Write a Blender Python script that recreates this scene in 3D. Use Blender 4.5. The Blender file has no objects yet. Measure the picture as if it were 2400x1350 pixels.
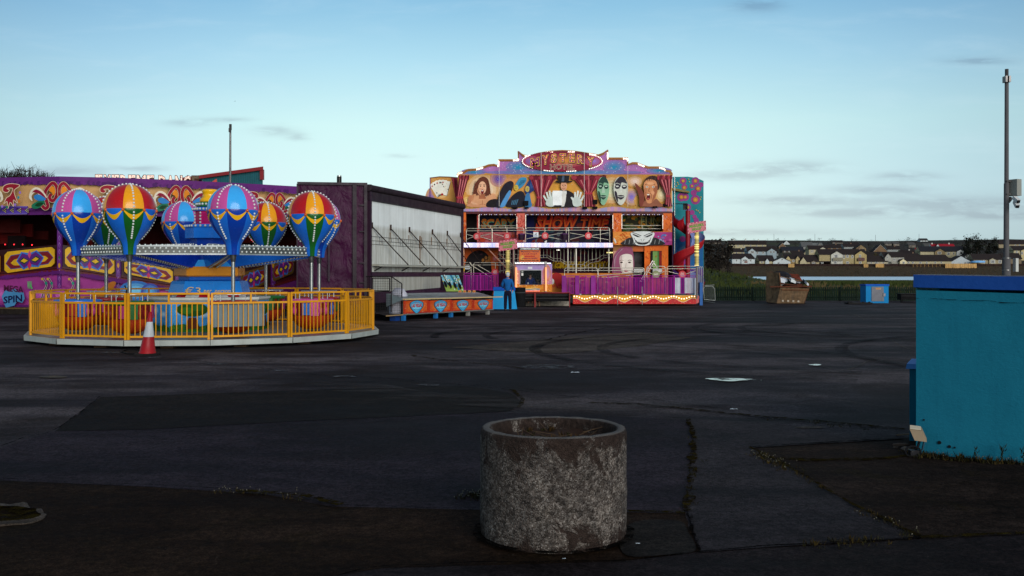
import bpy, bmesh, math, random
from mathutils import Vector, Matrix, noise as MN
from mathutils.geometry import tessellate_polygon
RD = random.Random(11)
SC = bpy.context.scene
COL = SC.collection
F = 2400*35/36.0      # focal length in photograph pixels
CH = 1.7              # eye height
HY = 641.0            # horizon row
PI = math.pi
def P(px, py, Y): return Vector(((px-1200)/F*Y, Y, CH-(py-HY)/F*Y))
def G(px, py, z=0.0):
    Y = (CH-z)*F/(py-HY)
    return Vector(((px-1200)/F*Y, Y, z))
def lin(v):
    v /= 255.0
    return v/12.92 if v <= .04045 else ((v+.055)/1.055)**2.4
def C(r, g, b): return (lin(r), lin(g), lin(b), 1.0)
def mixc(a, b, t): return tuple(a[i]*(1-t)+b[i]*t for i in range(4))
def jit(c, k=.12):
    f = 1+RD.uniform(-k, k)
    return (c[0]*f, c[1]*f, c[2]*f, 1)

# ---------------------------------------------------------------- materials
MATS = {}
def newmat(name):
    m = bpy.data.materials.new(name); m.use_nodes = True
    nt = m.node_tree; MATS[name] = m
    return m, nt, nt.nodes['Principled BSDF']
def N(nt, t, **kw):
    n = nt.nodes.new(t)
    for k, v in kw.items():
        if k.startswith('i_'): n.inputs[k[2:].replace('_', ' ')].default_value = v
        else: setattr(n, k, v)
    return n
def L(nt, a, b): nt.links.new(a, b)
def mathn(nt, op, a, b=None, clamp=False):
    n = nt.nodes.new('ShaderNodeMath'); n.operation = op; n.use_clamp = clamp
    for i, v in enumerate((a, b)):
        if v is None: continue
        if isinstance(v, (int, float)): n.inputs[i].default_value = v
        else: nt.links.new(v, n.inputs[i])
    return n.outputs[0]
def mixn(nt, fac, a, b, mode='MIX'):
    n = nt.nodes.new('ShaderNodeMix'); n.data_type = 'RGBA'; n.blend_type = mode
    for i, v in ((0, fac), (6, a), (7, b)):
        if isinstance(v, (int, float)): n.inputs[i].default_value = v
        elif isinstance(v, tuple): n.inputs[i].default_value = v
        else: nt.links.new(v, n.inputs[i])
    return n.outputs[2]
def noisen(nt, vec, scale, detail=4, rough=.6, dist=0):
    n = nt.nodes.new('ShaderNodeTexNoise'); n.inputs['Scale'].default_value = scale
    n.inputs['Detail'].default_value = detail; n.inputs['Roughness'].default_value = rough
    n.inputs['Distortion'].default_value = dist
    if vec is not None: nt.links.new(vec, n.inputs['Vector'])
    return n.outputs['Fac']
def ramp(nt, fac, stops):
    n = nt.nodes.new('ShaderNodeValToRGB'); e = n.color_ramp.elements
    while len(e) < len(stops): e.new(.5)
    for el, (p, c) in zip(e, stops):
        el.position = p; el.color = c if isinstance(c, tuple) else (c, c, c, 1)
    nt.links.new(fac, n.inputs[0]); return n.outputs[0]
def mapv(nt, scale=(1, 1, 1), loc=(0, 0, 0), kind='Object'):
    t = nt.nodes.new('ShaderNodeTexCoord'); m = nt.nodes.new('ShaderNodeMapping')
    m.inputs['Scale'].default_value = scale; m.inputs['Location'].default_value = loc
    nt.links.new(t.outputs[kind], m.inputs[0]); return m.outputs[0]
def bumpn(nt, b, h, strength=.3, dist=.01):
    n = nt.nodes.new('ShaderNodeBump'); n.inputs['Strength'].default_value = strength
    n.inputs['Distance'].default_value = dist
    nt.links.new(h, n.inputs['Height']); nt.links.new(n.outputs[0], b.inputs['Normal'])
def vcol(nt):
    a = nt.nodes.new('ShaderNodeAttribute'); a.attribute_name = 'Col'; return a.outputs['Color']
def vmat(name, rough, metal=0, var=.25, nscale=1.3, bump=0, bscale=40, spec=.5, coat=0, dirt=0):
    """paint whose colour is the painted colour of each face, broken up by procedural wear"""
    m, nt, b = newmat(name)
    v = mapv(nt)
    n = noisen(nt, v, nscale, 5, .65)
    k = ramp(nt, n, [(.25, 1-var), (.75, 1+var*.35)])
    c = mixn(nt, 1.0, vcol(nt), k, 'MULTIPLY')
    if dirt:
        v2 = mapv(nt, (3, 3, .35)); d = noisen(nt, v2, 2.2, 6, .7)
        d = ramp(nt, d, [(.52, 0), (.72, 1)])
        c = mixn(nt, mathn(nt, 'MULTIPLY', d, dirt), c, (.05, .045, .04, 1))
    L(nt, c, b.inputs['Base Color'])
    r = ramp(nt, noisen(nt, v, nscale*3, 3), [(.3, max(0, rough-.08)), (.7, min(1, rough+.12))])
    L(nt, r, b.inputs['Roughness'])
    b.inputs['Metallic'].default_value = metal
    b.inputs['Specular IOR Level'].default_value = spec
    b.inputs['Coat Weight'].default_value = coat
    if bump: bumpn(nt, b, noisen(nt, v, bscale, 4), bump, .01)
    return m
vmat('paint', .45, var=.28, dirt=.25, spec=.25)
vmat('matte', .85, var=.3, spec=.2)
vmat('mural', .55, var=.24, nscale=2.6, spec=.12)
vmat('gloss', .2, var=.14, nscale=2.5, coat=.08, spec=.32)
vmat('metal', .35, metal=.85, var=.3, nscale=3)
vmat('bulb', .15, var=.1)
vmat('rust', .85, var=.75, nscale=5, bump=.5, bscale=25, spec=.2, dirt=.5)
vmat('render', .8, var=.22, nscale=.8, spec=.12)
vmat('leaf', .8, var=.35, nscale=.6, spec=.15)
vmat('cloth', .9, var=.2, nscale=14, bump=.3, bscale=60, spec=.15)
vmat('skin', .55, var=.12, nscale=20, spec=.35)
def glowmat(name, s):
    m, nt, b = newmat(name)
    c = vcol(nt); L(nt, c, b.inputs['Base Color']); L(nt, c, b.inputs['Emission Color'])
    b.inputs['Emission Strength'].default_value = s
glowmat('glow', 1.1); glowmat('lamp', 2.2); glowmat('dim', .35)
def M(n): return MATS[n]

# ---------------------------------------------------------------- objects
ORG = {}
def tag(o, label=None, cat=None, group=None, kind=None):
    if label: o['label'] = label
    if cat: o['category'] = cat
    if group: o['group'] = group
    if kind: o['kind'] = kind
    return o
def thing(name, label, cat, loc, group=None):
    o = bpy.data.objects.new(name, None); COL.objects.link(o)
    o.empty_display_size = .1
    o.location = Vector(loc); ORG[o.name] = Vector(loc)
    return tag(o, label, cat, group)
def root_org(o):
    while o.parent is not None: o = o.parent
    return ORG[o.name]

class MB:
    def __init__(s): s.v = []; s.f = []; s.c = []; s.m = []; s.s = []
    def add(s, vs, fs, col, mi=0, smooth=False):
        b = len(s.v); s.v.extend(Vector(p) for p in vs)
        for i, f in enumerate(fs):
            s.f.append([b+k for k in f])
            s.c.append(col[i] if isinstance(col, list) else col)
            s.m.append(mi); s.s.append(smooth)
        return s
    def box(s, x0, x1, y0, y1, z0, z1, col, mi=0):
        vs = [(x, y, z) for z in (z0, z1) for y in (y0, y1) for x in (x0, x1)]
        return s.add(vs, [(0, 2, 3, 1), (4, 5, 7, 6), (0, 1, 5, 4), (2, 6, 7, 3), (0, 4, 6, 2), (1, 3, 7, 5)], col, mi)
    def obox(s, c, ax, ay, az, col, mi=0):
        c = Vector(c); ax = Vector(ax); ay = Vector(ay); az = Vector(az)
        vs = [c+ax*i+ay*j+az*k for k in (-1, 1) for j in (-1, 1) for i in (-1, 1)]
        return s.add(vs, [(0, 2, 3, 1), (4, 5, 7, 6), (0, 1, 5, 4), (2, 6, 7, 3), (0, 4, 6, 2), (1, 3, 7, 5)], col, mi)
    def beam(s, p0, p1, w, h, col, mi=0):
        p0 = Vector(p0); p1 = Vector(p1); d = (p1-p0); l = d.length; d.normalize()
        up = Vector((0, 0, 1)) if abs(d.z) < .95 else Vector((0, 1, 0))
        sx = d.cross(up).normalized(); uz = sx.cross(d).normalized()
        return s.obox((p0+p1)/2, d*l/2, sx*w/2, uz*h/2, col, mi)
    def cyl(s, p0, p1, r0, r1=None, n=8, col=None, mi=0, caps=True, smooth=True):
        r1 = r0 if r1 is None else r1
        p0 = Vector(p0); p1 = Vector(p1); d = (p1-p0).normalized()
        up = Vector((0, 0, 1)) if abs(d.z) < .95 else Vector((1, 0, 0))
        a = d.cross(up).normalized(); b = d.cross(a)
        vs = []
        for p, r in ((p0, r0), (p1, r1)):
            vs += [p+(a*math.cos(2*PI*k/n)+b*math.sin(2*PI*k/n))*r for k in range(n)]
        s.add(vs, [(k, (k+1) % n, n+(k+1) % n, n+k) for k in range(n)], col, mi, smooth)
        if caps: s.add(vs, [tuple(range(n))[::-1], tuple(range(n, 2*n))], col, mi)
        return s
    def tube(s, pts, r, col, n=6, mi=0):
        pts = [Vector(p) for p in pts]
        for a, b in zip(pts[:-1], pts[1:]):
            if (b-a).length > 1e-6: s.cyl(a, b, r, r, n, col, mi, caps=True)
        return s
    def lathe(s, cx, cy, prof, n, col, a0=0, mi=0, smooth=True, squash=1):
        """prof: list of (z, r); col: colour or function(angle, z, r)"""
        vs = []
        for z, r in prof:
            vs += [(cx+r*math.cos(a0+2*PI*k/n), cy+r*math.sin(a0+2*PI*k/n)*squash, z) for k in range(n)]
        fs = []; cs = []
        for i in range(len(prof)-1):
            for k in range(n):
                k2 = (k+1) % n
                fs.append((i*n+k, i*n+k2, (i+1)*n+k2, (i+1)*n+k))
                if callable(col):
                    cs.append(col(a0+2*PI*(k+.5)/n, (prof[i][0]+prof[i+1][0])/2, (prof[i][1]+prof[i+1][1])/2))
                else: cs.append(col)
        return s.add(vs, fs, cs, mi, smooth)
    def ball(s, c, r, col, n=6, m=4, mi=0, sc=(1, 1, 1)):
        c = Vector(c); vs = []; fs = []
        for i in range(m+1):
            t = PI*i/m
            for k in range(n):
                a = 2*PI*k/n
                vs.append(c+Vector((r*math.sin(t)*math.cos(a)*sc[0], r*math.sin(t)*math.sin(a)*sc[1], r*math.cos(t)*sc[2])))
        for i in range(m):
            for k in range(n):
                k2 = (k+1) % n
                fs.append((i*n+k, (i+1)*n+k, (i+1)*n+k2, i*n+k2))
        return s.add(vs, fs, col, mi, True)
    def face(s, pts, col, mi=0):
        pts = [Vector(p) for p in pts]
        if len(pts) <= 4: return s.add(pts, [tuple(range(len(pts)))], col, mi)
        tr = tessellate_polygon([pts])
        return s.add(pts, [tuple(t) for t in tr], col, mi)
    def plate(s, pts, t, col, edge=None, mi=0):
        """polygon extruded by vector t (away from its front)"""
        pts = [Vector(p) for p in pts]; t = Vector(t); n = len(pts); edge = edge or col
        s.face(pts, col, mi); s.face([p+t for p in pts][::-1], edge, mi)
        q = pts+[p+t for p in pts]
        return s.add(q, [(k, (k+1) % n, n+(k+1) % n, n+k) for k in range(n)], edge, mi)
    def build(s, name, mats='paint', parent=None, origin=None, autosmooth=None):
        if isinstance(mats, str): mats = [mats]
        o = Vector(origin) if origin is not None else (root_org(parent) if parent is not None else Vector((0, 0, 0)))
        me = bpy.data.meshes.new(name)
        me.from_pydata([tuple(p-o) for p in s.v], [], s.f)
        for k in mats: me.materials.append(MATS[k])
        me.polygons.foreach_set('material_index', s.m)
        me.polygons.foreach_set('use_smooth', s.s)
        at = me.color_attributes.new('Col', 'FLOAT_COLOR', 'CORNER')
        buf = []
        for f, c in zip(s.f, s.c):
            c = c or (1, 1, 1, 1)
            buf.extend((c[0], c[1], c[2], 1.0)*len(f))
        at.data.foreach_set('color', buf)
        me.update()
        ob = bpy.data.objects.new(name, me); COL.objects.link(ob)
        if parent is not None: ob.parent = parent
        else: ob.location = o; ORG[ob.name] = o
        return ob

# ---------------------------------------------------------------- flat painted artwork on a real surface
def smooth(pts, closed=True, n=4):
    out = []; k = len(pts)
    rng = range(k) if closed else range(k-1)
    for i in rng:
        g = (lambda j: pts[j % k]) if closed else (lambda j: pts[max(0, min(k-1, j))])
        p0, p1, p2, p3 = g(i-1), g(i), g(i+1), g(i+2)
        for q in range(n):
            t = q/n
            out.append(tuple(.5*((2*p1[d])+(-p0[d]+p2[d])*t+(2*p0[d]-5*p1[d]+4*p2[d]-p3[d])*t*t+(-p0[d]+3*p1[d]-3*p2[d]+p3[d])*t**3) for d in (0, 1)))
    if not closed: out.append(tuple(pts[-1]))
    return out
TXT = {}
def textmesh(t, bold=.0):
    key = (t, bold)
    if key not in TXT:
        cu = bpy.data.curves.new('lettering', 'FONT'); cu.body = t; cu.offset = bold; cu.resolution_u = 2
        cu.align_x = 'CENTER'
        ob = bpy.data.objects.new('lettering', cu); COL.objects.link(ob)
        dg = bpy.context.evaluated_depsgraph_get(); dg.update()
        me = bpy.data.meshes.new_from_object(ob.evaluated_get(dg))
        vs = [(v.co.x, v.co.y) for v in me.vertices]; fs = [tuple(p.vertices) for p in me.polygons]
        bpy.data.objects.remove(ob); bpy.data.curves.remove(cu); bpy.data.meshes.remove(me)
        xs = [v[0] for v in vs]; ys = [v[1] for v in vs]
        TXT[key] = (vs, fs, min(xs), max(xs), min(ys), max(ys))
    return TXT[key]
class Art:
    """fn(px, py, offset) -> point on the surface; every call lies a little proud of the one before"""
    def __init__(s, fn, base=.004, step=.0012): s.fn = fn; s.off = base; s.step = step; s.mb = MB()
    def nxt(s): s.off += s.step; return s.off
    def poly(s, pts, col, sm=False, mi=0):
        if sm: pts = smooth(pts)
        o = s.nxt(); s.mb.face([s.fn(x, y, o) for x, y in pts], col, mi); return s
    def rect(s, x0, y0, x1, y1, col, mi=0): return s.poly([(x0, y0), (x1, y0), (x1, y1), (x0, y1)], col, mi=mi)
    def ell(s, cx, cy, rx, ry, col, rot=0, n=16, mi=0):
        c, q = math.cos(rot), math.sin(rot)
        return s.poly([(cx+rx*math.cos(2*PI*k/n)*c-ry*math.sin(2*PI*k/n)*q, cy+rx*math.cos(2*PI*k/n)*q+ry*math.sin(2*PI*k/n)*c) for k in range(n)], col, mi=mi)
    def glow(s, cx, cy, rx, ry, cin, cout, n=5, rot=0):
        for i in range(n):
            t = i/(n-1); k = 1-.75*t
            s.ell(cx, cy, rx*k, ry*k, mixc(cout, cin, t), rot)
        return s
    def stroke(s, pts, w, col, sm=False, closed=False, taper=False, mi=0):
        if sm: pts = smooth(pts, closed)
        if closed: pts = list(pts)+[pts[0]]
        o = s.nxt(); n = len(pts); Lp = []; Rp = []
        for i in range(n):
            a = pts[max(0, i-1)]; b = pts[min(n-1, i+1)]
            dx, dy = b[0]-a[0], b[1]-a[1]; l = math.hypot(dx, dy) or 1
            ww = w/2*(1-abs(2*i/(n-1)-1)*.85 if taper else 1)
            Lp.append((pts[i][0]-dy/l*ww, pts[i][1]+dx/l*ww)); Rp.append((pts[i][0]+dy/l*ww, pts[i][1]-dx/l*ww))
        vs = [s.fn(x, y, o) for x, y in Lp+Rp]
        s.mb.add(vs, [(i, i+1, n+i+1, n+i) for i in range(n-1)], col, mi); return s
    def text(s, t, cx, cy, w, h, col, slant=0, bold=.02, mi=0, arch=0, tilt=0):
        vs, fs, x0, x1, y0, y1 = textmesh(t, bold); o = s.nxt(); out = []
        for x, y in vs:
            u = (x-x0)/(x1-x0)-.5; v = (y-y0)/(y1-y0)-.5
            out.append(s.fn(cx+u*w+v*h*slant, cy-v*h+arch*(4*u*u)+tilt*u*w, o))
        s.mb.add(out, fs, col, mi); return s
    def dots(s, pts, r, cols, mi=0, n=6):
        o = s.nxt()
        for i, (x, y) in enumerate(pts):
            c = cols[i % len(cols)] if isinstance(cols, list) else cols
            if c is None: continue
            s.mb.add([s.fn(x+r*math.cos(2*PI*k/n), y+r*math.sin(2*PI*k/n), o) for k in range(n)], [tuple(range(n))], c, mi)
        return s
def along(pts, step):
    out = []; acc = 0
    for (x0, y0), (x1, y1) in zip(pts[:-1], pts[1:]):
        l = math.hypot(x1-x0, y1-y0)
        if l < 1e-6: continue
        t = acc
        while t < l: out.append((x0+(x1-x0)*t/l, y0+(y1-y0)*t/l)); t += step
        acc = t-l
    return out
WHITE = C(235, 235, 230); BLACK = C(12, 11, 14)
# ================================================================ camera, light, sky
cam = bpy.data.objects.new('camera', bpy.data.cameras.new('camera')); COL.objects.link(cam)
cam.location = (0, 0, CH); cam.rotation_euler = (PI/2, 0, 0)
cam.data.sensor_width = 36; cam.data.lens = 35; cam.data.clip_end = 9000; cam.data.clip_start = .05
cam.data.shift_y = -(675-HY)/2400
SC.camera = cam
SC.view_settings.view_transform = 'Standard'; SC.view_settings.look = 'None'
SC.view_settings.exposure = 0; SC.view_settings.gamma = 1
SKYREF = .18
SUN_EL, SUN_AZ = math.radians(13), math.radians(24)     # behind the camera, a little to the right
sd = Vector((math.sin(SUN_AZ)*math.cos(SUN_EL), -math.cos(SUN_AZ)*math.cos(SUN_EL), math.sin(SUN_EL)))
sl = bpy.data.lights.new('sun', 'SUN'); sl.energy = 2.7; sl.angle = math.radians(40); sl.color = (1, .955, .89)
so = bpy.data.objects.new('sun', sl); COL.objects.link(so); so.rotation_euler = sd.to_track_quat('Z', 'Y').to_euler()
W = bpy.data.worlds.new('World'); SC.world = W; W.use_nodes = True
nt = W.node_tree; bg = nt.nodes['Background']
sky = N(nt, 'ShaderNodeTexSky', sky_type='NISHITA', sun_disc=False)
sky.sun_elevation = SUN_EL; sky.sun_rotation = PI-SUN_AZ; sky.air_density = 1.0; sky.dust_density = .6; sky.ozone_density = 1.5
tc = N(nt, 'ShaderNodeTexCoord'); sep = N(nt, 'ShaderNodeSeparateXYZ'); L(nt, tc.outputs['Generated'], sep.inputs[0])
yy = mathn(nt, 'MAXIMUM', sep.outputs[1], .02)
az = mathn(nt, 'DIVIDE', sep.outputs[0], yy); el = mathn(nt, 'DIVIDE', sep.outputs[2], yy)
def srange(v, a, b):
    n = N(nt, 'ShaderNodeMapRange', interpolation_type='SMOOTHSTEP'); L(nt, v, n.inputs[0])
    n.inputs[1].default_value = a; n.inputs[2].default_value = b; return n.outputs[0]
tint = ramp(nt, mathn(nt, 'MAXIMUM', sep.outputs[2], 0), [(0, C(210, 230, 226)), (.043, C(218, 239, 235)), (.085, C(221, 249, 248)), (.145, C(214, 251, 251)), (.206, C(184, 231, 250)), (.261, C(151, 207, 240)), (.36, C(132, 172, 208)), (.6, C(146, 160, 178)), (1, C(150, 156, 168))])
bw = N(nt, 'ShaderNodeRGBToBW'); L(nt, sky.outputs[0], bw.inputs[0])
rel = mathn(nt, 'POWER', mathn(nt, 'MULTIPLY', bw.outputs[0], SKYREF), .22)
rel = mathn(nt, 'MINIMUM', mathn(nt, 'MAXIMUM', rel, .8), 1.5)
azf = N(nt, 'ShaderNodeMapRange', interpolation_type='SMOOTHSTEP'); L(nt, mathn(nt, 'ABSOLUTE', az), azf.inputs[0]); azf.inputs[1].default_value = .12; azf.inputs[2].default_value = .6; azf.inputs[3].default_value = 8.333; azf.inputs[4].default_value = 8.333*.68
kk = N(nt, 'ShaderNodeVectorMath', operation='SCALE'); L(nt, tint, kk.inputs[0]); L(nt, mathn(nt, 'MULTIPLY', rel, azf.outputs[0]), kk.inputs[3])
skyc = mixn(nt, srange(sep.outputs[1], .15, -.6), kk.outputs[0], mixn(nt, 1.0, kk.outputs[0], (1.02, 1.0, .95, 1), 'MULTIPLY'))
edg = N(nt, 'ShaderNodeMapRange', interpolation_type='SMOOTHSTEP'); L(nt, mathn(nt, 'ABSOLUTE', az), edg.inputs[0]); edg.inputs[1].default_value = .15; edg.inputs[2].default_value = .5
skyc = mixn(nt, edg.outputs[0], skyc, mixn(nt, 1.0, skyc, (1.0, 1.06, 1.16, 1), 'MULTIPLY'))
# thin haze of high cloud and a few small grey cumulus near the horizon
comb = N(nt, 'ShaderNodeCombineXYZ'); L(nt, az, comb.inputs[0]); L(nt, mathn(nt, 'MULTIPLY', el, 5.0), comb.inputs[1])
n1 = noisen(nt, comb.outputs[0], 7.0, 7, .6, .4); n2 = noisen(nt, comb.outputs[0], 22.0, 6, .62, .3)
def blob(px, py, rx, ry):
    dx = mathn(nt, 'MULTIPLY', mathn(nt, 'SUBTRACT', az, (px-1200)/F), F/rx)
    dy = mathn(nt, 'MULTIPLY', mathn(nt, 'SUBTRACT', el, (HY-py)/F), F/ry)
    d = mathn(nt, 'ADD', mathn(nt, 'MULTIPLY', dx, dx), mathn(nt, 'MULTIPLY', dy, dy))
    return mathn(nt, 'EXPONENT', mathn(nt, 'MULTIPLY', d, -1.0))
tot = None
for b in [(1860, 392, 95, 15), (1730, 410, 110, 14), (2120, 414, 80, 11), (2060, 445, 110, 11), (2230, 478, 230, 18), (1850, 470, 130, 12), (2000, 500, 170, 11),
          (2290, 143, 70, 9), (1775, 12, 60, 16), (440, 287, 50, 9), (540, 281, 45, 6), (640, 305, 45, 12), (697, 322, 26, 10), (935, 366, 30, 5), (150, 402, 110, 15), (330, 395, 60, 7), (2330, 505, 140, 10), (1690, 545, 200, 8)]:
    v = blob(*b); tot = v if tot is None else mathn(nt, 'ADD', tot, v)
cm = mathn(nt, 'MULTIPLY', tot, srange(n2, .26, .6)); cm = mathn(nt, 'MINIMUM', mathn(nt, 'MULTIPLY', cm, 1.0), .85)
haze = mathn(nt, 'MULTIPLY', srange(n1, .45, .8), mathn(nt, 'MULTIPLY', srange(el, .02, .10), .3))
lum = N(nt, 'ShaderNodeSeparateColor'); L(nt, skyc, lum.inputs[0])
soft = mixn(nt, haze, skyc, mixn(nt, .5, skyc, (6.3, 7.6, 8.2, 1)))
cloudc = mixn(nt, 1.0, skyc, C(225, 221, 225), 'MULTIPLY')
fin = mixn(nt, cm, soft, cloudc)
L(nt, fin, bg.inputs['Color']); bg.inputs['Strength'].default_value = .12

# ================================================================ the land
XS = [-900, -500, -250, -120, -80, -50]+[x*4 for x in range(-11, 60)]+[250, 270, 290, 320, 350, 400, 450, 500, 600, 760, 1100]
YS = [-40, -15, 0, 20, 40, 55, 61.8, 62.6, 66]+[70+6*k for k in range(36)]+[288, 300, 350, 420, 500, 530]+[540+5*k for k in range(16)]+[630, 660, 700, 760, 830, 900, 980, 1060, 1140, 1200, 1260, 1350, 1500, 1900, 3000, 7000]
def prof(y):
    T = [(62, 0), (66, .25), (110, .38), (180, .14), (236, .06), (242, -.2), (256, -1.2), (530, -1.2), (543, .2), (550, 1.2), (562, 4.0), (575, 7.6), (600, 9.0), (1200, 41), (1330, 43.5), (1600, 30), (7000, -20)]
    if y <= T[0][0]: return -.02
    for (a, za), (b, zb) in zip(T[:-1], T[1:]):
        if y <= b: return za+(zb-za)*(y-a)/(b-a)
    return T[-1][1]
def land(x, y):
    z = prof(y)
    if y > 62:
        px = x/max(y, 1)*F+1200
        k = min(1, max(0, (1775-px)/70))           # the lagoon ends at the left
        if 236 < y < 545: z = z*(1-k)+k*(.4+(y-236)/309*1.2)
        z += 2.2*math.exp(-((x-27)/7.5)**2-((y-155)/30)**2)
        f = min(1, (y-62)/30)*(1 if y < 110 or y > 560 else .22)
        z += f*(.22*MN.noise((x*.06, y*.05, 0))+.1*MN.noise((x*.3, y*.2, 3)))
        if y > 620: z += (y-620)/600*3.0*MN.noise((x*.006, y*.004, 7))
    return z
b = MB()
vs = [(x, y, land(x, y)) for y in YS for x in XS]; nx = len(XS)
fs = [(j*nx+i, j*nx+i+1, (j+1)*nx+i+1, (j+1)*nx+i) for j in range(len(YS)-1) for i in range(nx-1)]
b.add(vs, fs, WHITE, 0, True)
m, nt, bs = newmat('field')
g = N(nt, 'ShaderNodeNewGeometry'); sp = N(nt, 'ShaderNodeSeparateXYZ'); L(nt, g.outputs['Position'], sp.inputs[0])
v = mapv(nt, (1, .35, 1)); na = noisen(nt, v, .12, 6, .65); nb = noisen(nt, v, 1.6, 6, .7); nc = noisen(nt, v, .02, 5, .6)
grass = mixn(nt, nb, ramp(nt, na, [(.35, (.020, .028, .006, 1)), (.62, (.042, .056, .012, 1))]), (.032, .042, .010, 1))
grass = mixn(nt, ramp(nt, noisen(nt, v, .3, 5), [(.55, 0), (.8, .5)]), grass, (.06, .05, .022, 1))
brown = ramp(nt, nb, [(.3, (.034, .025, .016, 1)), (.7, (.082, .062, .038, 1))])
hill = ramp(nt, nc, [(.35, (.026, .019, .014, 1)), (.55, (.042, .032, .021, 1)), (.68, (.050, .052, .022, 1))])
def yr(a, c):
    q = N(nt, 'ShaderNodeMapRange'); L(nt, sp.outputs[1], q.inputs[0]); q.inputs[1].default_value = a; q.inputs[2].default_value = c; return q.outputs[0]
c = mixn(nt, yr(236, 250), grass, brown); c = mixn(nt, yr(585, 640), c, hill)
c = mixn(nt, yr(1150, 1240), c, mixn(nt, na, (.036, .038, .016, 1), (.07, .072, .032, 1)))
L(nt, c, bs.inputs['Base Color']); bs.inputs['Roughness'].default_value = .95; bs.inputs['Specular IOR Level'].default_value = .1
bumpn(nt, bs, nb, .8, .3)
tag(b.build('ground', 'field'), kind='structure')
m, nt, bs = newmat('water')
bs.inputs['Base Color'].default_value = (.02, .03, .035, 1); bs.inputs['Roughness'].default_value = .4; bs.inputs['IOR'].default_value = 1.33; bs.inputs['Metallic'].default_value = .75; bs.inputs['Base Color'].default_value = (.75, .86, .92, 1)
v = mapv(nt, (1, .25, 1)); bumpn(nt, bs, noisen(nt, v, .8, 4), .4, .35)
b = MB(); b.face([(-60, 226, .0), (420, 226, .0), (420, 546, .0), (-60, 546, .0)], WHITE)
tag(b.build('lagoon_water', 'water'), kind='structure')

# ---------------------------------------------------------------- asphalt yard and its repairs
def asphalt(name, c0, c1, c2, brown=0, rough=.8, sc=1.0, moss=0, fleck=.5):
    m, nt, bs = newmat(name)
    v = mapv(nt); vs_ = mapv(nt, (.5, 1.6, 1))
    big = noisen(nt, vs_, .22*sc, 7, .66, .6); med = noisen(nt, v, 1.7*sc, 7, .7); fine = mathn(nt, 'ADD', mathn(nt, 'MULTIPLY', noisen(nt, v, 70, 2, .8), .45), mathn(nt, 'MULTIPLY', noisen(nt, v, 19, 5, .85), .55))
    c = ramp(nt, big, [(.40, c0), (.5, c1), (.60, c2)])
    c = mixn(nt, 1, c, ramp(nt, med, [(.3, .6), (.7, 1.32)]), 'MULTIPLY')
    # swept tyre marks: warped bands
    wv = N(nt, 'ShaderNodeTexWave', wave_type='RINGS'); wv.inputs['Scale'].default_value = .06; wv.inputs['Distortion'].default_value = 9
    wv.inputs['Detail'].default_value = 3; wv.inputs['Detail Scale'].default_value = .35; L(nt, mapv(nt, (1, 1.5, 1), (3, -34, 0)), wv.inputs[0])
    tm = mathn(nt, 'MULTIPLY', ramp(nt, wv.outputs['Fac'], [(.8, 0), (.97, 1)]), ramp(nt, noisen(nt, v, .25, 3), [(.45, 0), (.6, .55)]))
    c = mixn(nt, tm, c, (.006, .006, .007, 1))
    if brown: c = mixn(nt, mathn(nt, 'MULTIPLY', ramp(nt, noisen(nt, v, .55, 7, .72, .8), [(.46, 0), (.64, 1)]), brown), c, (.012, .0075, .0045, 1))
    if moss: c = mixn(nt, mathn(nt, 'MULTIPLY', ramp(nt, noisen(nt, v, 1.3, 8, .75, .5), [(.54, 0), (.68, 1)]), moss), c, (.016, .011, .003, 1))
    c = mixn(nt, 1, c, ramp(nt, fine, [(.38, .3), (.5, 1.0), (.61, 2.1)]), 'MULTIPLY')
    vo = N(nt, 'ShaderNodeTexVoronoi'); vo.inputs['Scale'].default_value = 21; L(nt, v, vo.inputs['Vector'])
    fl = mathn(nt, 'MULTIPLY', ramp(nt, vo.outputs['Distance'], [(.07, 1), (.16, 0)]), ramp(nt, noisen(nt, v, 5, 3, .8), [(.5, 0), (.66, fleck)]))
    c = mixn(nt, fl, c, (.085, .078, .068, 1))
    L(nt, c, bs.inputs['Base Color'])
    L(nt, ramp(nt, big, [(.3, rough-.12), (.7, rough+.1)]), bs.inputs['Roughness'])
    bs.inputs['Specular IOR Level'].default_value = .03
    h = mathn(nt, 'ADD', mathn(nt, 'MULTIPLY', fine, .5), mathn(nt, 'MULTIPLY', med, 1.2)); bumpn(nt, bs, h, .55, .012)
asphalt('asphalt', (0.0152, 0.0128, 0.0142, 1), (0.0400, 0.0335, 0.0374, 1), (0.0876, 0.0725, 0.0739, 1), brown=.6)
asphalt('asphalt_dark', (0.0075, 0.0061, 0.0055, 1), (0.0116, 0.0096, 0.0084, 1), (0.0174, 0.0145, 0.0125, 1), brown=.4, sc=2)
asphalt('asphalt_slab', (0.0105, 0.0083, 0.0108, 1), (0.0190, 0.0148, 0.0197, 1), (0.0298, 0.0235, 0.0296, 1), brown=.3, sc=1.5)
asphalt('asphalt_tan', (0.0420, 0.0326, 0.0263, 1), (0.0651, 0.0525, 0.0431, 1), (0.0893, 0.0735, 0.0609, 1), brown=.4, sc=2)
asphalt('dirt', (0.0084, 0.0045, 0.0028, 1), (0.0145, 0.0083, 0.0051, 1), (0.0233, 0.0139, 0.0090, 1), brown=.5, sc=3, moss=.5, rough=.95)
asphalt('dirt_right', (0.0095, 0.0063, 0.0045, 1), (0.0166, 0.0109, 0.0084, 1), (0.0271, 0.0186, 0.0147, 1), brown=.4, sc=3, moss=.8, rough=.95, fleck=.8)
asphalt('asphalt_pale', (0.0144, 0.0120, 0.0137, 1), (0.0250, 0.0212, 0.0238, 1), (0.0378, 0.0326, 0.0354, 1), brown=.25, sc=1.5)
asphalt('pavement_edge', (0.0092, 0.0069, 0.0074, 1), (0.0143, 0.0106, 0.0113, 1), (0.0205, 0.0154, 0.0161, 1), brown=.3, sc=2)
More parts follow.
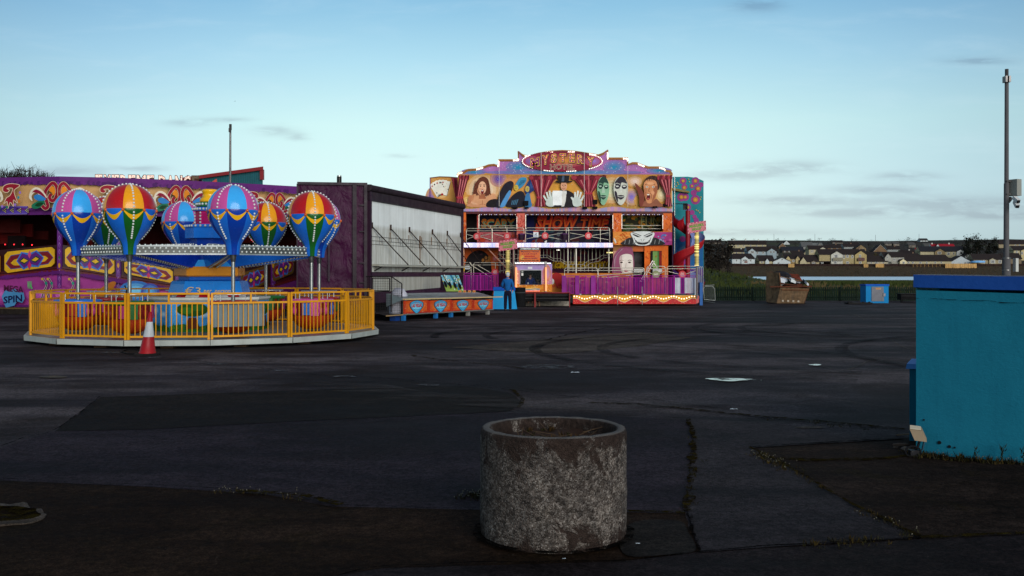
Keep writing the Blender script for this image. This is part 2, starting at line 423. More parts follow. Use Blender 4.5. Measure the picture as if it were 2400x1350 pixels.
m, nt, bs = newmat('moss'); v = mapv(nt)
L(nt, ramp(nt, noisen(nt, v, 9, 6, .7), [(.35, (.008, .006, .003, 1)), (.55, (.026, .019, .005, 1)), (.7, (.055, .042, .010, 1))]), bs.inputs['Base Color'])
bs.inputs['Roughness'].default_value = 1; bs.inputs['Specular IOR Level'].default_value = 0; bumpn(nt, bs, noisen(nt, v, 40, 5), 1, .03)
L(nt, ramp(nt, noisen(nt, v, 13, 5, .75), [(.44, 0), (.52, 1)]), bs.inputs['Alpha'])
def sheet(name, pts, z, mat, jag=0, lay=None):
    """ground sheet through the given outline; edges roughened in metres"""
    q = [G(x, y, 0) for x, y in pts]; out = []
    for a, c in zip(q, q[1:]+q[:1]):
        l = (c-a).length; n = max(1, min(60, int(l/.12))) if jag else 1
        d = (c-a).normalized() if l else Vector((1, 0, 0)); nn = Vector((-d.y, d.x, 0))
        for k in range(n):
            p = a+(c-a)*k/n
            if jag and k: p = p+nn*jag*(MN.noise((p.x*1.7, p.y*1.7, 5))+.7*MN.noise((p.x*7, p.y*7, 1)))
            out.append((p.x, p.y, z))
    b = MB(); b.face(out, WHITE); return tag(b.build(name, mat), kind='structure')
b = MB(); b.face([(-70, -15, .004), (75, -15, .004), (75, 61.9, .004), (-70, 61.9, .004)], WHITE)
tag(b.build('asphalt_yard', 'asphalt'), kind='structure')
sheet('asphalt_patch', [(-150, 1098), (0, 1052), (130, 1010), (330, 1008), (700, 988), (1140, 968), (1400, 975), (1612, 986), (1630, 1045), (1612, 1150), (1606, 1205), (1300, 1200), (1120, 1197), (780, 1190), (620, 1160), (330, 1142), (0, 1128), (-150, 1126)], .008, 'asphalt_slab', .012)
sheet('dark_asphalt_patch', [(128, 1013), (235, 933), (700, 916), (1090, 906), (1195, 922), (1226, 945), (1195, 964), (1140, 969), (700, 989), (330, 1009)], .012, 'asphalt_dark', .02)
sheet('pale_asphalt_patch', [(1058, 815), (1240, 800), (1340, 788), (1500, 780), (1622, 792), (1500, 812), (1312, 830), (1180, 824)], .012, 'asphalt_tan', .05)
sheet('dirt_verge', [(-500, 1118), (0, 1130), (330, 1144), (620, 1162), (780, 1192), (1120, 1199), (1300, 1203), (1606, 1206), (1640, 1296), (1450, 1322), (900, 1336), (500, 1400), (-900, 1500)], .012, 'dirt', .03)
sheet('asphalt_path', [(1612, 984), (1760, 992), (1990, 1012), (2125, 1026), (2110, 1032), (1756, 1053), (1850, 1100), (2000, 1190), (2157, 1266), (2000, 1277), (1800, 1288), (1642, 1300), (1628, 1262), (1612, 1205), (1618, 1120), (1630, 1045)], .016, 'asphalt_pale', .015)
sheet('dirt_corner', [(1758, 1054), (2112, 1033), (2160, 1020), (2700, 1040), (2900, 1240), (2400, 1258), (2159, 1267), (2002, 1190), (1852, 1100)], .012, 'dirt_right', .03)
sheet('kerb_pavement', [(-1500, 1600), (500, 1402), (900, 1340), (1450, 1324), (1640, 1304), (1800, 1292), (2000, 1281), (2159, 1270), (2400, 1261), (3200, 1235), (3600, 1500), (1200, 1900)], .020, 'asphalt_slab', .012).data.materials[0] = M('pavement_edge')
b = MB()
q = [G(x, y, .02) for x, y in smooth([(1490, 1222), (1590, 1220), (1612, 1245), (1630, 1290), (1560, 1300), (1470, 1302), (1452, 1260)])]
b.face([(p.x, p.y, .02) for p in q], WHITE); tag(b.build('concrete_pavement', 'asphalt_dark'), kind='structure')
# cracks, moss seams, painted scraps
def seam(name, pts, w, z, mat, jitter=.02, n=10):
    w *= .62 if mat == 'crack' else .95
    q = smooth(pts, False, n); q = [G(x, y, 0) for x, y in q]; Lp = []; Rp = []
    for i, p in enumerate(q):
        a = q[max(0, i-1)]; c = q[min(len(q)-1, i+1)]; d = (c-a).normalized(); nn = Vector((-d.y, d.x, 0))
        o = jitter*MN.noise((p.x*3, p.y*3, 2)); ww = w*(.35+.9*abs(MN.noise((p.x*2.1+9, p.y*2.1, 4)))+.35*RD.random())
        Lp.append((p.x+nn.x*(o+ww), p.y+nn.y*(o+ww), z)); Rp.append((p.x+nn.x*(o-ww), p.y+nn.y*(o-ww), z))
    k = len(q); b = MB(); b.add(Lp+Rp, [(i, i+1, k+i+1, k+i) for i in range(k-1)], WHITE)
    return tag(b.build(name, mat), kind='structure')
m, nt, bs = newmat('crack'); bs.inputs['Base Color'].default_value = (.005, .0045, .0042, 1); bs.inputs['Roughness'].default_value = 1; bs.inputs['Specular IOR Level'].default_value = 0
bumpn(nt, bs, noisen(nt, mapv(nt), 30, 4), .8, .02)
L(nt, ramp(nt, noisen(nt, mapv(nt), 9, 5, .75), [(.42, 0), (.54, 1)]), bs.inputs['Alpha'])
seam('moss_path', [(1612, 986), (1622, 1010), (1628, 1045), (1622, 1090), (1616, 1140), (1610, 1205)], .045, .024, 'moss', .03, 14)
seam('moss_path', [(1300, 1203), (1450, 1204), (1606, 1208)], .05, .024, 'moss', .03, 16)
seam('ground_crack', [(1608, 1205), (1618, 1245), (1632, 1280), (1640, 1300)], .035, .028, 'crack', .03, 12)
seam('ground_crack', [(0, 1129), (330, 1143), (620, 1161), (780, 1191), (1120, 1198)], .012, .028, 'crack', .03, 24)
seam('ground_crack', [(700, 1400), (900, 1338), (1450, 1323), (1640, 1303), (1800, 1290), (2000, 1279), (2157, 1268)], .022, .028, 'crack', .03, 20)
seam('moss_path', [(2157, 1268), (2300, 1262), (2500, 1255)], .04, .028, 'moss', .03, 14)
seam('moss_path', [(1757, 1054), (1850, 1101), (2001, 1190), (2158, 1266)], .028, .028, 'moss', .03, 20)
seam('ground_crack', [(1757, 1053), (1900, 1044), (2112, 1032)], .03, .026, 'crack', .03, 20)
seam('moss_path', [(1800, 1075), (1900, 1082), (2060, 1078), (2150, 1072)], .07, .02, 'moss', .06, 20)
seam('moss_path', [(560, 1159), (660, 1164), (730, 1174), (800, 1192)], .06, .032, 'moss', .03, 14)
seam('ground_crack', [(0, 1052), (60, 1030), (130, 1011), (235, 933)], .016, .026, 'crack', .02, 20)
seam('ground_crack', [(1140, 967), (1280, 972), (1420, 976), (1612, 985)], .018, .026, 'crack', .02, 20)
seam('ground_crack', [(820, 882), (1000, 897), (1140, 910), (1300, 928), (1500, 950), (1700, 973), (1900, 995), (2110, 1012)], .028, .02, 'crack', .05, 20)
seam('moss_path', [(1380, 945), (1560, 955), (1750, 975), (1950, 992), (2120, 1008)], .07, .016, 'moss', .1, 16)
seam('ground_crack', [(345, 836), (560, 858), (780, 884), (1000, 893), (1230, 915), (1450, 930), (1700, 962)], .02, .02, 'crack', .05, 20)
seam('moss_path', [(1200, 915), (1224, 938), (1215, 958)], .05, .022, 'moss', .03, 10)
seam('moss_path', [(960, 834), (1040, 845), (1150, 856), (1230, 866)], .05, .02, 'moss', .08, 14)
seam('ground_crack', [(1280, 798), (1350, 782), (1420, 770)], .07, .02, 'crack', .08, 12)
for pts, w in ([[(1905, 856), (1985, 868), (2060, 840), (2145, 848)], .02], [[(2090, 798), (2110, 812), (2140, 822)], .02], [[(1760, 915), (1900, 932), (2120, 962)], .012], [[(1990, 733), (2010, 741), (2026, 751)], .035]):
    seam('painted_line_road', pts, w, .02, 'asphalt_tan', .02, 8)
m, nt, bs = newmat('chalk'); L(nt, ramp(nt, noisen(nt, mapv(nt), 7, 6, .75), [(.42, (.02, .02, .022, 1)), (.62, (.14, .145, .15, 1))]), bs.inputs['Base Color']); bs.inputs['Roughness'].default_value = .9; L(nt, ramp(nt, noisen(nt, mapv(nt), 5, 6, .75), [(.47, 0), (.56, .8)]), bs.inputs['Alpha'])
m, nt, bs = newmat('yellowline'); L(nt, ramp(nt, noisen(nt, mapv(nt), 9, 6, .75), [(.4, (.015, .013, .012, 1)), (.7, (.1, .06, .01, 1))]), bs.inputs['Base Color']); bs.inputs['Roughness'].default_value = .9
for cx, cy, rx, mt in ((260, 828, 24, 'chalk'), (368, 840, 22, 'chalk'), (507, 855, 26, 'chalk'), (648, 871, 28, 'chalk'), (808, 885, 28, 'chalk'), (1000, 905, 30, 'chalk'), (125, 886, 34, 'yellowline'), (1280, 862, 70, 'chalk'), (1900, 1006, 36, 'asphalt_tan')):
    sheet('painted_road_marking', [(cx+rx*math.cos(t)*(1+.2*MN.noise((t*2, cx, 0))), cy+rx*.075*math.sin(t)) for t in [2*PI*k/14 for k in range(14)]], .022, mt)
m, nt, bs = newmat('tyre'); bs.inputs['Base Color'].default_value = (.004, .0036, .004, 1); bs.inputs['Roughness'].default_value = .85; bs.inputs['Specular IOR Level'].default_value = .05
L(nt, ramp(nt, noisen(nt, mapv(nt), 1.1, 7, .75), [(.38, 0), (.66, .75)]), bs.inputs['Alpha'])
m, nt, bs = newmat('scuff'); bs.inputs['Base Color'].default_value = (.075, .066, .064, 1); bs.inputs['Roughness'].default_value = .9; bs.inputs['Specular IOR Level'].default_value = .05
L(nt, ramp(nt, noisen(nt, mapv(nt, (.4, 2.2, 1)), .9, 8, .75, .5), [(.47, 0), (.7, .6)]), bs.inputs['Alpha'])
zz = .0246
for cx, cy, r, a0, a1, w, mt in ((3.5, 27, 4.2, 10, 200, .12, 'tyre'), (3.5, 27, 5.6, 0, 190, .12, 'tyre'), (8, 22, 6.0, 60, 250, .13, 'tyre'), (8, 22, 7.5, 50, 250, .13, 'tyre'), (12, 30, 5, 100, 330, .14, 'tyre'), (12, 30, 6.4, 110, 320, .14, 'tyre'), (-1, 18, 7, 20, 120, .1, 'tyre'), (-1, 18, 8.4, 20, 115, .1, 'tyre'), (16, 20, 9, 120, 220, .14, 'tyre'), (2, 38, 9, 200, 330, .16, 'tyre'),
                               (6, 24, 8, 190, 300, .7, 'scuff'), (9, 33, 7, 20, 170, .9, 'scuff'), (-2, 31, 6, 150, 300, .8, 'scuff'), (13, 24, 5, 200, 340, .7, 'scuff'), (0, 24, 9, 30, 90, .8, 'scuff'), (15, 40, 9, 180, 330, 1.1, 'scuff'), (3, 46, 8, 190, 340, 1.0, 'scuff'), (2, 17, 5, 200, 300, .5, 'scuff')):
    zz += .0004; vs = []; n = 40
    for sg in (-1, 1): vs += [(cx+(r+sg*w*(1+.4*MN.noise((i*.3, r, cx))))*math.cos(math.radians(a0+(a1-a0)*i/n)), cy+(r+sg*w)*.9*math.sin(math.radians(a0+(a1-a0)*i/n)), zz) for i in range(n+1)]
    b = MB(); b.add(vs, [(i, i+1, n+2+i, n+1+i) for i in range(n)], WHITE); tag(b.build('tyre_mark_road' if mt == 'tyre' else 'worn_lane_road', mt), kind='structure')
m, nt, bs = newmat('puddle'); bs.inputs['Base Color'].default_value = (.01, .01, .012, 1); bs.inputs['Roughness'].default_value = .08; bs.inputs['IOR'].default_value = 1.33
L(nt, ramp(nt, noisen(nt, mapv(nt, (1, 1, 1)), 3.2, 6, .7), [(.46, 0), (.5, 1)]), bs.inputs['Alpha'])
sheet('puddle_water', smooth([(1652, 890.5), (1690, 889.5), (1745, 890.5), (1786, 894), (1744, 894.5), (1716, 897), (1684, 895)]), .024, 'puddle', .05)
sheet('puddle_water', smooth([(1895, 857), (1915, 856), (1925, 858), (1908, 860)]), .024, 'puddle', .02)
# broken concrete edge round a pit, near bottom left
b = MB(); outer = smooth([(-60, 1192), (20, 1187), (70, 1190), (98, 1204), (105, 1222), (60, 1232), (-60, 1236)]); inner = smooth([(-60, 1197), (20, 1193), (66, 1199), (90, 1209), (90, 1220), (52, 1227), (-60, 1231)])
q = [G(x, y, 0) for x, y in outer]+[G(x, y, 0) for x, y in inner]; k = len(outer)
for i, p in enumerate(q):
    p.z = .022+.016*MN.noise((p.x*9, p.y*9, 0)) if i < k else .028; p.x += .05*MN.noise((p.x*8, p.y*8, 4)); p.y += .05*MN.noise((p.x*8, p.y*8, 9))
b.add(q, [(i, (i+1) % k, k+(i+1) % k, k+i) for i in range(k)], C(44, 40, 38)); b.add([(p.x, p.y, .0) for p in q[:k]]+q[:k], [(i, k+i, k+(i+1) % k, (i+1) % k) for i in range(k)], C(70, 66, 64))
tag(b.build('concrete_edge_pavement', 'asphalt_tan'), kind='structure')
b = MB(); b.face([(p.x, p.y, .026) for p in q[k:]], WHITE); tag(b.build('pit_ground', 'moss'), kind='structure')

# ---------------------------------------------------------------- weeds and grass (nobody could count them)
def tuftmesh(b, p, h, n, col, spread=.05):
    for _ in range(n):
        a = RD.uniform(0, 2*PI); r = RD.uniform(0, spread); q = Vector((p[0]+r*math.cos(a), p[1]+r*math.sin(a), p[2]))
        t = Vector((RD.uniform(-.5, .5), RD.uniform(-.5, .5), RD.uniform(.5, 1)))*h*RD.uniform(.5, 1.1)
        w = Vector((math.cos(a+1.5), math.sin(a+1.5), 0))*h*.1
        b.add([q-w, q+w, q+t*.6+w*.6, q+t, q+t*.6-w*.6], [(0, 1, 2, 3, 4)], jit(col, .4))
b = MB(); wf = MB()
def weedline(pts, n, h, fl=.2):
    q = [G(x, y, 0) for x, y in smooth(pts, False, 8)]
    for _ in range(n):
        i = RD.randrange(len(q)-1); p = q[i].lerp(q[i+1], RD.random())
        p += Vector((RD.gauss(0, .05), RD.gauss(0, .05), .015))
        if MN.noise((p.x*1.3, p.y*1.3, 8)) < -.1: continue
        tuftmesh(b, p, h*RD.uniform(.5, 1.2), 7, RD.choice([C(40, 38, 12), C(58, 46, 14), C(34, 30, 16)]), .05)
        if RD.random() < fl:
            for _ in range(2): wf.ball(p+Vector((RD.gauss(0, .04), RD.gauss(0, .04), h*RD.uniform(.4, .9))), .005, C(110, 106, 92), 4, 2)
weedline([(2165, 1072), (2220, 1080), (2300, 1086), (2400, 1092), (2560, 1105)], 110, .07, .25)
weedline([(1770, 1058), (1790, 1075), (1820, 1090), (1850, 1104)], 46, .05, .5)
weedline([(1850, 1104), (1950, 1160), (2060, 1220), (2157, 1266)], 60, .035, .1)
weedline([(2060, 1040), (2100, 1046), (2130, 1060), (2150, 1075)], 60, .06, .4)
weedline([(1613, 990), (1628, 1045), (1616, 1140), (1610, 1200)], 50, .03, .03)
weedline([(1090, 1170), (1110, 1168), (1125, 1170)], 26, .045, .8)
weedline([(520, 1156), (560, 1160), (590, 1160)], 18, .04, .9)
weedline([(600, 1160), (700, 1175)], 20, .03, .2)
weedline([(20, 1131), (60, 1133)], 16, .035, .7)
weedline([(1920, 1285), (2000, 1278), (2060, 1275)], 36, .04, 0)
weedline([(2160, 1268), (2300, 1262), (2500, 1255)], 50, .03, .2)
weedline([(1780, 985), (1900, 996), (2050, 1012), (2120, 1022)], 60, .035, .3)
for px, py, h in ((2287, 1083, .13), (2348, 1088, .17), (2396, 1092, .16), (2215, 1079, .07)):
    for k in range(9): tuftmesh(b, G(px+RD.uniform(-5, 5), py, 0)+Vector((0, 0, h*k/9)), h*.35, 4, C(30, 34, 14), .025)
tag(b.build('weeds', 'leaf'), kind='stuff'); tag(wf.build('weed_flowers_grass', 'leaf'), kind='stuff')
b = MB()
for _ in range(5200):                                   # rough grass along the bank and the water's edge
    u = RD.random(); y = RD.choice([RD.uniform(66, 130), RD.uniform(120, 200), RD.uniform(195, 240), RD.uniform(205, 238)]); px = RD.uniform(1600, 2420); x = (px-1200)/F*y
    z = land(x, y); dry = MN.noise((x*.05, y*.05, 1))+(.25 if y > 200 else -.15)
    col = C(84, 72, 44) if dry > .3 else RD.choice([C(46, 56, 20), C(56, 64, 24), C(40, 48, 18)])
    h = RD.uniform(.25, .5)*(1.0 if y < 190 else .45+1.6*max(0, MN.noise((x*.08, 3, 1))))
    if px > 1750: h = min(h, max(.05, 1.64-z-.0062*y+(.35 if y > 205 and MN.noise((x*.09, 1, 4)) > .15 else 0)))
    for k in range(2):
        dx = RD.gauss(0, .4); w = .05+y*.0006
        b.add([(x+dx-w, y, z-.05), (x+dx+w, y, z-.05), (x+dx+RD.gauss(0, .2), y, z+h)], [(0, 1, 2)], jit(col, .3))
for _ in range(2600):                                   # brown reeds beyond, left of the water and on the far bank
    if RD.random() < .5: y = RD.uniform(240, 540); px = RD.uniform(1620, 1765)
    else: y = RD.uniform(541, 572); px = RD.uniform(1620, 2420)
    x = (px-1200)/F*y; z = land(x, y); h = RD.uniform(.4, 1.3)*(1 if y < 540 else .8); w = .25
    b.add([(x-w, y, z-.1), (x+w, y, z-.1), (x+RD.gauss(0, .3), y, z+h)], [(0, 1, 2)], jit(RD.choice([C(70, 54, 38), C(58, 46, 34), C(48, 44, 26)]), .3))
tag(b.build('grass', 'leaf'), kind='stuff')
# ================================================================ balloon ride
YEL = C(226, 158, 22); BLU = C(28, 104, 205); DBLU = C(14, 58, 158); LBLU = C(58, 168, 240)
PINK = C(196, 78, 150); RED = C(178, 20, 28); ORG_ = C(238, 158, 20); GRN = C(24, 92, 34); MAG = C(196, 28, 110); SILV = C(188, 190, 190)
CX, CY = -8.12, 26.76
ride = thing('balloon_carousel', 'children\'s balloon roundabout ride with striped balloons on blue arms and a yellow capped centre tower', 'fairground ride', (CX, CY, 0))
def oct_(r, n=8, a0=None, z=0): 
    a0 = PI/8 if a0 is None else a0
    return [(CX+r*math.cos(a0+2*PI*k/n), CY+r*math.sin(a0+2*PI*k/n), z) for k in range(n)]
A16 = math.radians(97)
b = MB()
b.lathe(CX, CY, [(.075, 4.54), (.2, 4.55), (.203, 4.50)], 15, C(178, 182, 176), -A16, smooth=False)
b.lathe(CX, CY, [(.203, 4.5), (.203, 0)], 15, C(132, 118, 98), -A16, smooth=False)
b.lathe(CX, CY, [(.075, 4.54), (.075, 3.6)], 15, C(30, 26, 22), -A16, smooth=False)
for k in range(15):
    a0 = -A16+2*PI*k/15; d = Vector((math.cos(a0), math.sin(a0), 0)); b.obox(Vector((CX, CY, .14))+d*4.545, d*.012, Vector((-d.y, d.x, 0))*.006, Vector((0, 0, .06)), C(60, 60, 58))
pf_ = b.build('platform', 'paint', ride)
b = MB(); b.lathe(CX, CY, [(.208, 4.49), (.2085, 4.02)], 15, C(190, 190, 182), -A16, smooth=False); b.build('tread_plate', 'metal', pf_)
b = MB()
for k in range(16):
    a = -A16+2*PI*(k+.5)/16; c = Vector((CX+4.1*math.cos(a), CY+4.1*math.sin(a), .02))
    b.box(c.x-.14, c.x+.14, c.y-.14, c.y+.14, 0, .084, C(60, 44, 30))
b.lathe(CX, CY, [(.0, 3.7), (.084, 3.7)], 16, C(10, 10, 10), -A16)  # near-black ring painted in as the shade of the gap under the platform
b.build('packing_block_gap_shade', 'matte', ride)
# painted skirt of the centre: hills, trees, sky
sk = MB(); NS = 8; SR = 1.55
sk.lathe(CX, CY, [(.2, SR), (.98, SR), (1.03, SR+.05), (1.08, SR+.05), (1.08, .6)], NS, lambda a, z, r: C(62, 150, 214) if z < .97 else C(205, 205, 196), PI/8, smooth=False)
skirt = sk.build('painted_skirt', 'mural', ride)
b = MB()
for k in range(NS):
    a0 = PI/8+2*PI*k/NS; a1 = a0+2*PI/NS
    p0 = Vector((CX+SR*math.cos(a0), CY+SR*math.sin(a0), 0)); p1 = Vector((CX+SR*math.cos(a1), CY+SR*math.sin(a1), 0)); nn = ((p0+p1)/2-Vector((CX, CY, 0))).normalized()
    A = Art(lambda u, v, o, p0=p0, p1=p1, nn=nn: p0.lerp(p1, u)+Vector((0, 0, .21+.74*v))+nn*o, .003)
    A.glow(.3, .72, .24, .2, C(200, 228, 244), C(66, 156, 220), 4); A.glow(.72, .6, .2, .14, C(190, 222, 240), C(66, 156, 220), 4)
    A.poly([(0, 0), (1, 0), (1, .14), (.8, .24), (.55, .16), (.3, .28), (0, .2)], C(40, 104, 40))
    for i in range(26):
        u = RD.random()*.96; A.poly([(u, .1), (u+.04, .1), (u+.02+RD.uniform(-.02, .02), .2+RD.random()*.2)], RD.choice([C(30, 86, 34), C(52, 118, 44), C(22, 70, 60)]))
    if k % 2 == 1:
        A.poly([(.36, .12), (.42, .5), (.58, .5), (.66, .12)], C(92, 44, 26)); A.ell(.5, .78, .34, .24, C(30, 82, 30)); A.ell(.38, .74, .14, .12, C(48, 112, 40)); A.ell(.62, .82, .14, .1, C(42, 104, 36))
    b.v += [Vector()]*0; base = len(b.v); b.v += A.mb.v; b.f += [[i+base for i in f] for f in A.mb.f]; b.c += A.mb.c; b.m += A.mb.m; b.s += A.mb.s
b.build('landscape_picture', 'mural', skirt)
b = MB()
for k in range(16):
    a0 = 2*PI*k/16; a1 = a0+2*PI/16; r = .98
    b.add([(CX+r*math.cos(a0), CY+r*math.sin(a0), 1.08), (CX+r*math.cos(a1), CY+r*math.sin(a1), 1.08), (CX+.8*math.cos(a1), CY+.8*math.sin(a1), 1.27), (CX+.8*math.cos(a0), CY+.8*math.sin(a0), 1.27)], [(0, 1, 2, 3)], C(200, 196, 190) if k % 2 else C(170, 24, 30))
b.lathe(CX, CY, [(1.0, .7), (1.3, .68)], 16, C(20, 70, 150))
b.build('striped_canopy', 'gloss', ride)
b = MB()                                                                       # blue sheet with the price
b.lathe(CX, CY, [(1.16, 1.02), (1.2, 1.06), (1.42, 1.0), (1.5, .97)], 8, C(38, 128, 214), PI/8, smooth=False)
b.lathe(CX, CY, [(1.5, .97), (1.54, .8), (1.64, .8)], 8, C(24, 92, 190), PI/8, smooth=False)
price = b.build('price_panel', 'gloss', ride)
f0 = Vector((CX, CY-1.06*math.cos(PI/8), 0))
vd = Vector((-CX, -CY, 0)).normalized()
A = Art(lambda x, y, o: P(x, y, 25.74)+Vector((0, -o-.03*(y-660)/30, 0)), .02)
gold = C(214, 178, 112)
A.text('\u20ac3', 453, 681, 37, 17, gold, slant=.1, bold=.0); A.text('per  person', 510, 684.5, 62, 10, gold, slant=.2, bold=.012)
A.mb.build('price_lettering', 'paint', price)
b = MB(); b.lathe(CX, CY, [(1.62, .88), (1.65, .92), (1.84, .92), (1.88, .88), (1.88, .7)], 8, C(218, 138, 24), PI/8, smooth=False); b.build('gold_band', 'gloss', ride)
b = MB(); b.lathe(CX, CY, [(1.86, .8), (1.9, .82), (2.06, .66), (2.06, .55), (2.7, .5)], 8, lambda a, z, r: LBLU if z < 2 else DBLU, PI/8, smooth=False); b.build('centre_column', 'gloss', ride)
b = MB(); b.lathe(CX, CY, [(2.62, .5), (2.64, .64), (2.9, .64), (2.93, .66), (3.0, .66), (3.0, .3)], 8, lambda a, z, r: C(30, 116, 216), PI/8, smooth=False); b.build('tower_base', 'gloss', ride)
b = MB(); b.lathe(CX, CY, [(3.0, .37), (3.36, .37)], 8, MAG, PI/8, smooth=False)
for k in range(8):
    a = PI/8+2*PI*(k+.5)/8; d = Vector((math.cos(a), math.sin(a), 0)); t = Vector((-d.y, d.x, 0))
    b.obox(Vector((CX, CY, 3.18))+d*.345, t*.1, d*.012, Vector((0, 0, .13)), C(168, 22, 92))
b.build('tower_middle', 'gloss', ride)
b = MB(); b.lathe(CX, CY, [(3.36, .38), (3.37, .45), (3.46, .45), (3.47, .3)], 8, C(30, 104, 200), PI/8, smooth=False); b.lathe(CX, CY, [(3.47, .32), (3.49, .36), (3.6, .36), (3.62, .24)], 8, C(26, 104, 56), PI/8, smooth=False); b.build('tower_cornice', 'gloss', ride)
b = MB(); b.lathe(CX, CY, [(3.62, .26), (3.64, .27), (3.7, .26), (3.74, .19), (3.86, .19), (3.88, .21), (3.94, .21), (3.96, .17), (3.97, .0)], 14, C(240, 178, 16)); b.build('tower_cap', 'gloss', ride)
b = MB(); bc = C(198, 202, 200)
for z, r, n in ((2.96, .67, 4), (3.415, .46, 4), (3.55, .37, 3)):
    for k in range(8):
        a0 = PI/8+2*PI*k/8; a1 = a0+2*PI/8
        for i in range(n):
            t = (i+.5)/n; b.ball((CX+r*(math.cos(a0)*(1-t)+math.cos(a1)*t), CY+r*(math.sin(a0)*(1-t)+math.sin(a1)*t), z), .034, bc, 6, 4)
for k in range(8):
    a0 = PI/8+2*PI*k/8
    for i in range(4): b.ball((CX+.385*math.cos(a0), CY+.385*math.sin(a0), 3.06+i*.085), .03, bc, 6, 4)
b.build('light_stud', 'bulb', ride)
RA = 3.15; PH0 = 61.2
def apos(k, r=RA, z=0):
    a = math.radians(PH0+45*k); return Vector((CX-.12+r*math.cos(a), CY-r*math.sin(a), z))
BPROF = []
for i in range(9):
    t = PI*i/16; BPROF.append((3.22+.61*math.cos(t), .61*math.sin(t)))
BPROF += [(3.17, .607), (3.1, .597), (3.0, .57), (2.9, .53), (2.8, .475), (2.7, .405), (2.6, .325), (2.52, .26), (2.45, .215), (2.38, .185), (2.28, .165), (2.15, .152)]
def brad(z):
    for (z0, r0), (z1, r1) in zip(BPROF[:-1], BPROF[1:]):
        if z1 <= z <= z0: return r0+(r1-r0)*(z0-z)/(z0-z1) if z0 > z1 else r0
    return .15
for k in range(8):
    c = apos(k); pinkish = k % 2 == 0
    vd = math.atan2(-c.y, -c.x)+math.radians(9)      # front gore turned a little to the right
    u0, u1, l0, l1 = (LBLU, PINK, DBLU, BLU) if pinkish else (ORG_, RED, GRN, BLU)
    def cf(a, z, r):
        g = int(round((a-vd)/(PI/4))) % 8; odd = g % 2
        if z > 3.215: return u1 if odd else u0
        return l1 if odd else l0
    b = MB(); b.lathe(c.x, c.y, BPROF, 48, cf, vd-PI/8)
    b.lathe(c.x, c.y, [(2.15, .152), (2.15, .02)], 48, DBLU, vd-PI/8)
    bal = b.build('balloon', 'gloss', ride)
    tag(bal, label='blue and pink striped balloon' if pinkish else 'red and yellow striped balloon')
    sw = MB()
    for g in range(8):
        a0 = vd-PI/8+g*PI/4; top = []; bot = []
        for i in range(9):
            t = i/8; a = a0+t*PI/4; dz = .13*math.sin(PI*t)
            z = 3.2-dz; top.append((z, a)); z2 = 3.18-dz*1.35-.05*math.sin(PI*t); bot.append((z2, a))
        pt = lambda z, a: (c.x+(brad(z)+.006)*math.cos(a), c.y+(brad(z)+.006)*math.sin(a), z)
        vs = [pt(*q) for q in top]+[pt(*q) for q in bot]
        sw.add(vs, [(i, i+1, 9+i+1, 9+i) for i in range(8)], C(236, 176, 26), 0, True)
        sw.ball(pt(3.19, a0), .042, C(206, 92, 24), 6, 4)
    sw.build('garland', 'gloss', bal)
    bb = MB()
    for g in range(8):
        if (g % 2 == 1) != pinkish: continue
        a = vd+g*PI/4; z = 3.82; 
        pts = []; 
        th = .12
        while th < PI/2+.02:
            pts.append((3.22+.615*math.cos(th), .615*math.sin(th))); th += .138
        z = 3.13
        while z > 2.5:
            pts.append((z, brad(z)+.005)); z -= .068 if z > 2.8 else .05
        for z, r in pts: bb.ball((c.x+r*math.cos(a), c.y+r*math.sin(a), z), .027, C(214, 218, 216), 6, 4)
    bb.build('light_stud', 'bulb', bal)
    b = MB(); b.cyl((c.x, c.y, .9), (c.x, c.y, 2.15), .047, n=12, col=C(150, 152, 150)); b.cyl((c.x, c.y, 1.98), (c.x, c.y, 2.15), .055, .085, 12, C(110, 112, 112)); b.build('pole', 'metal', ride)
    # basket
    rim, pan, bag = [(C(168, 26, 30), C(34, 92, 36), C(52, 140, 220)), (C(34, 110, 44), C(190, 46, 120), C(150, 30, 30)), (C(36, 110, 200), C(160, 30, 26), C(190, 60, 130)), (C(150, 34, 36), C(188, 60, 130), C(40, 110, 60)),
                     (C(200, 80, 150), C(40, 110, 200), C(190, 60, 130)), (C(40, 110, 44), C(190, 46, 120), C(40, 90, 44)), (C(150, 30, 30), C(34, 92, 36), C(52, 140, 220)), (C(214, 84, 150), C(46, 120, 214), C(214, 70, 140))][k]
    wv = C(196, 66, 24)
    b = MB(); b.lathe(c.x, c.y, [(.26, .0), (.27, .2), (.33, .33), (.42, .43), (.52, .49), (.62, .515), (.66, .52), (.97, .54)], 24, lambda a, z, r: (wv if int(a*12) % 2 else C(176, 52, 20)) if z < .64 else C(120, 22, 24), vd)
    b.lathe(c.x, c.y, [(.97, .48), (.6, .42), (.45, .0)], 24, C(40, 30, 30), vd)
    bk = b.build('basket', 'paint', ride)
    b = MB(); b.lathe(c.x, c.y, [(.95, .53), (.96, .575), (1.03, .575), (1.045, .54), (1.03, .47), (.95, .47)], 24, rim, vd); b.build('basket_rim', 'gloss', bk)
    for g in range(8):
        b = MB(); a = vd+PI/8+g*PI/4; d = Vector((math.cos(a), math.sin(a), 0)); t = Vector((-d.y, d.x, 0))
        if g % 2: b.obox(Vector((c.x, c.y, .79))+d*.53, t*.11, d*.02, Vector((0, 0, .15)), pan); b.build('basket_panel', 'paint', bk)
        else:
            for i in (-1, 1):
                sb = MB(); sb.ball(Vector((c.x, c.y, .75))+d*.54+t*.08*i, .062, bag, 6, 5, sc=(1, 1, 1.9)); sb.cyl(Vector((c.x, c.y, .85))+d*.54+t*.08*i, Vector((c.x, c.y, .95))+d*.54+t*.08*i, .03, .045, 6, bag); sb.build('sandbag', 'paint', bk)
    d = Vector((math.cos(vd), math.sin(vd), 0)); t = Vector((-d.y, d.x, 0))
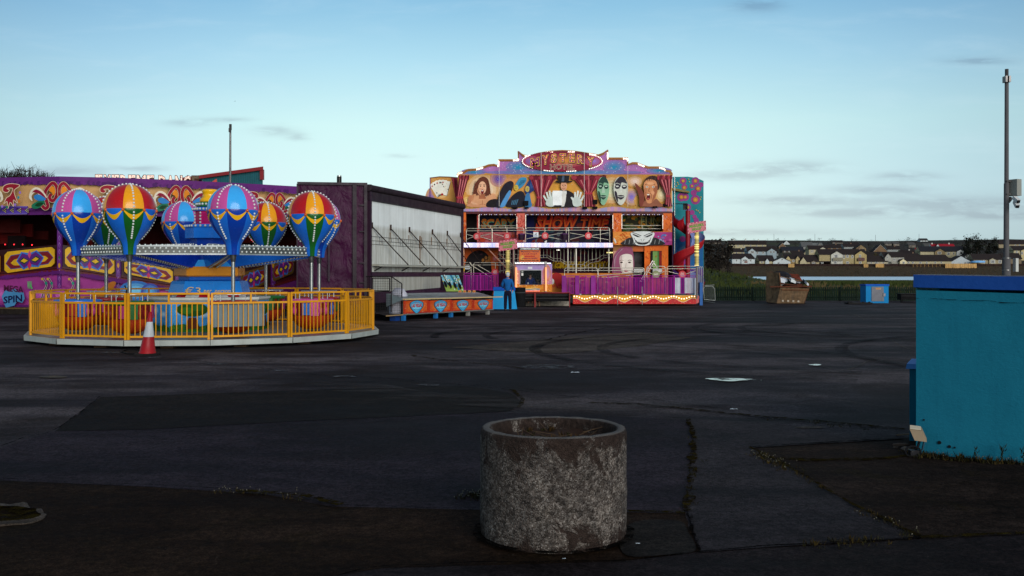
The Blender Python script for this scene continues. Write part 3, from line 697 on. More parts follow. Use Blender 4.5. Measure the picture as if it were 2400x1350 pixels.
    b = MB(); b.obox(Vector((c.x, c.y, .8))+d*.545, t*.1, d*.02, Vector((0, 0, .18)), rim)
    b.build('basket_door', 'paint', bk)
    b = MB(); n = 20
    for i in range(n):
        a0, a1 = 2*PI*i/n, 2*PI*(i+1)/n
        b.cyl((c.x+.5*math.cos(a0), c.y+.5*math.sin(a0), 1.2), (c.x+.5*math.cos(a1), c.y+.5*math.sin(a1), 1.2), .012, n=5, col=C(220, 220, 220), caps=False)
    for i in range(4):
        a = vd+PI/4+i*PI/2; b.cyl((c.x+.5*math.cos(a), c.y+.5*math.sin(a), 1.02), (c.x+.5*math.cos(a), c.y+.5*math.sin(a), 1.2), .012, n=5, col=C(200, 200, 200)); b.cyl((c.x, c.y, 1.2), (c.x+.5*math.cos(a), c.y+.5*math.sin(a), 1.2), .01, n=5, col=C(200, 200, 200))
    b.build('hand_ring', 'metal', bk)
    # radial arm, tapering, with studs below and above
    d = (apos(k, 1)-apos(k, 0)).normalized(); t = Vector((-d.y, d.x, 0))
    r0, r1 = .5, RA-.14
    def pr(r, w, z): return Vector((CX-.12, CY, z))+d*r+t*w
    b = MB()
    vs = [pr(r0, -.17, 1.8), pr(r0, .17, 1.8), pr(r0, .17, 2.46), pr(r0, -.17, 2.46), pr(r1, -.09, 2.16), pr(r1, .09, 2.16), pr(r1, .09, 2.34), pr(r1, -.09, 2.34)]
    b.add(vs, [(0, 1, 2, 3), (4, 7, 6, 5), (0, 4, 5, 1), (3, 2, 6, 7), (0, 3, 7, 4), (1, 5, 6, 2)], [C(16, 62, 160), BLU, C(20, 24, 34), C(150, 152, 150), BLU, C(14, 54, 170)])
    arm = b.build('arm', 'gloss', ride)
    b = MB()
    for i in range(26):
        u = (i+.5)/26; r = r0+.1+(r1-r0-.1)*u
        for w in (-.06, .06):
            b.ball(pr(r, w*(1.5-u*.5), 1.8+.36*(r-r0)/(r1-r0)-.012), .02, bc, 5, 3); b.ball(pr(r, w, 2.46-.12*(r-r0)/(r1-r0)+.015), .024, bc, 6, 4)
    b.build('light_stud', 'bulb', arm)
for k in range(8):                                             # ring beams between the balloons
    p, q = apos(k, RA-.04, 0), apos(k+1, RA-.04, 0); d = (q-p).normalized(); p += d*.14; q -= d*.14; nn = Vector((d.y, -d.x, 0))
    if nn.dot(p-Vector((CX, CY, 0))) < 0: nn = -nn
    b = MB(); z0, z1 = 2.165, 2.36; u = Vector((0, 0, 1))
    b.obox((p+q)/2+u*(z0+z1)/2, (q-p)/2, nn*.05, u*(z1-z0)/2, C(120, 118, 114))
    for z in (z0, z1): b.obox((p+q)/2+u*z+nn*.02, (q-p)/2, nn*.055, u*.016, C(205, 206, 205))
    beam = b.build('ring_beam', 'metal', ride); b = MB(); n = int((q-p).length/.125)
    for i in range(n):
        for j in (0, 1):
            t = (i+.35+.35*j)/n; b.ball(p.lerp(q, t)+nn*.058+u*(2.225+.085*j), .027, C(214, 220, 216), 6, 4); 
        b.ball(p.lerp(q, (i+.5)/n)+u*2.385, .024, C(214, 220, 216), 6, 4)
    b.build('light_stud', 'bulb', beam)

# ---------------------------------------------------------------- yellow fence round the ride
fen = thing('yellow_fence', 'yellow tubular steel fence standing round the balloon roundabout platform', 'fence', (CX, CY, .2))
FR = 4.4
NF = 15
def fpos(k, z): a = A16+2*PI*k/NF; return Vector((CX+FR*math.cos(a), CY-FR*math.sin(a), z))
for k in range(NF):
    p = fpos(k, 0); b = MB(); FY = C(224, 152, 8)
    d = (p-Vector((CX, CY, 0))).normalized(); t = Vector((-d.y, d.x, 0))
    for s in (-1, 1): b.obox(p+t*.036*s+Vector((0, 0, .69)), t*.024, d*.024, Vector((0, 0, .57)), FY)
    b.obox(p+Vector((0, 0, .13))+d*.03, t*.07, d*.03, Vector((0, 0, .06)), jit(FY, .1)); b.build('fence_post', 'paint', fen)
for k in range(NF):
    p, q = fpos(k, 0), fpos(k+1, 0); d = (q-p).normalized(); p = p+d*.06; q = q-d*.06; u = Vector((0, 0, 1)); nn = Vector((-d.y, d.x, 0)); b = MB()
    for z, h in ((1.245, .022), (1.03, .022), (.275, .022)): b.obox((p+q)/2+u*z, (q-p)/2, nn*.02, u*h, FY)
    L_ = (q-p).length; n = 15
    for i in range(1, n): b.obox(p+d*L_*i/n+u*.65, d*.0095, nn*.0095, u*.37, FY)
    b.obox((p+q)/2+u*1.137, d*.02, nn*.02, u*.09, FY)
    b.build('fence_panel', 'paint', fen)
# sheets of board inside the fence
def board(name, label, k, t0, t1, z0, z1, off, col, mat='matte', ribs=0):
    p, q = fpos(k, 0), fpos(k+1, 0); a = p.lerp(q, t0); c = p.lerp(q, t1); nn = (Vector((CX, CY, 0))-(a+c)/2).normalized(); a += nn*off; c += nn*off
    b = MB(); u = Vector((0, 0, 1)); d = (c-a).normalized()
    b.obox((a+c)/2+u*(z0+z1)/2, (c-a)/2, nn*.01, u*(z1-z0)/2, col)
    for i in range(ribs): b.obox(a.lerp(c, (i+.5)/ribs)+u*(z0+z1)/2-nn*.016, d*.012, nn*.008, u*(z1-z0)/2, jit(col, .15))
    o = b.build(name, mat, origin=(a+c)/2); return tag(o, label, 'board')
board('grey_board', 'grey sheet board fixed inside the yellow fence at the front right', 13, .32, .98, .48, 1.04, .06, C(122, 136, 140), ribs=8)
board('brown_board', 'dull brown sheet board behind the bars at the left end of the yellow fence', 2, .05, .9, .3, 1.02, .1, C(112, 96, 70), ribs=10)

# ---------------------------------------------------------------- traffic cone and cable
p = G(345, 833); Yc = p.y
co = thing('traffic_cone', 'red traffic cone with a white band leaning in front of the balloon ride', 'traffic cone', p)
b = MB(); tilt = Vector((.075, 0, 1)).normalized()
prf = [(0.0, .17), (.03, .172), (.05, .158), (.35, .110), (.355, .110), (.655, .063), (.66, .063), (.86, .032), (.87, .02), (.87, .0)]
def lc(z): return p+tilt*z
n = 20; vs = []
for z, r in prf: vs += [lc(z+.04)+Vector((r*math.cos(2*PI*k/n), r*math.sin(2*PI*k/n), 0)) for k in range(n)]
fs = []; cs = []
for i in range(len(prf)-1):
    z = (prf[i][0]+prf[i+1][0])/2
    for k in range(n): fs.append((i*n+k, i*n+(k+1) % n, (i+1)*n+(k+1) % n, (i+1)*n+k)); cs.append(C(196, 200, 204) if .352 < z < .658 else C(156, 14, 24))
b.add(vs, fs, cs, 0, True); b.build('cone_body', 'paint', co)
b = MB(); b.obox(p+Vector((0, 0, .025)), Vector((.23, .06, 0)), Vector((-.06, .23, 0)), Vector((0, 0, .022)), C(22, 20, 20)); b.build('cone_base', 'matte', co)
b = MB(); pts = [G(x, y)+Vector((0, 0, .02)) for x, y in smooth([(330, 822), (300, 821), (285, 826), (300, 831), (330, 832), (350, 834)], False, 8)]; b.tube(pts, .014, C(14, 13, 13), 6)
tag(b.build('black_cable', 'matte', origin=G(300, 830)), 'loop of black cable lying beside the traffic cone', 'cable')

# ================================================================ big dark dance ride behind, on the left
RINGPX = [(-430, 45.2), (-130, 42.6), (139, 41.5), (277, 42.1), (415, 43.2), (560, 44.6), (697, 46.3), (760, 47.2)]
RP = [Vector(((px-1200)/F*Y, Y, 0)) for px, Y in RINGPX]
def ringY(px):
    k = (px-1200)/F
    for a, c in zip(RP[:-1], RP[1:]):
        # x = k*y on segment
        den = (c.x-a.x)-k*(c.y-a.y)
        if abs(den) < 1e-9: continue
        t = (k*a.y-a.x)/den
        if -1e-6 <= t <= 1+1e-6: return a.y+(c.y-a.y)*t
    return RP[0].y if px < RINGPX[0][0] else RP[-1].y
def RF(px, py, o=0): return P(px, py, ringY(px)-o)
mega = thing('dance_ride', 'large covered dance ride with purple and cream painted fascia and dark red interior', 'fairground ride', ((270-1200)/F*44, 44, 0))
def zrow(z, px): return HY-(z-CH)*F/ringY(px)
TOP, MID, LOW = 5.75, 5.60, 4.16
A0 = -120; PXS = [-420, -120, 0, 139, 208, 277, 346, 415, 487, 560, 628, 697, 745]
b = MB()
def strip(b, z0, z1, col, off=0, th=.12):
    for x0, x1 in zip(PXS[:-1], PXS[1:]):
        a, c = RF(x0, 600, off), RF(x1, 600, off); u = Vector((0, 0, 1)); a.z = c.z = 0; d = Vector((0, th, 0))
        b.plate([a+u*z0, c+u*z0, c+u*z1, a+u*z1], d, col)
strip(b, LOW, TOP, C(196, 152, 100), 0)
fas = b.build('fascia', 'mural', mega)
A = Art(RF, .004, .0012)
PUR = C(96, 36, 110); PURD = C(74, 26, 92); MAR = C(140, 22, 42)
for x0, x1 in zip(PXS[:-1], PXS[1:]):
    A.poly([(x0, zrow(TOP, x0)), (x1, zrow(TOP, x1)), (x1, zrow(5.52, x1)), (x0, zrow(5.52, x0))], PUR)
    A.poly([(x0, zrow(4.38, x0)), (x1, zrow(4.38, x1)), (x1, zrow(LOW, x1)), (x0, zrow(LOW, x0))], PUR)
for i in range(150):
    x = -110+i*5.6; A.ell(x, zrow(5.52-.05*RD.random(), x), RD.uniform(3, 6.5), RD.uniform(3, 6), RD.choice([PUR, PURD]), n=10)
    A.ell(x, zrow(4.38+.04*RD.random(), x), RD.uniform(3, 5), RD.uniform(2, 3.5), PUR, n=8)
def scroll(cx, cy, s, m):
    def t(pts): return [(cx+m*x*s, cy+y*s) for x, y in pts]
    # big loop
    lp = t([(-2, 22), (6, 30), (12, 24), (8, 8), (6, -8), (14, -22), (24, -30), (32, -22), (34, -8), (30, 6), (22, 12), (16, 4), (20, -4)])
    lp = [(x, y) for x, y in lp]
    A.stroke(lp, 11*s, C(30, 14, 20), sm=True); A.stroke(lp, 9.4*s, C(206, 178, 150), sm=True); A.stroke(lp, 7.4*s, C(142, 20, 44), sm=True)
    A.poly(t([(15, -12), (20, -22), (27, -20), (29, -8), (25, -1), (21, -8)]), C(222, 130, 30), sm=True)
    wing = t([(10, 4), (-2, -14), (-16, -20), (-28, -12), (-32, 4), (-24, 12), (-26, 0), (-16, -8), (-4, 2)])
    A.poly(wing, C(226, 212, 190), sm=True); A.poly(t([(8, 6), (-3, -9), (-16, -15), (-25, -8), (-20, -8), (-8, -4)]), C(136, 24, 52), sm=True)
    A.poly(t([(8, 8), (-8, -3), (-20, 0), (-18, 8), (-6, 12)]), C(46, 124, 190), sm=True)
    lf = t([(6, 14), (-10, 12), (-26, 22), (-22, 30), (-8, 28)]); A.poly(lf, C(30, 110, 80), sm=True); A.poly(t([(2, 17), (-10, 16), (-18, 23), (-8, 25)]), C(16, 60, 30), sm=True)
def motif(cx, s):
    cy = (zrow(5.52, cx)+zrow(4.36, cx))/2
    A.ell(cx, cy, 9*s, 34*s, C(132, 52, 150)); A.ell(cx-2*s, cy-2*s, 4*s, 26*s, C(160, 84, 176))
    scroll(cx-36*s, cy, s, 1); scroll(cx+36*s, cy, s*.98, -1)
def dragon(cx, s, m):
    cy = (zrow(5.52, cx)+zrow(4.36, cx))/2
    t = lambda pts: [(cx+m*x*s, cy+y*s) for x, y in pts]
    body = t([(24, -28), (0, -32), (-16, -26), (-18, -14), (-8, -10), (-2, -16), (-8, -20), (6, -20), (0, -4), (-10, 4), (-16, 18), (-8, 12), (-6, 30), (0, 14), (8, 24), (8, 8), (18, 16), (12, -2), (10, -16)])
    A.poly([(x*1.0, y) for x, y in body], C(146, 26, 44), sm=True); A.stroke(body, 1.6*s, C(216, 190, 160), sm=True, closed=True)
    for q, c in (((24, -10), C(150, 110, 190)), ((20, 2), C(40, 130, 150)), ((-20, 24), C(150, 110, 190)), ((-8, 26), C(40, 120, 90)), ((12, 20), C(150, 110, 190)), ((22, 12), C(190, 110, 40))):
        x, y = t([q])[0]; A.ell(x, y, 3*s, 3.6*s, c, n=10)
motif(136, 1); motif(424, .95); motif(646, .72); motif(-60, 1)
dragon(24, .95, 1); dragon(250, .85, 1); dragon(310, .85, -1); dragon(548, .8, 1); dragon(592, .75, -1)
cx = 280; A.poly([(280, 432), (294, 442), (280, 454), (266, 442)], C(30, 96, 40))
A.mb.build('fascia_painting', 'mural', fas)
# arrow board of bulbs
b = MB(); pts = [RF(x, y, .1) for x, y in ((-60, 482), (64, 483), (64, 502), (-60, 503))]; b.plate(pts, (0, .06, 0), C(86, 58, 160)); ab = b.build('arrow_board', 'paint', mega)
A = Art(lambda x, y, o: RF(x, y, .1+o))
for k in range(4):
    x = 4+k*17.5; A.poly([(x, 493), (x+11, 486), (x+11, 500)], C(44, 30, 60)); A.dots([(x+3, 493), (x+6, 491), (x+6, 495), (x+9, 489), (x+9, 493), (x+9, 497)], 1.2, C(205, 190, 130))
A.stroke([(0, 483.5), (63, 484.5), (63, 501.5), (0, 502)], 1, C(150, 130, 200)); A.mb.build('arrow', 'paint', ab)
# roof, back, floor of the ride (dark red)
b = MB(); DR = C(58, 8, 10); BK = C(14, 5, 6)
back = [RF(x, 600) for x in PXS]
for q in back: q.z = 0
ctr = Vector((-20, 56, 0)); far = [q+(q-Vector((q.x*.0+ -17, 40, 0))).normalized()*0+Vector((0, 9, 0)) for q in back]
u = Vector((0, 0, 1))
for a, c, fa, fc in zip(back[:-1], back[1:], far[:-1], far[1:]):
    b.add([a+u*LOW, c+u*LOW, fc+u*5.0, fa+u*5.0], [(0, 1, 2, 3)], C(52, 8, 10)); b.add([fa, fc, fc+u*5, fa+u*5], [(0, 1, 2, 3)], C(64, 9, 10))
    b.add([a+u*TOP, c+u*TOP, fc+u*6.0, fa+u*6.0], [(0, 1, 2, 3)], C(40, 30, 40)); b.add([a+u*.8, c+u*.8, fc+u*.8, fa+u*.8], [(0, 1, 2, 3)], BK)
b.build('interior', 'matte', mega)
b = MB()
for i in range(26):
    x = RD.uniform(-60, 690); y = RD.uniform(515, 570); w = RD.uniform(8, 40); h = RD.uniform(3, 16); q = P(x, y, ringY(x)+RD.uniform(3, 7))
    b = MB(); b.obox(q, (w/50, 0, 0), (0, .05, 0), (0, 0, h/50), RD.choice([C(92, 12, 10), C(20, 5, 6), C(74, 14, 12), C(40, 8, 10)])); b.build('interior_fitting', 'matte', mega)
A = Art(lambda x, y, o: RF(x, y, -.3+o)); A.dots([(12, 573), (33, 573), (53, 573), (75, 574)], 1.7, C(255, 40, 50)); A.mb.build('red_lamp', 'lamp', mega)
A = Art(lambda x, y, o: RF(x, y, -4+o)); A.dots([(590, 562), (594, 566), (598, 563)], 2.4, C(220, 16, 20)); A.mb.build('red_lamp', 'lamp', mega)
# front posts
for px in (139, 277, 415, 556, 640):
    b = MB(); w = 5.2; pts = [RF(px-w, 506, .05), RF(px+w, 506, .05), RF(px+w, 722, .05), RF(px-w, 722, .05)]; b.plate(pts, (0, .12, 0), C(92, 26, 112)); po = b.build('post', 'paint', mega)
    A = Art(lambda x, y, o: RF(x, y, .05+o))
    for y in range(520, 720, 16): A.stroke([(px, y), (px+2, y+6), (px, y+12), (px-2, y+6)], .8, C(160, 110, 190), closed=True)
    A.ell(px, 622, 2.6, 6, C(200, 140, 30)); A.ell(px, 604, 2.2, 4, C(30, 90, 60)); A.mb.build('post_ornament', 'paint', po)
# guard panels that follow the hilly track
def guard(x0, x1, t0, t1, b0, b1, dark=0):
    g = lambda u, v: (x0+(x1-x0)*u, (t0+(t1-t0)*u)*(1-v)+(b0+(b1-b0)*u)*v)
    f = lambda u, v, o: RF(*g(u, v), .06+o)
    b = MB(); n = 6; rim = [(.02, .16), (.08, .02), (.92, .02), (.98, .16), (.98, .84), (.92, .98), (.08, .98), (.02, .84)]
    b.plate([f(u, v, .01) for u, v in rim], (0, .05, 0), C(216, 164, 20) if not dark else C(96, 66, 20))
    q = b.build('mask_panel', 'paint', mega)
    A = Art(f, .014, .0012); mm = C(118, 14, 26); bl = C(60, 80, 140)
    for s in (0, 1):
        m = (lambda u: u) if s == 0 else (lambda u: 1-u)
        A.poly([(m(u), v) for u, v in ((.04, .55), (.14, .2), (.42, .16), (.42, .86), (.14, .84))], bl); A.poly([(m(u), v) for u, v in ((.05, .55), (.145, .23), (.42, .19), (.42, .83), (.145, .81))], mm)
        A.poly([(m(u), v) for u, v in ((.14, .55), (.2, .42), (.34, .36), (.34, .72), (.2, .68))], C(216, 164, 20))
    A.poly([(.34, .1), (.5, .2), (.64, .1), (.78, .5), (.68, .92), (.5, .84), (.38, .94), (.25, .5)], C(44, 110, 190)); A.poly([(.36, .16), (.5, .32), (.62, .16), (.76, .5), (.66, .86), (.5, .7), (.4, .88), (.27, .5)], C(90, 26, 120))
    for s in (0, 1):
        m = (lambda u: u) if s == 0 else (lambda u: 1.01-u)
        A.poly([(m(u), v) for u, v in ((.3, .52), (.38, .36), (.49, .54), (.4, .7))], C(16, 60, 40)); A.poly([(m(u), v) for u, v in ((.33, .52), (.39, .42), (.47, .54), (.4, .62))], C(226, 176, 24))
    A.poly([(.5, .06), (.535, .26), (.5, .46), (.465, .26)], C(200, 70, 120)); A.poly([(.5, .56), (.54, .78), (.5, .98), (.46, .78)], C(190, 34, 90))
    A.mb.build('mask_painting', 'paint', q)
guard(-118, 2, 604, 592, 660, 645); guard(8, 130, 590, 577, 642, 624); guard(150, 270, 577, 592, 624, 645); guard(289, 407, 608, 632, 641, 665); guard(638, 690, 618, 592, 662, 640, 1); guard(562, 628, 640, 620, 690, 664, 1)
# red moulding below the masks and the pink painted skirting
b = MB()
wav = [(-120, 664), (0, 648), (139, 635), (208, 644), (277, 655), (346, 666), (415, 676), (487, 686), (560, 690), (628, 676), (697, 655), (745, 640)]
for (x0, y0), (x1, y1) in zip(wav[:-1], wav[1:]):
    b.plate([RF(x0, y0-5, .06), RF(x1, y1-5, .06), RF(x1, y1, .06), RF(x0, y0, .06)], (0, .08, 0), C(96, 14, 20)); b.plate([RF(x0, y0-11, .02), RF(x1, y1-11, .02), RF(x1, y1-6.5, .02), RF(x0, y0-6.5, .02)], (0, .08, 0), C(70, 8, 14))
    b.plate([RF(x0, y0-62, -.05), RF(x1, y1-62, -.05), RF(x1, y1-9, -.05), RF(x0, y0-9, -.05)], (0, .04, 0), C(46, 7, 10))
b.build('red_moulding', 'paint', mega)
b = MB()
for (x0, y0), (x1, y1) in zip(wav[:-1], wav[1:]): b.plate([RF(x0, y0+1, .03), RF(x1, y1+1, .03), RF(x1, zrow(.28, x1), .03), RF(x0, zrow(.28, x0), .03)], (0, .06, 0), C(150, 52, 128) if x0 < 330 else C(112, 40, 110))
ski = b.build('painted_skirting', 'mural', mega)
A = Art(lambda x, y, o: RF(x, y, .03+o), .004)
for i in range(10): x = RD.uniform(-80, 500); A.glow(x, 690, RD.uniform(16, 34), RD.uniform(14, 22), C(196, 96, 172), C(150, 54, 130), 4)
for i in range(120):
    x = -100+i*6.2; 
    for (x0, y0), (x1, y1) in zip(wav[:-1], wav[1:]):
        if x0 <= x <= x1: A.ell(x, y0+(y1-y0)*(x-x0)/(x1-x0)+3, RD.uniform(3, 5), RD.uniform(3, 7), C(88, 26, 100), n=8); A.ell(x, zrow(.34, x), RD.uniform(3, 5), 3, C(88, 26, 100), n=8)
A.poly([(4, 694), (12, 680), (22, 684), (34, 676), (44, 686), (55, 684), (58, 700), (52, 710), (40, 706), (34, 716), (14, 721), (8, 708)], C(70, 130, 176))
A.text('MEGA', 32, 677, 46, 15, C(70, 20, 50), bold=.03, tilt=.08); A.text('SPIN', 30, 701, 44, 17, C(16, 16, 60), bold=.03, tilt=-.12); A.text('WAL', 70, 668, 12, 18, C(60, 180, 90), bold=.03)
for cx in (105, 118, 168, 182):
    A.stroke([(cx-8, 700), (cx-2, 682), (cx+4, 668), (cx-4, 652)], 4.2, C(210, 190, 190), sm=True); A.stroke([(cx-8, 700), (cx-2, 682), (cx+4, 668), (cx-4, 652)], 2.6, C(60, 24, 50), sm=True); A.ell(cx+3, 664, 3, 4, C(30, 130, 110)); A.ell(cx-6, 654, 3, 3, C(190, 150, 60))
A.poly([(215, 690), (235, 676), (262, 660), (272, 664), (258, 684), (240, 696)], C(170, 96, 24), sm=True); A.glow(318, 682, 40, 24, C(120, 196, 230), C(50, 110, 180), 4)
A.text('X', 297, 682, 13, 26, C(20, 14, 24), bold=.05); A.glow(352, 684, 22, 20, C(90, 170, 220), C(60, 80, 160), 4)
A.mb.build('skirting_painting', 'mural', ski)
b = MB()
for x0, x1 in zip(PXS[:-1], PXS[1:]):
    a, c = RF(x0, 700, .5), RF(x1, 700, .5); a.z = c.z = 0; b.plate([a+u*.0, c+u*.0, c+u*.22, a+u*.22], (0, .6, 0), C(36, 28, 22)); b.plate([a+u*.22+Vector((0, -.03, 0)), c+u*.22+Vector((0, -.03, 0)), c+u*.28+Vector((0, -.03, 0)), a+u*.28+Vector((0, -.03, 0))], (0, .6, 0), C(104, 84, 50))
b.build('entrance_step', 'rust', mega)
# bulb lettering on the roof
A = Art(lambda x, y, o: P(x, y, 45.6-o)); s = 1
lt = MB()
names = 'EXTREME DANCE'; x = 222
Ltop, Lbot = 408, 441
wid = {' ': 8, 'M': 24, 'I': 12}; st = 0
for i, ch in enumerate(names):
    w = wid.get(ch, 19.4)
    if ch == ' ': x += w; continue
    A.text(ch, x+w/2, (Ltop+Lbot)/2+i*.25, w-1, Lbot-Ltop, C(70, 34, 20), bold=.1)
    A.text(ch, x+w/2, (Ltop+Lbot)/2+i*.25, w-3.4, Lbot-Ltop-2.6, C(206, 176, 160) if i < 12 else C(110, 90, 70), bold=.03, mi=1 if i < 12 else 0)
    vs, fs, x0, x1, y0, y1 = textmesh(ch, .05)
    for k in range(26):
        f = RD.choice(fs); u_ = sum(vs[j][0] for j in f)/len(f); v_ = sum(vs[j][1] for j in f)/len(f)
        A.dots([(x+w/2+((u_-x0)/(x1-x0)-.5)*(w-4)+RD.uniform(-1, 1), (Ltop+Lbot)/2-((v_-y0)/(y1-y0)-.5)*(Lbot-Ltop-4)+RD.uniform(-1, 1))], .9, RD.choice([C(60, 40, 110), C(90, 50, 40), C(40, 30, 60)]), n=5)
    x += w
A.mb.build('roof_lettering', ['paint', 'glow'], mega)
b = MB(); b.beam(P(222, 445, 45.75), P(474, 447, 45.75), .1, 1.0, C(30, 20, 30)); b.build('letter_frame', 'metal', mega)
b = MB(); b.plate([P(x, y, 45.9) for x, y in ((494, 428), (507, 419), (508, 430), (508, 440), (494, 440))], (0, .1, 0), C(190, 70, 60)); b.build('roof_finial', 'paint', mega)

# ---------------------------------------------------------------- teal building, masts, bare trees beyond
tb = thing('leisure_building', 'teal metal clad building with a red edged sloping parapet behind the dance ride', 'building', ((545-1200)/F*70, 70, 0))
b = MB(); Yb = 70
b.plate([P(x, y, Yb) for x, y in ((430, 419), (616, 394), (616, 640), (430, 640))], (-6, 14, 0), C(18, 88, 98))
for i in range(44):
    x = 432+i*4.2; yt = 418.5-(x-430)*25/186
    b.plate([P(x, yt, Yb-.02), P(x+1.3, yt-.2, Yb-.02), P(x+1.3, 640, Yb-.02), P(x, 640, Yb-.02)], (0, .05, 0), C(14, 72, 82))
b.build('cladding_wall', 'paint', tb)
b = MB(); b.plate([P(x, y, Yb-.3) for x, y in ((428, 416), (617, 390), (617, 398), (428, 424))], (-6.1, 14.3, 0), C(132, 28, 34)); b.plate([P(x, y, Yb-.25) for x, y in ((609, 398), (617, 397), (617, 421), (609, 421))], (0, .3, 0), C(132, 28, 34)); b.build('roof_edge', 'paint', tb)
mt = thing('lighting_mast', 'tall slim grey lighting mast rising above the dance ride', 'mast', ((538.5-1200)/F*52, 52, 0))
b = MB(); base = P(538.5, 641, 52); base.z = 0; b.cyl(base, P(540, 291, 52), .085, .05, 10, C(96, 92, 92)); b.build('pole', 'metal', mt)
b = MB(); b.cyl(P(540, 305, 52), P(540, 291, 52), .07, .07, 8, C(60, 58, 58)); b.obox(P(538.5, 305, 51.9), (.05, 0, 0), (0, .05, 0), (0, 0, .1), C(70, 68, 68)); b.build('mast_head', 'matte', mt)
def bare_tree(name, label, px, Y, hpx, wpx, group, seed=0, n=70, col=C(46, 38, 34), leafy=0, lc=None):
    z0 = max(-2, prof(Y)) if Y > 62 else 0; base = P(px, HY, Y); base.z = z0
    t = thing(name, label, 'tree', base, group); rr = random.Random(seed*7+3); H = P(px, hpx, Y).z-z0; Wd = wpx/F*Y/2
    b = MB(); b.cyl(base, base+Vector((0, 0, H*.3)), H*.03, H*.02, 7, col)
    tips = []; cz0 = H-Wd*1.05
    for k in range(7):
        a = 2*PI*k/7+rr.random(); r = Wd*rr.uniform(.3, .6); q = base+Vector((r*math.cos(a), r*math.sin(a)*.6, cz0-Wd*rr.uniform(.3, .8))); b.cyl(base+Vector((0, 0, H*rr.uniform(.2, .3))), q, H*.014, H*.007, 5, col); tips.append(q)
    b.build('trunk', 'leaf', t); b = MB()
    cz = H-Wd*1.05
    for k in range(n):
        q = rr.choice(tips); th = rr.uniform(0, 2*PI); ph = math.acos(rr.uniform(-.2, 1)); r = rr.uniform(.55, 1)**.5
        e = base+Vector((Wd*r*math.cos(th)*math.sin(ph), Wd*.8*r*math.sin(th)*math.sin(ph), cz+Wd*1.05*r*math.cos(ph)*rr.uniform(.9, 1)))
        m_ = q.lerp(e, .55)+Vector((rr.gauss(0, Wd*.06), 0, rr.gauss(0, H*.02))); w = Wd*.012
        b.cyl(q, m_, w*1.6, w, 3, col, caps=False); b.cyl(m_, e, w, w*.5, 3, col, caps=False)
        for j in range(5):
            f = m_.lerp(e, rr.random()); g_ = f+Vector((rr.gauss(0, Wd*.1), rr.gauss(0, Wd*.08), abs(rr.gauss(0, Wd*.13)))); b.cyl(f, g_, w*.7, w*.35, 3, jit(col, .2), caps=False)
            if leafy:
                for _ in range(leafy):
                    c_ = f.lerp(g_, rr.random()*1.2); s_ = H*.035*rr.uniform(.5, 1.2); d1 = Vector((rr.gauss(0, 1), rr.gauss(0, 1), rr.gauss(0, 1))).normalized()*s_; d2 = Vector((rr.gauss(0, 1), rr.gauss(0, 1), rr.gauss(0, 1))).normalized()*s_
                    b.add([c_-d1, c_+d2, c_+d1], [(0, 1, 2)], jit(lc or col, .35))
    b.build('crown', 'leaf', t); return t
for i, (px, hp, wp, lb) in enumerate(((14, 391, 104, 'bare winter tree at the far left, cut by the frame edge'), (58, 385, 118, 'tallest bare rounded tree showing over the purple fascia'), (102, 399, 84, 'lowest bare tree, right end of the group over the purple fascia'))):
    bare_tree('bare_tree', lb, px, 84, hp, wp, 'bare trees behind the dance ride', i, 330)
# ================================================================ games trailer
T0 = P(861, 432, 38.0); T1 = P(1081, 478, 48.6)                 # long front side, top corners
tl = thing('games_trailer', 'purple tarpaulin covered trailer with a dirty white opened side and rusty stays', 'trailer', ((880-1200)/F*42, 42, 0))
def tz(z): return z
def TS(u, z, o=0):                                            # point on the trailer's open side
    p = Vector((T0.x+(T1.x-T0.x)*u, T0.y+(T1.y-T0.y)*u, z)); d = Vector((T1.x-T0.x, T1.y-T0.y, 0)).normalized(); return p+Vector((d.y, -d.x, 0))*o
def tsu(px):
    k = (px-1200)/F; dx, dy = T1.x-T0.x, T1.y-T0.y; return (k*T0.y-T0.x)/(dx-k*dy)
def TP(px, py, o=0):
    u = tsu(px); Y = T0.y+dyT*u; return TS(u, CH-(py-HY)/F*Y, o)
dyT = T1.y-T0.y
TR = P(697, 430, 37.6); TZ = T0.z
PT = C(56, 7, 46)
# tarpaulin end: creased sheet
b = MB(); nu, nv = 34, 40; e0 = Vector((TR.x, TR.y, 0)); e1 = Vector((T0.x, T0.y, 0)); nn = Vector(((e1-e0).y, -(e1-e0).x, 0)).normalized(); 
if nn.y > 0: nn = -nn
vs = []
for j in range(nv+1):
    for i in range(nu+1):
        u, v = i/nu, j/nv; k = MN.noise((u*5, v*8, 3))+.6*abs(MN.noise((u*14+v*6, v*15-u*5, 9)))
        vs.append(e0.lerp(e1, u)+Vector((0, 0, .55+(TZ-.55)*v))+nn*(.01+(.05 if u > .42 else .02)*k*(1-abs(v-.45)*1.1)))
b.add(vs, [(j*(nu+1)+i, j*(nu+1)+i+1, (j+1)*(nu+1)+i+1, (j+1)*(nu+1)+i) for j in range(nv) for i in range(nu)], PT, 0, True)
m, nt, bs = newmat('tarpaulin'); v = mapv(nt); L(nt, mixn(nt, 1, vcol(nt), ramp(nt, noisen(nt, v, 1.5, 6, .7), [(.3, .6), (.7, 1.25)]), 'MULTIPLY'), bs.inputs['Base Color'])
bs.inputs['Roughness'].default_value = .45; bs.inputs['Specular IOR Level'].default_value = .14; vz = mapv(nt, (1, 1, 1)); wv = noisen(nt, mapv(nt, (1.2, 1, .7)), 1.7, 6, .5, .5); bumpn(nt, bs, wv, .6, .2)
b.build('tarpaulin', 'tarpaulin', tl)
b = MB(); u = Vector((0, 0, 1)); dep = (e0-e1)
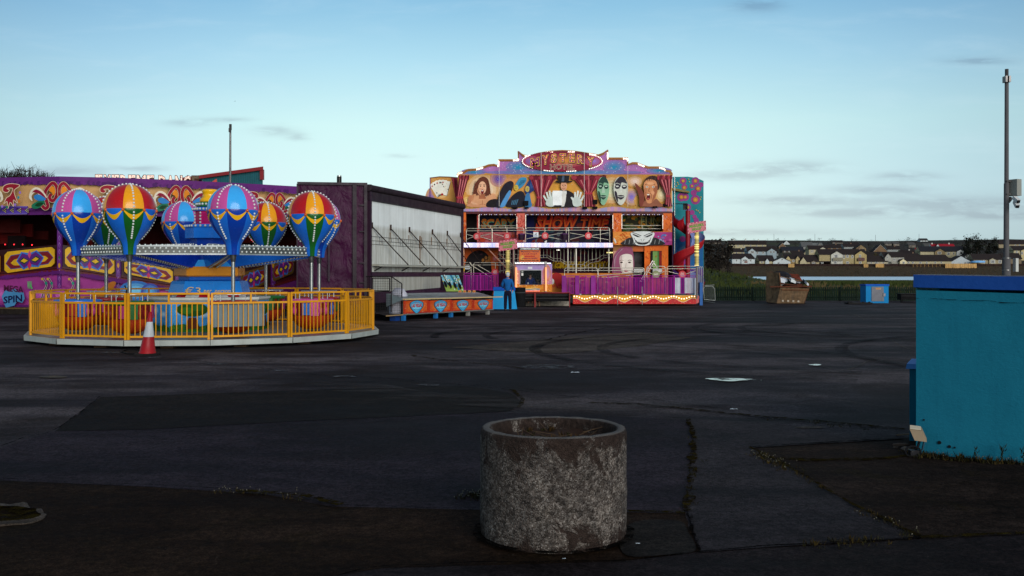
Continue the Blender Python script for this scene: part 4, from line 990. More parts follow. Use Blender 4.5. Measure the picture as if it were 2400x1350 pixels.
b.add([TS(0, .55), TS(1, .55), TS(1, TZ), TS(0, TZ), TS(0, .55)+dep, TS(1, .55)+dep, TS(1, TZ)+dep, TS(0, TZ)+dep], [(3, 2, 6, 7), (1, 5, 6, 2), (4, 7, 6, 5), (0, 4, 5, 1)], C(44, 18, 38)); b.build('trailer_body', 'matte', tl)
b = MB()
for px, w in ((831, 9), (857, 7)):
    q = e0.lerp(e1, (px-697)/164); b.obox(q+u*(TZ/2+.25)+nn*.09, (e1-e0).normalized()*w/2*.0163, nn*.05, u*(TZ/2-.27), C(30, 8, 26))
b.obox(e0.lerp(e1, .5)+u*TZ+nn*.06, (e1-e0)/2, nn*.06, u*.05, C(36, 16, 34)); b.obox(e0.lerp(e1, 0)+u*(TZ/2+.25)+nn*.05, (e1-e0)*.01, nn*.04, u*(TZ/2-.27), C(40, 14, 36))
for z in (1.35, 2.1, 3.3, 4.3): b.obox(e0.lerp(e1, .93)+u*z+nn*.12, (e1-e0)*.045, nn*.015, u*.018, C(30, 8, 26))
b.obox(e0.lerp(e1, .45)+u*2.3+nn*.1, (e1-e0)*.012, nn*.04, u*.9, C(40, 14, 38)); b.obox(e0.lerp(e1, .45)+u*3.2+nn*.1, (e1-e0)*.04, nn*.04, u*.06, C(30, 14, 30))
b.build('door_frame', 'paint', tl)
b = MB(); b.cyl(TS(-.01, TZ-.14, .1), TS(1.005, TZ-.14, .1), .13, n=10, col=C(48, 34, 44)); b.build('awning_roll', 'rust', tl)
b = MB(); zp0, zp1 = 1.76, TZ-.62
b.obox((TS(0, TZ-.43, .05)+TS(1, TZ-.43, .05))/2, (TS(1, 0)-TS(0, 0))/2*1.005, (TS(0, 0, 1)-TS(0, 0))*.06, u*.17, C(34, 18, 30))
for uu in (.008, .996): b.obox(TS(uu, TZ/2+.2, .05), (TS(1, 0)-TS(0, 0))*.006, (TS(0, 0, 1)-TS(0, 0))*.07, u*(TZ/2-.2), C(46, 22, 42))
b.obox((TS(0, 1.66, .05)+TS(1, 1.66, .05))/2, (TS(1, 0)-TS(0, 0))/2, (TS(0, 0, 1)-TS(0, 0))*.07, u*.09, C(52, 24, 46)); b.build('side_frame', 'paint', tl)
m, nt, bs = newmat('grimy'); v = mapv(nt); vs2 = mapv(nt, (6, 6, .25)); g = N(nt, 'ShaderNodeNewGeometry'); sp = N(nt, 'ShaderNodeSeparateXYZ'); L(nt, g.outputs['Position'], sp.inputs[0])
low = N(nt, 'ShaderNodeMapRange'); L(nt, sp.outputs[2], low.inputs[0]); low.inputs[1].default_value = 3.62; low.inputs[2].default_value = 3.45
st = ramp(nt, noisen(nt, vs2, 1.5, 8, .72), [(.38, 0), (.68, 1)]); up = mathn(nt, 'MULTIPLY', st, .22)
fac = mathn(nt, 'ADD', up, mathn(nt, 'MULTIPLY', mathn(nt, 'MULTIPLY', st, low.outputs[0]), .75))
c = mixn(nt, fac, mixn(nt, 1, vcol(nt), ramp(nt, noisen(nt, v, .8, 5), [(.3, .86), (.7, 1.04)]), 'MULTIPLY'), (.20, .185, .13, 1)); c = mixn(nt, mathn(nt, 'MULTIPLY', mathn(nt, 'MULTIPLY', ramp(nt, noisen(nt, vs2, 3.2, 6, .7), [(.58, 0), (.7, 1)]), low.outputs[0]), .8), c, (.10, .075, .055, 1)); c = mixn(nt, mathn(nt, 'MULTIPLY', low.outputs[0], .35), c, (.42, .40, .33, 1))
L(nt, c, bs.inputs['Base Color']); bs.inputs['Roughness'].default_value = .5; bumpn(nt, bs, noisen(nt, vs2, 2, 3), .12, .02)
b = MB(); k = .02; b.add([TS(.012, zp0, k), TS(.99, zp0, k), TS(.99, zp1, k), TS(.012, zp1, k)], [(0, 1, 2, 3)], C(236, 240, 238)); wp = b.build('white_panel', 'grimy', tl)
A = Art(lambda x, y, o: TP(x, y, .02+o), .003)
for px, y0, y1, w in ((869.5, 540, 552, 1.6), (913, 545, 561, 2.2), (957, 551, 568, 2), (983, 553, 618, 3), (987, 556, 585, 1.6), (1010, 556, 575, 2), (1046, 560, 574, 2)): A.poly([(px-w/2, y0), (px+w/2, y0), (px+w*.3, y1), (px-w*.3, y1)], C(128, 92, 62))
A.mb.build('rust_stain', 'matte', wp)
b = MB(); sh = C(170, 172, 164); b.add([TS(.03, 2.07, .02), TS(1, 2.07, .02), TS(1, 2.02, .5), TS(.03, 2.02, .5), TS(.03, 2.0, .02), TS(1, 2.0, .02), TS(1, 1.97, .5), TS(.03, 1.97, .5)], [(0, 1, 2, 3), (4, 7, 6, 5), (3, 2, 6, 7), (0, 3, 7, 4), (1, 5, 6, 2)], sh); shf = b.build('shelf', 'grimy', tl)
for uu in (.05, .3, .52, .75): b = MB(); b.beam(TS(uu, 1.8, .05), TS(uu, 1.98, .4), .04, .04, C(70, 66, 62)); b.build('shelf_bracket', 'metal', shf)
for (x0, y0), (x1, y1) in (((869, 531), (955, 619)), ((913, 536), (994, 618)), ((957, 541), (1035, 619)), ((1011, 546), (1081, 619)), ((1046, 549), (1120, 618)), ((1077, 553), (1150, 619))):
    q = TP(x0, y0, .06); d = TS(1, 0)-TS(0, 0); d.normalize(); nn2 = TS(0, 0, 1)-TS(0, 0); e = TS(tsu(x0), 2.05, .5)+d*(2.6 if x0 < 1000 else 2.2); b = MB(); b.cyl(q, e, .022, n=6, col=C(44, 30, 26)); b.obox(q+u*.05, (.03, 0, 0), (0, .03, 0), u*.11, C(52, 30, 22)); b.build('stay_rod', 'rust', tl)
b = MB()
for z in (3.13, 2.97, 2.83): b.cyl(TS(.01, z, .05), TS(.99, z, .05), .007, n=4, col=C(90, 86, 80))
for i in range(46): 
    if RD.random() < .75: b.cyl(TS(.01+i/47, 3.13, .05), TS(.01+i/47, RD.choice([2.97, 2.83]), .05), .006, n=4, col=C(90, 86, 80))
b.build('wire_lattice', 'metal', tl)
b = MB(); b.add([TS(.0, 1.58, .03), TS(1.0, 1.58, .03), TS(1.0, .55, .03), TS(.0, .55, .03)], [(0, 3, 2, 1)], C(58, 22, 50)); b.build('lower_side', 'paint', tl)
b = MB(); b.plate([TP(x, y, .05) for x, y in ((868, 645), (1027, 644), (1027, 674), (932, 682), (868, 684))], (.05, .05, 0), C(196, 196, 190)); b.build('lower_white_panel', 'grimy', tl)
b = MB(); b.plate([TP(x, y, .06) for x, y in ((1030, 645), (1078, 645), (1078, 678), (1030, 680))], (.05, .05, 0), C(38, 16, 34)); b.build('dark_hatch', 'matte', tl)
b = MB(); q = P(795, 430, 41); b.cyl(q-u*.3, q+u*.28, .1, n=8, col=C(40, 38, 38)); b.cyl(q+u*.28, q+u*.33, .09, n=8, col=C(190, 190, 186)); b.build('roof_vent', 'metal', tl)
b = MB()
for uu in (.12, .2, .85): b.cyl(TS(uu, .42, -.3), TS(uu, .42, -.55), .42, n=14, col=C(14, 13, 13))
b.obox((TS(0, .62, -1)+TS(1, .62, -1))/2, (TS(1, 0)-TS(0, 0))/2, (TS(0, 0, 1)-TS(0, 0))*.9, u*.1, C(18, 14, 16)); b.build('chassis', 'matte', tl)

# ---------------------------------------------------------------- the stall counter in front of it
K0 = Vector(((946-1200)/F*35.7, 35.7, 0)); K1 = Vector(((1155-1200)/F*41.5, 41.5, 0)); kd = (K1-K0).normalized(); kn = Vector((kd.y, -kd.x, 0)); KL = (K1-K0).length
def KP(s, z, o=0): return K0+kd*s+Vector((0, 0, z))+kn*o
st = thing('stall_counter', 'long steel topped stall counter with orange panels on blue legs beside the trailer', 'stall counter', K0)
b = MB(); AL = C(168, 172, 172)
b.add([KP(0, .80, 0), KP(KL, .74, 0), KP(KL, .92, -.75), KP(0, .98, -.75), KP(0, .77, 0), KP(KL, .71, 0), KP(KL, .5, -.75), KP(0, .5, -.75)], [(0, 1, 2, 3), (4, 5, 1, 0), (4, 0, 3, 7), (1, 5, 6, 2), (3, 2, 6, 7)], [AL, C(150, 150, 146), AL, AL, C(90, 90, 90)])
for o in (.25, .5): b.add([KP(0, .80+.24*o/1.0+.012, -o*.75), KP(KL, .74+.24*o+.012, -o*.75), KP(KL, .74+.24*o+.014, -o*.75-.05), KP(0, .8+.24*o+.014, -o*.75-.05)], [(0, 1, 2, 3)], C(206, 208, 206))
b.build('counter_top', 'metal', st)
b = MB(); b.obox((KP(-.05, .775, .04)+KP(KL+.7, .715, .04))/2, (KP(KL+.7, .715)-KP(-.05, .775))/2, kn*.05, u*.022, C(206, 180, 128)); b.build('counter_edge', 'paint', st)
for i in range(4):
    s0, s1 = KL*i/4+.02, KL*(i+1)/4-.02; f = lambda a, v, o, s0=s0, s1=s1: KP(s0+(s1-s0)*a, .25-.0*s0+(.72-.02*i-.25)*v-.012*i, .0+o)
    b = MB(); b.plate([f(0, 0, 0), f(1, 0, 0), f(1, 1, 0), f(0, 1, 0)], -kn*.03, C(206, 78, 24)); pn = b.build('counter_panel', 'mural', st)
    A = Art(f, .004, .0012)
    A.glow(.5, .5, .46, .5, C(232, 140, 30), C(206, 84, 24), 4); A.poly([(0, 0), (1, 0), (1, .1), (0, .1)], C(170, 34, 18)); A.poly([(0, 0), (.05, 0), (.05, 1), (0, 1)], C(190, 44, 20)); A.poly([(.95, 0), (1, 0), (1, 1), (.95, 1)], C(190, 44, 20))
    A.dots([(RD.random(), RD.random()) for _ in range(34)], .012, [C(250, 200, 120), C(250, 224, 170), C(236, 150, 50)])
    dm = [(.5, -.06), (.7, .28), (.79, .6), (.74, .86), (.5, 1.0), (.26, .86), (.21, .6), (.3, .28)]
    A.poly(dm, C(20, 34, 60), sm=True); A.poly([(.5+(x-.5)*.9, .5+(y-.48)*.92) for x, y in dm], C(64, 160, 206), sm=True)
    A.poly([(.5+(x-.5)*.78, .5+(y-.48)*.55) for x, y in dm], C(120, 200, 226), sm=True)
    flip = lambda t, cx, cy, w, h, c, bo: A.text(t, cx, cy, w, -h, c, bold=bo)
    flip('LAS VEGAS', .5, .6, .44, .3, C(16, 20, 44), .06); flip('LAS VEGAS', .5, .6, .43, .27, C(214, 40, 40), .02); flip('fabulous', .5, .3, .22, .1, C(28, 70, 110), 0)
    flip('WELCOME', .5, .84, .18, .07, C(200, 60, 40), .0)
    A.mb.build('panel_artwork', 'paint', pn)
b = MB(); b.obox((KP(-.02, .23, .02)+KP(KL, .2, .02))/2, (KP(KL, .2)-KP(-.02, .23))/2, kn*.04, u*.022, C(176, 168, 156)); b.build('bottom_rail', 'metal', st)
for i, s_ in enumerate((.05, 2.2, 3.3, 4.6, 6.2)):
    b = MB(); b.obox(KP(s_, .11, -.04), kd*.07, kn*.06, u*.11, C(30, 112, 178) if i < 3 else C(140, 136, 130)); b.build('leg', 'paint', st)
b = MB(); b.obox(KP(-.1, .1, -.3), kd*.16, kn*.12, u*.1, C(20, 60, 130)); b.build('corner_foot', 'paint', st)
b = MB(); FL = C(30, 20, 26); W0 = TS(0, 0, 0); W1 = TS(1, 0, 0)
b.add([KP(-1.1, .24, .0), KP(KL, .24, -.05), TS(.85, .24, 0), TS(0, .24, 0), KP(-1.1, .2, .0), KP(KL, .2, -.05)], [(0, 1, 2, 3), (4, 5, 1, 0)], [FL, C(160, 130, 90)]); b.build('stall_floor', 'paint', st)
# folding mesh gate at its left end
gt = thing('mesh_gate', 'dark steel mesh gate with sloped corner at the left end of the stall counter', 'gate', (K0.x-1.2, K0.y, .24))
def CGp(px, py): return P(px, py, 35.95)
b = MB(); dk = C(34, 26, 28)
for pts in ([(858, 648), (917, 648), (942, 665), (942, 736), (873, 736)], [(873, 651), (873, 684)], [(917, 648), (917, 732)], [(873, 652), (913, 652), (913, 682), (873, 682)]): b.tube([CGp(*q) for q in pts], .022, dk, 6)
b.build('gate_frame', 'metal', gt); b = MB()
for x in range(860, 942, 4): b.cyl(CGp(x, 649 if x < 917 else 649+(x-917)*.68), CGp(x, 734), .0042, n=4, col=C(60, 56, 56), caps=False)
for y in range(652, 735, 4): b.cyl(CGp(858, y), CGp(942 if y > 666 else 917+(y-649)*1.4, y), .0042, n=4, col=C(60, 56, 56), caps=False)
b.build('wire_mesh', 'metal', gt)
q = P(935, 732, 36.5); q.z = .24; b = MB(); vs = []; nu, nv = 16, 12
for j in range(nv+1):
    for i in range(nu):
        t = j/nv*PI/2; a = 2*PI*i/nu; r = .42*math.cos(t)**.5*(1+.1*MN.noise((math.cos(a)*2, math.sin(a)*2, j*.4))); vs.append(q+Vector((r*math.cos(a)*.85, r*math.sin(a), .92*math.sin(t)*(1+.04*MN.noise((a, t*3, 1))))))
b.add(vs, [(j*nu+i, j*nu+(i+1) % nu, (j+1)*nu+(i+1) % nu, (j+1)*nu+i) for j in range(nv) for i in range(nu)], C(188, 186, 196), 0, True)
tag(b.build('white_sack', 'cloth', origin=q), 'bulging pale plastic sack behind the mesh gate of the stall', 'sack')
# leaning painted board with face holes
pb = thing('photo_board', 'painted landscape board with dark oval holes leaning behind the stall counter', 'painted board', P(1060, 682, 42.3))
f = lambda u_, v, o: P(1033+(1075-1033)*u_+(13*v), 645+38*v, 42.6-1.0*(v)+0-o)
b = MB(); b.plate([f(0, 0, 0), f(1, 0, 0), f(1.0, 1, 0), f(0, 1, 0)], (0, .03, 0), C(128, 190, 206)); b.build('board', 'mural', pb)
A = Art(f, .004, .0015); A.poly([(0, .55), (.3, .6), (.7, .5), (1, .62), (1, 1), (0, 1)], C(150, 178, 84)); A.poly([(.1, 0), (.16, 0), (.3, .6), (.2, .6)], C(50, 66, 60)); A.poly([(.5, 0), (.62, 0), (.8, 1), (.72, 1)], C(40, 120, 160)); A.poly([(.78, 0), (.84, 0), (.9, .5), (.84, .5)], C(60, 80, 60))
for i in range(40): A.ell(RD.random(), RD.random()*.9, .03, .05, RD.choice([C(220, 226, 220), C(90, 150, 70), C(200, 170, 80), C(60, 110, 150)]), n=7)
for x, y in ((.1, .55), (.34, .6), (.6, .62), (.86, .66)): A.ell(x, y, .075, .2, C(14, 14, 16), n=14)
A.mb.build('board_painting', 'mural', pb)
for i, x in enumerate((1078, 1089, 1100, 1111)):
    b = MB(); q = P(x, 685.5, 40.3); b.plate([q+Vector((-.07, 0, .0)), q+Vector((.07, 0, 0)), q+Vector((.05, .04, .09)), q+Vector((-.05, .04, .09))], (0, .03, 0), C(196, 150, 90)); b.face([q+Vector((-.04, -.004, .02)), q+Vector((.04, -.004, .02)), q+Vector((.03, .02, .07)), q+Vector((-.03, .02, .07))], C(200, 90, 40))
    tag(b.build('price_card', 'paint', origin=q), ['leftmost small orange card standing on the steel counter', 'second small orange card from the left on the counter', 'third small orange card from the left on the counter', 'rightmost small orange card standing on the steel counter'][i], 'card', 'small cards on the stall counter')

# ---------------------------------------------------------------- blue block beside the man
bl = thing('blue_plinth', 'bright blue flared plinth with a darker blue cap next to the man', 'plinth', P(1182, 722, 47.5))
Yk = 47.4; z0 = 0
b = MB(); pts = [P(x, y, Yk) for x, y in ((1158, 680), (1206, 680), (1212, 724.5), (1153, 726))]
for p in pts[2:]: p.z = 0
b.plate(pts, (0, 1.2, 0), C(44, 156, 218)); b.build('plinth_base', 'render', bl)
b = MB(); b.plate([P(x, y, Yk-.06) for x, y in ((1156, 673), (1208, 673), (1208, 681), (1156, 681))], (0, 1.3, 0), C(26, 84, 184)); b.build('plinth_cap', 'render', bl)
b = MB(); q = P(1219, 700, 50.2); b.cyl(Vector((q.x, q.y, .02)), Vector((q.x, q.y, 1.0)), .28, n=14, col=C(16, 15, 17)); b.cyl(Vector((q.x, q.y, .72)), Vector((q.x, q.y, .76)), .29, n=14, col=C(70, 70, 72))
tag(b.build('rubbish_barrel', 'matte', origin=(q.x, q.y, 0)), 'black barrel bin between the blue plinth and the ticket booth', 'bin')

# ---------------------------------------------------------------- people
def skin(name, verts, edges, rads, mat, col, parent, root=0, sub=1):
    me = bpy.data.meshes.new(name); o = root_org(parent); me.from_pydata([tuple(Vector(v)-o) for v in verts], edges, [])
    ob = bpy.data.objects.new(name, me); COL.objects.link(ob)
    md = ob.modifiers.new('skin', 'SKIN'); md.use_smooth_shade = True
    for i, r in enumerate(rads):
        sv = me.skin_vertices[0].data[i]; sv.radius = (r, r) if isinstance(r, (int, float)) else r; sv.use_root = (i == root)
    s = ob.modifiers.new('sub', 'SUBSURF'); s.levels = sub; s.render_levels = sub
    dg = bpy.context.evaluated_depsgraph_get(); dg.update(); m2 = bpy.data.meshes.new_from_object(ob.evaluated_get(dg)); ob.modifiers.clear(); ob.data = m2; bpy.data.meshes.remove(me)
    m2.name = name; m2.materials.clear(); m2.materials.append(MATS[mat]); at = m2.color_attributes.new('Col', 'FLOAT_COLOR', 'CORNER'); at.data.foreach_set('color', list(col)*len(m2.loops))
    for p in m2.polygons: p.use_smooth = True
    ob.parent = parent; return ob
def person(base, face, label, H=1.74, top=C(24, 92, 158), leg=C(22, 22, 42), hair=C(196, 198, 200), seated=False, back=True):
    """face: unit vector the person looks along"""
    s = H/1.74; f = Vector(face).normalized(); r = Vector((f.y, -f.x, 0)); u = Vector((0, 0, 1)); o = Vector(base)
    t = thing('person', label, 'person', o)
    Q = lambda x, y, z: o+(r*x+f*y+u*z)*s
    SKN = C(206, 150, 124)
    V = []; E = []; Rr = []
    def chain(pts, start=None):
        k = start
        for p, rad in pts:
            V.append(Q(*p)); Rr.append(rad*s); n = len(V)-1
            if k is not None: E.append((k, n))
            k = n
        return k
    pel = chain([((0, 0, .93), .12)]); ch = chain([((0, .0, 1.1), .105), ((0, .0, 1.28), .125), ((0, -.01, 1.4), .09)], pel); nk = chain([((0, 0, 1.5), .055), ((0, .01, 1.56), .058), ((0, .025, 1.63), .083), ((0, .02, 1.7), .062)], ch)
    armR = [((.19, -.01, 1.4), .05), ((.245, -.02, 1.14), .042), ((.22, .06, .93), .03)]; armL = [((-.19, -.01, 1.4), .05), ((-.255, .0, 1.15), .042), ((-.2, .2, 1.05), .03)]
    for arm, sg in ((armR, 1), (armL, -1)):
        w = chain(arm, ch); p = arm[-1][0]; d = Vector((-.02*sg, .03, -.075)) if sg > 0 else Vector((.03, .07, -.03))
        pm = chain([((p[0]+d.x*.6, p[1]+d.y*.6, p[2]+d.z*.6), .03)], w)
        for k in range(4):
            ofs = Vector((0, (k-1.5)*.02, 0)) if sg > 0 else Vector(((k-1.5)*.02, 0, 0)); ln = (.9, 1, .95, .75)[k]
            e1 = Vector(p)+d*1.2+ofs; e2 = e1+d*.55*ln+Vector((-.012*sg, .005, 0)); chain([(tuple(e1), .009), (tuple(e2), .008)], pm)
        th = Vector(p)+d*.7+Vector((0, .045, .0)); chain([(tuple(th), .01), (tuple(th+d*.4), .009)], pm)
    for sg in (-1, 1): chain([((.09*sg, 0, .86), .08), ((.1*sg, .015, .5), .055), ((.105*sg, -.01, .1), .04), ((.12*sg, .12, .035), .035)], pel)
    skin('body', V, E, Rr, 'skin', SKN, t)
    V, E, Rr = [], [], []
    c0 = chain([((0, 0, .9), (.165, .125)), ((0, .0, 1.0), (.165, .125)), ((0, -.01, 1.2), (.185, .135)), ((0, -.02, 1.36), (.185, .125)), ((0, -.01, 1.47), (.085, .08)), ((0, 0, 1.5), (.07, .07))]) if False else None
    V, E, Rr = [], [], []
    a = chain([((0, 0, .88), .155), ((0, 0, 1.02), .155), ((0, -.01, 1.2), .165), ((0, -.02, 1.34), .15), ((0, -.01, 1.45), .085), ((0, .0, 1.5), .07), ((0, .01, 1.545), .066)])
    chain([((.17, -.02, 1.385), .085), ((.25, -.03, 1.15), .068), ((.225, .05, .95), .05)], 3); chain([((-.17, -.02, 1.385), .085), ((-.262, -.01, 1.16), .068), ((-.21, .17, 1.06), .05)], 3)
    skin('sweater', V, E, Rr, 'cloth', top, t)
    if not seated:
        V, E, Rr = [], [], []
        chain([((0, 0, .97), .135), ((0, 0, .88), .14)]); 
        for sg in (-1, 1): chain([((.088*sg, 0, .8), .105), ((.1*sg, .015, .5), .083), ((.11*sg, -.005, .2), .075), ((.112*sg, 0, .07), .078)], 1)
        skin('trousers', V, E, Rr, 'cloth', leg, t)
        for sg in (-1, 1):
            V, E, Rr = [], [], []; dx = .05 if sg > 0 else -.01; chain([((.112*sg, -.06, .045), .045), ((.115*sg, .02, .05), .05), ((.12*sg+dx, .15, .04), .04), ((.12*sg+dx, .2, .035), .028)]); skin('shoe', V, E, Rr, 'paint', C(26, 20, 20), t)
    b = MB(); hc = Q(0, .02, 1.655); n, m_ = 16, 10; vs = []; fs = []
    for i in range(m_+1):
        th = PI*.74*i/m_
        for k in range(n):
            a = 2*PI*k/n; d = r*math.sin(th)*math.cos(a)*.9+f*math.sin(th)*math.sin(a)+u*math.cos(th)
            if d.dot(f) > .35 and d.z < .5: d = d*.8
            vs.append(hc+d*s*.104*(1+.05*MN.noise((a*2, th*5, 2))))
    b.add(vs, [(i*n+k, (i+1)*n+k, (i+1)*n+(k+1) % n, i*n+(k+1) % n) for i in range(m_) for k in range(n)], hair, 0, True); b.build('hair', 'cloth', t)
    b = MB()
    for sg in (-1, 1): b.ball(Q(.083*sg, .015, 1.63), .026*s, SKN, 8, 6, sc=(.5, .7, 1.2)); b.ball(Q(.032*sg, .1, 1.645), .011*s, C(40, 34, 32), 6, 4)
    b.ball(Q(0, .108, 1.62), .016*s, SKN, 6, 5, sc=(.8, 1.2, 1.4)); b.obox(Q(0, .098, 1.583), r*.024*s, f*.006*s, u*.005*s, C(150, 80, 76)); b.build('face', 'skin', t)
    return t
pp = G(1190, 729.5); person(pp, (.12, 1, 0), 'grey haired man in a blue jumper and dark trousers, seen from behind')
# ================================================================ the funhouse
HYY = 54.0
fh = thing('funhouse', 'two storey painted funhouse with bulb trimmed scalloped top and mural of magic figures', 'funhouse', ((1330-1200)/F*55, 55, 0))
def H(x, y, o=0): return P(x, y, HYY-o)
def part(name, mb, mat='paint', parent=None): return mb.build(name, mat, parent or fh)
TEAL = C(40, 138, 178); LILAC = C(176, 112, 176); OCH = C(176, 110, 28); GOLD = C(222, 158, 52); CREAM = C(246, 226, 180); SKN = C(224, 160, 116); SKD = C(176, 104, 70); MARO = C(140, 30, 52)
# --- top board
sil = [(1073, 410), (1073, 408), (1080, 402), (1092, 402)]
left = [(1072, 409), (1075, 404), (1081, 402), (1088, 402), (1092, 398), (1098, 396), (1114, 395), (1130, 391), (1146, 385), (1158, 384), (1169, 387), (1169, 373), (1215, 373), (1215, 353), (1226, 362), (1240, 364.5), (1262, 358), (1290, 353), (1318, 351.5)]
right = [(1318, 351.5), (1345, 353), (1375, 357.5), (1402, 362), (1413, 358), (1424, 350), (1424, 369), (1471, 369), (1471, 384), (1482, 380), (1492, 380), (1506, 386), (1520, 390), (1545, 390), (1556, 393), (1561, 398), (1570, 399), (1574, 404), (1574, 409)]
out = left+right[1:]
b = MB(); b.plate([H(x, y) for x, y in out], (0, .18, 0), LILAC, C(90, 60, 40)); top = part('top_board', b, 'mural')
A = Art(H, .004, .0012)
for (x, y, rx, ry) in ((1110, 403, 30, 8), (1215, 392, 30, 16), (1440, 392, 26, 16), (1545, 400, 30, 8), (1320, 404, 190, 6)): A.glow(x, y, rx, ry, TEAL, C(130, 116, 176), 4)
A.dots([(x, y) for x, y in [(RD.uniform(1085, 1560), RD.uniform(392, 406)) for _ in range(50)]]+[(RD.uniform(1172, 1225), RD.uniform(380, 404)) for _ in range(20)]+[(RD.uniform(1410, 1468), RD.uniform(380, 404)) for _ in range(20)], .8, [C(236, 220, 240), C(200, 220, 250), C(240, 200, 220)])
A.mb.build('board_painting', 'mural', top)
A = Art(lambda x, y, o: H(x, y, .02+o), .004); inner = []
A.stroke([(x, y+2.6) for x, y in out], 5.6, OCH); bord = along([(x, y+2.6) for x, y in out], 3.4)
for (x, y), dx in ((bord[i], i) for i in range(len(bord))):
    if (dx//5) % 3: A.dots([(x, y-.8), (x, y+1.2)], .85, C(96, 30, 22))
    else: A.dots([(x-.9, y-1), (x+.9, y), (x-.4, y+1.6)], .95, C(255, 236, 220), mi=1, n=5)
A.mb.build('bulb_border', ['paint', 'lamp'], top)
# --- oval name sign
b = MB(); ov = [(1318+94*math.cos(2*PI*k/40), 378+24*math.sin(2*PI*k/40)*(1-.0*k)) for k in range(40)]; b.plate([H(x, y, .12) for x, y in ov], (0, .1, 0), C(140, 34, 60)); ns = part('name_sign', b, 'mural')
A = Art(lambda x, y, o: H(x, y, .12+o), .004)
A.glow(1245, 378, 22, 13, C(120, 100, 180), C(168, 50, 90), 3); A.glow(1392, 378, 22, 13, C(150, 110, 190), C(168, 50, 90), 3); A.glow(1330, 376, 44, 16, C(206, 130, 40), C(160, 44, 60), 4)
bulbs = along(ov+[ov[0]], 4.1); A.dots(bulbs, 1.35, C(110, 34, 26)); A.dots([q for q in bulbs if abs(q[0]-1318) > 76 or (q[1] > 390 and int(q[0]/26) % 2)], 1.4, C(255, 246, 236), mi=1)
for ch, x, y, w, h, tl_ in zip('MYSTERY', (1254, 1278, 1298, 1319, 1340, 1361, 1384), (380, 374.5, 371, 370, 370.5, 373, 379), (22, 16, 14, 15, 14, 16, 17), (22, 23, 22, 21, 21, 22, 22), (-.18, -.1, -.05, 0, .03, .08, .14)):
    A.text(ch, x+.8, y+.9, w+2, h+2, C(60, 14, 30), bold=.09, tilt=tl_); A.text(ch, x, y, w, h, C(232, 176, 40), bold=.07, tilt=tl_); A.text(ch, x, y, w-2.6, h-3, C(150, 40, 110), bold=.02, tilt=tl_)
    vs, fs, x0, x1, y0, y1 = textmesh(ch, .02)
    pts = []
    for _ in range(16):
        f = RD.choice(fs); u_ = sum(vs[j][0] for j in f)/len(f); v_ = sum(vs[j][1] for j in f)/len(f); pts.append((x+((u_-x0)/(x1-x0)-.5)*(w-2), y-((v_-y0)/(y1-y0)-.5)*(h-3)+((u_-x0)/(x1-x0)-.5)*tl_*w))
    A.dots(pts[:9], .75, C(236, 186, 80), mi=1)
A.text('HOTEL', 1318, 391, 58, 13, C(226, 176, 150), bold=.035); A.text('HOTEL', 1318, 391, 57, 11.4, C(96, 30, 40), bold=.0)
A.mb.build('sign_lettering', ['paint', 'glow'], ns)
# --- mural band
b = MB(); b.plate([H(x, y) for x, y in ((1073, 409), (1575, 409), (1575, 487), (1073, 487))], (0, .16, 0), C(214, 150, 70)); mu = part('mural_panel', b, 'mural')
b = MB(); b.plate([P(x, y, 54.9) for x, y in ((1007, 416), (1030, 413.5), (1052, 414), (1082, 417), (1082, 640), (1007, 640))], (0, .14, 0), C(206, 146, 72)); mw = part('side_wing', b, 'mural')
A = Art(lambda x, y, o: P(x, y, 54.9-o), .004)
A.glow(1010, 470, 14, 30, C(130, 96, 190), C(200, 150, 110), 4); A.glow(1036, 446, 24, 24, C(240, 214, 160), C(208, 150, 76), 4)
for i in range(5):
    rot = -.55+.2*i; cc_, ss_ = math.cos(rot), math.sin(rot); q = [(1036+x*cc_-y*ss_, 462+x*ss_+y*cc_) for x, y in ((-10, -40), (10, -40), (10, -6), (-10, -6))]
    A.poly([(x+.8, y+.8) for x, y in q], C(60, 50, 50)); A.poly(q, C(240, 236, 222)); x0, y0 = q[0]; A.ell(x0*.82+q[2][0]*.18, y0*.82+q[2][1]*.18, 1.6, 2.2, C(34, 22, 26) if i % 2 else C(170, 24, 30), n=8)
for q in ((1034, 428), (1037, 432), (1040, 437), (1050, 444), (1024, 452)): A.ell(*q, 1.2, 1.4, C(40, 20, 24), n=8)
A.poly([(1036, 452), (1040, 455), (1036, 459), (1033, 455)], C(170, 24, 30)); A.poly([(1058, 417), (1082, 418), (1082, 445), (1070, 470), (1066, 455)], MARO)
for i in range(5): A.poly([(1060+i*5, 418), (1062.5+i*5, 418), (1068+i*1.5, 462), (1067+i*1.5, 462)], C(94, 16, 34) if i % 2 else C(182, 66, 80))
A.stroke([(1008, 417), (1008, 600)], 2, C(90, 60, 140)); A.stroke([(1007, 417), (1030, 414), (1052, 414.6), (1080, 417)], 1.6, C(110, 50, 50)); A.dots([(RD.uniform(1010, 1060), RD.uniform(418, 478)) for _ in range(40)], .7, [C(250, 224, 170), C(240, 200, 130)])
A.mb.build('wing_painting', 'mural', mw)
A = Art(H, .004, .0011)
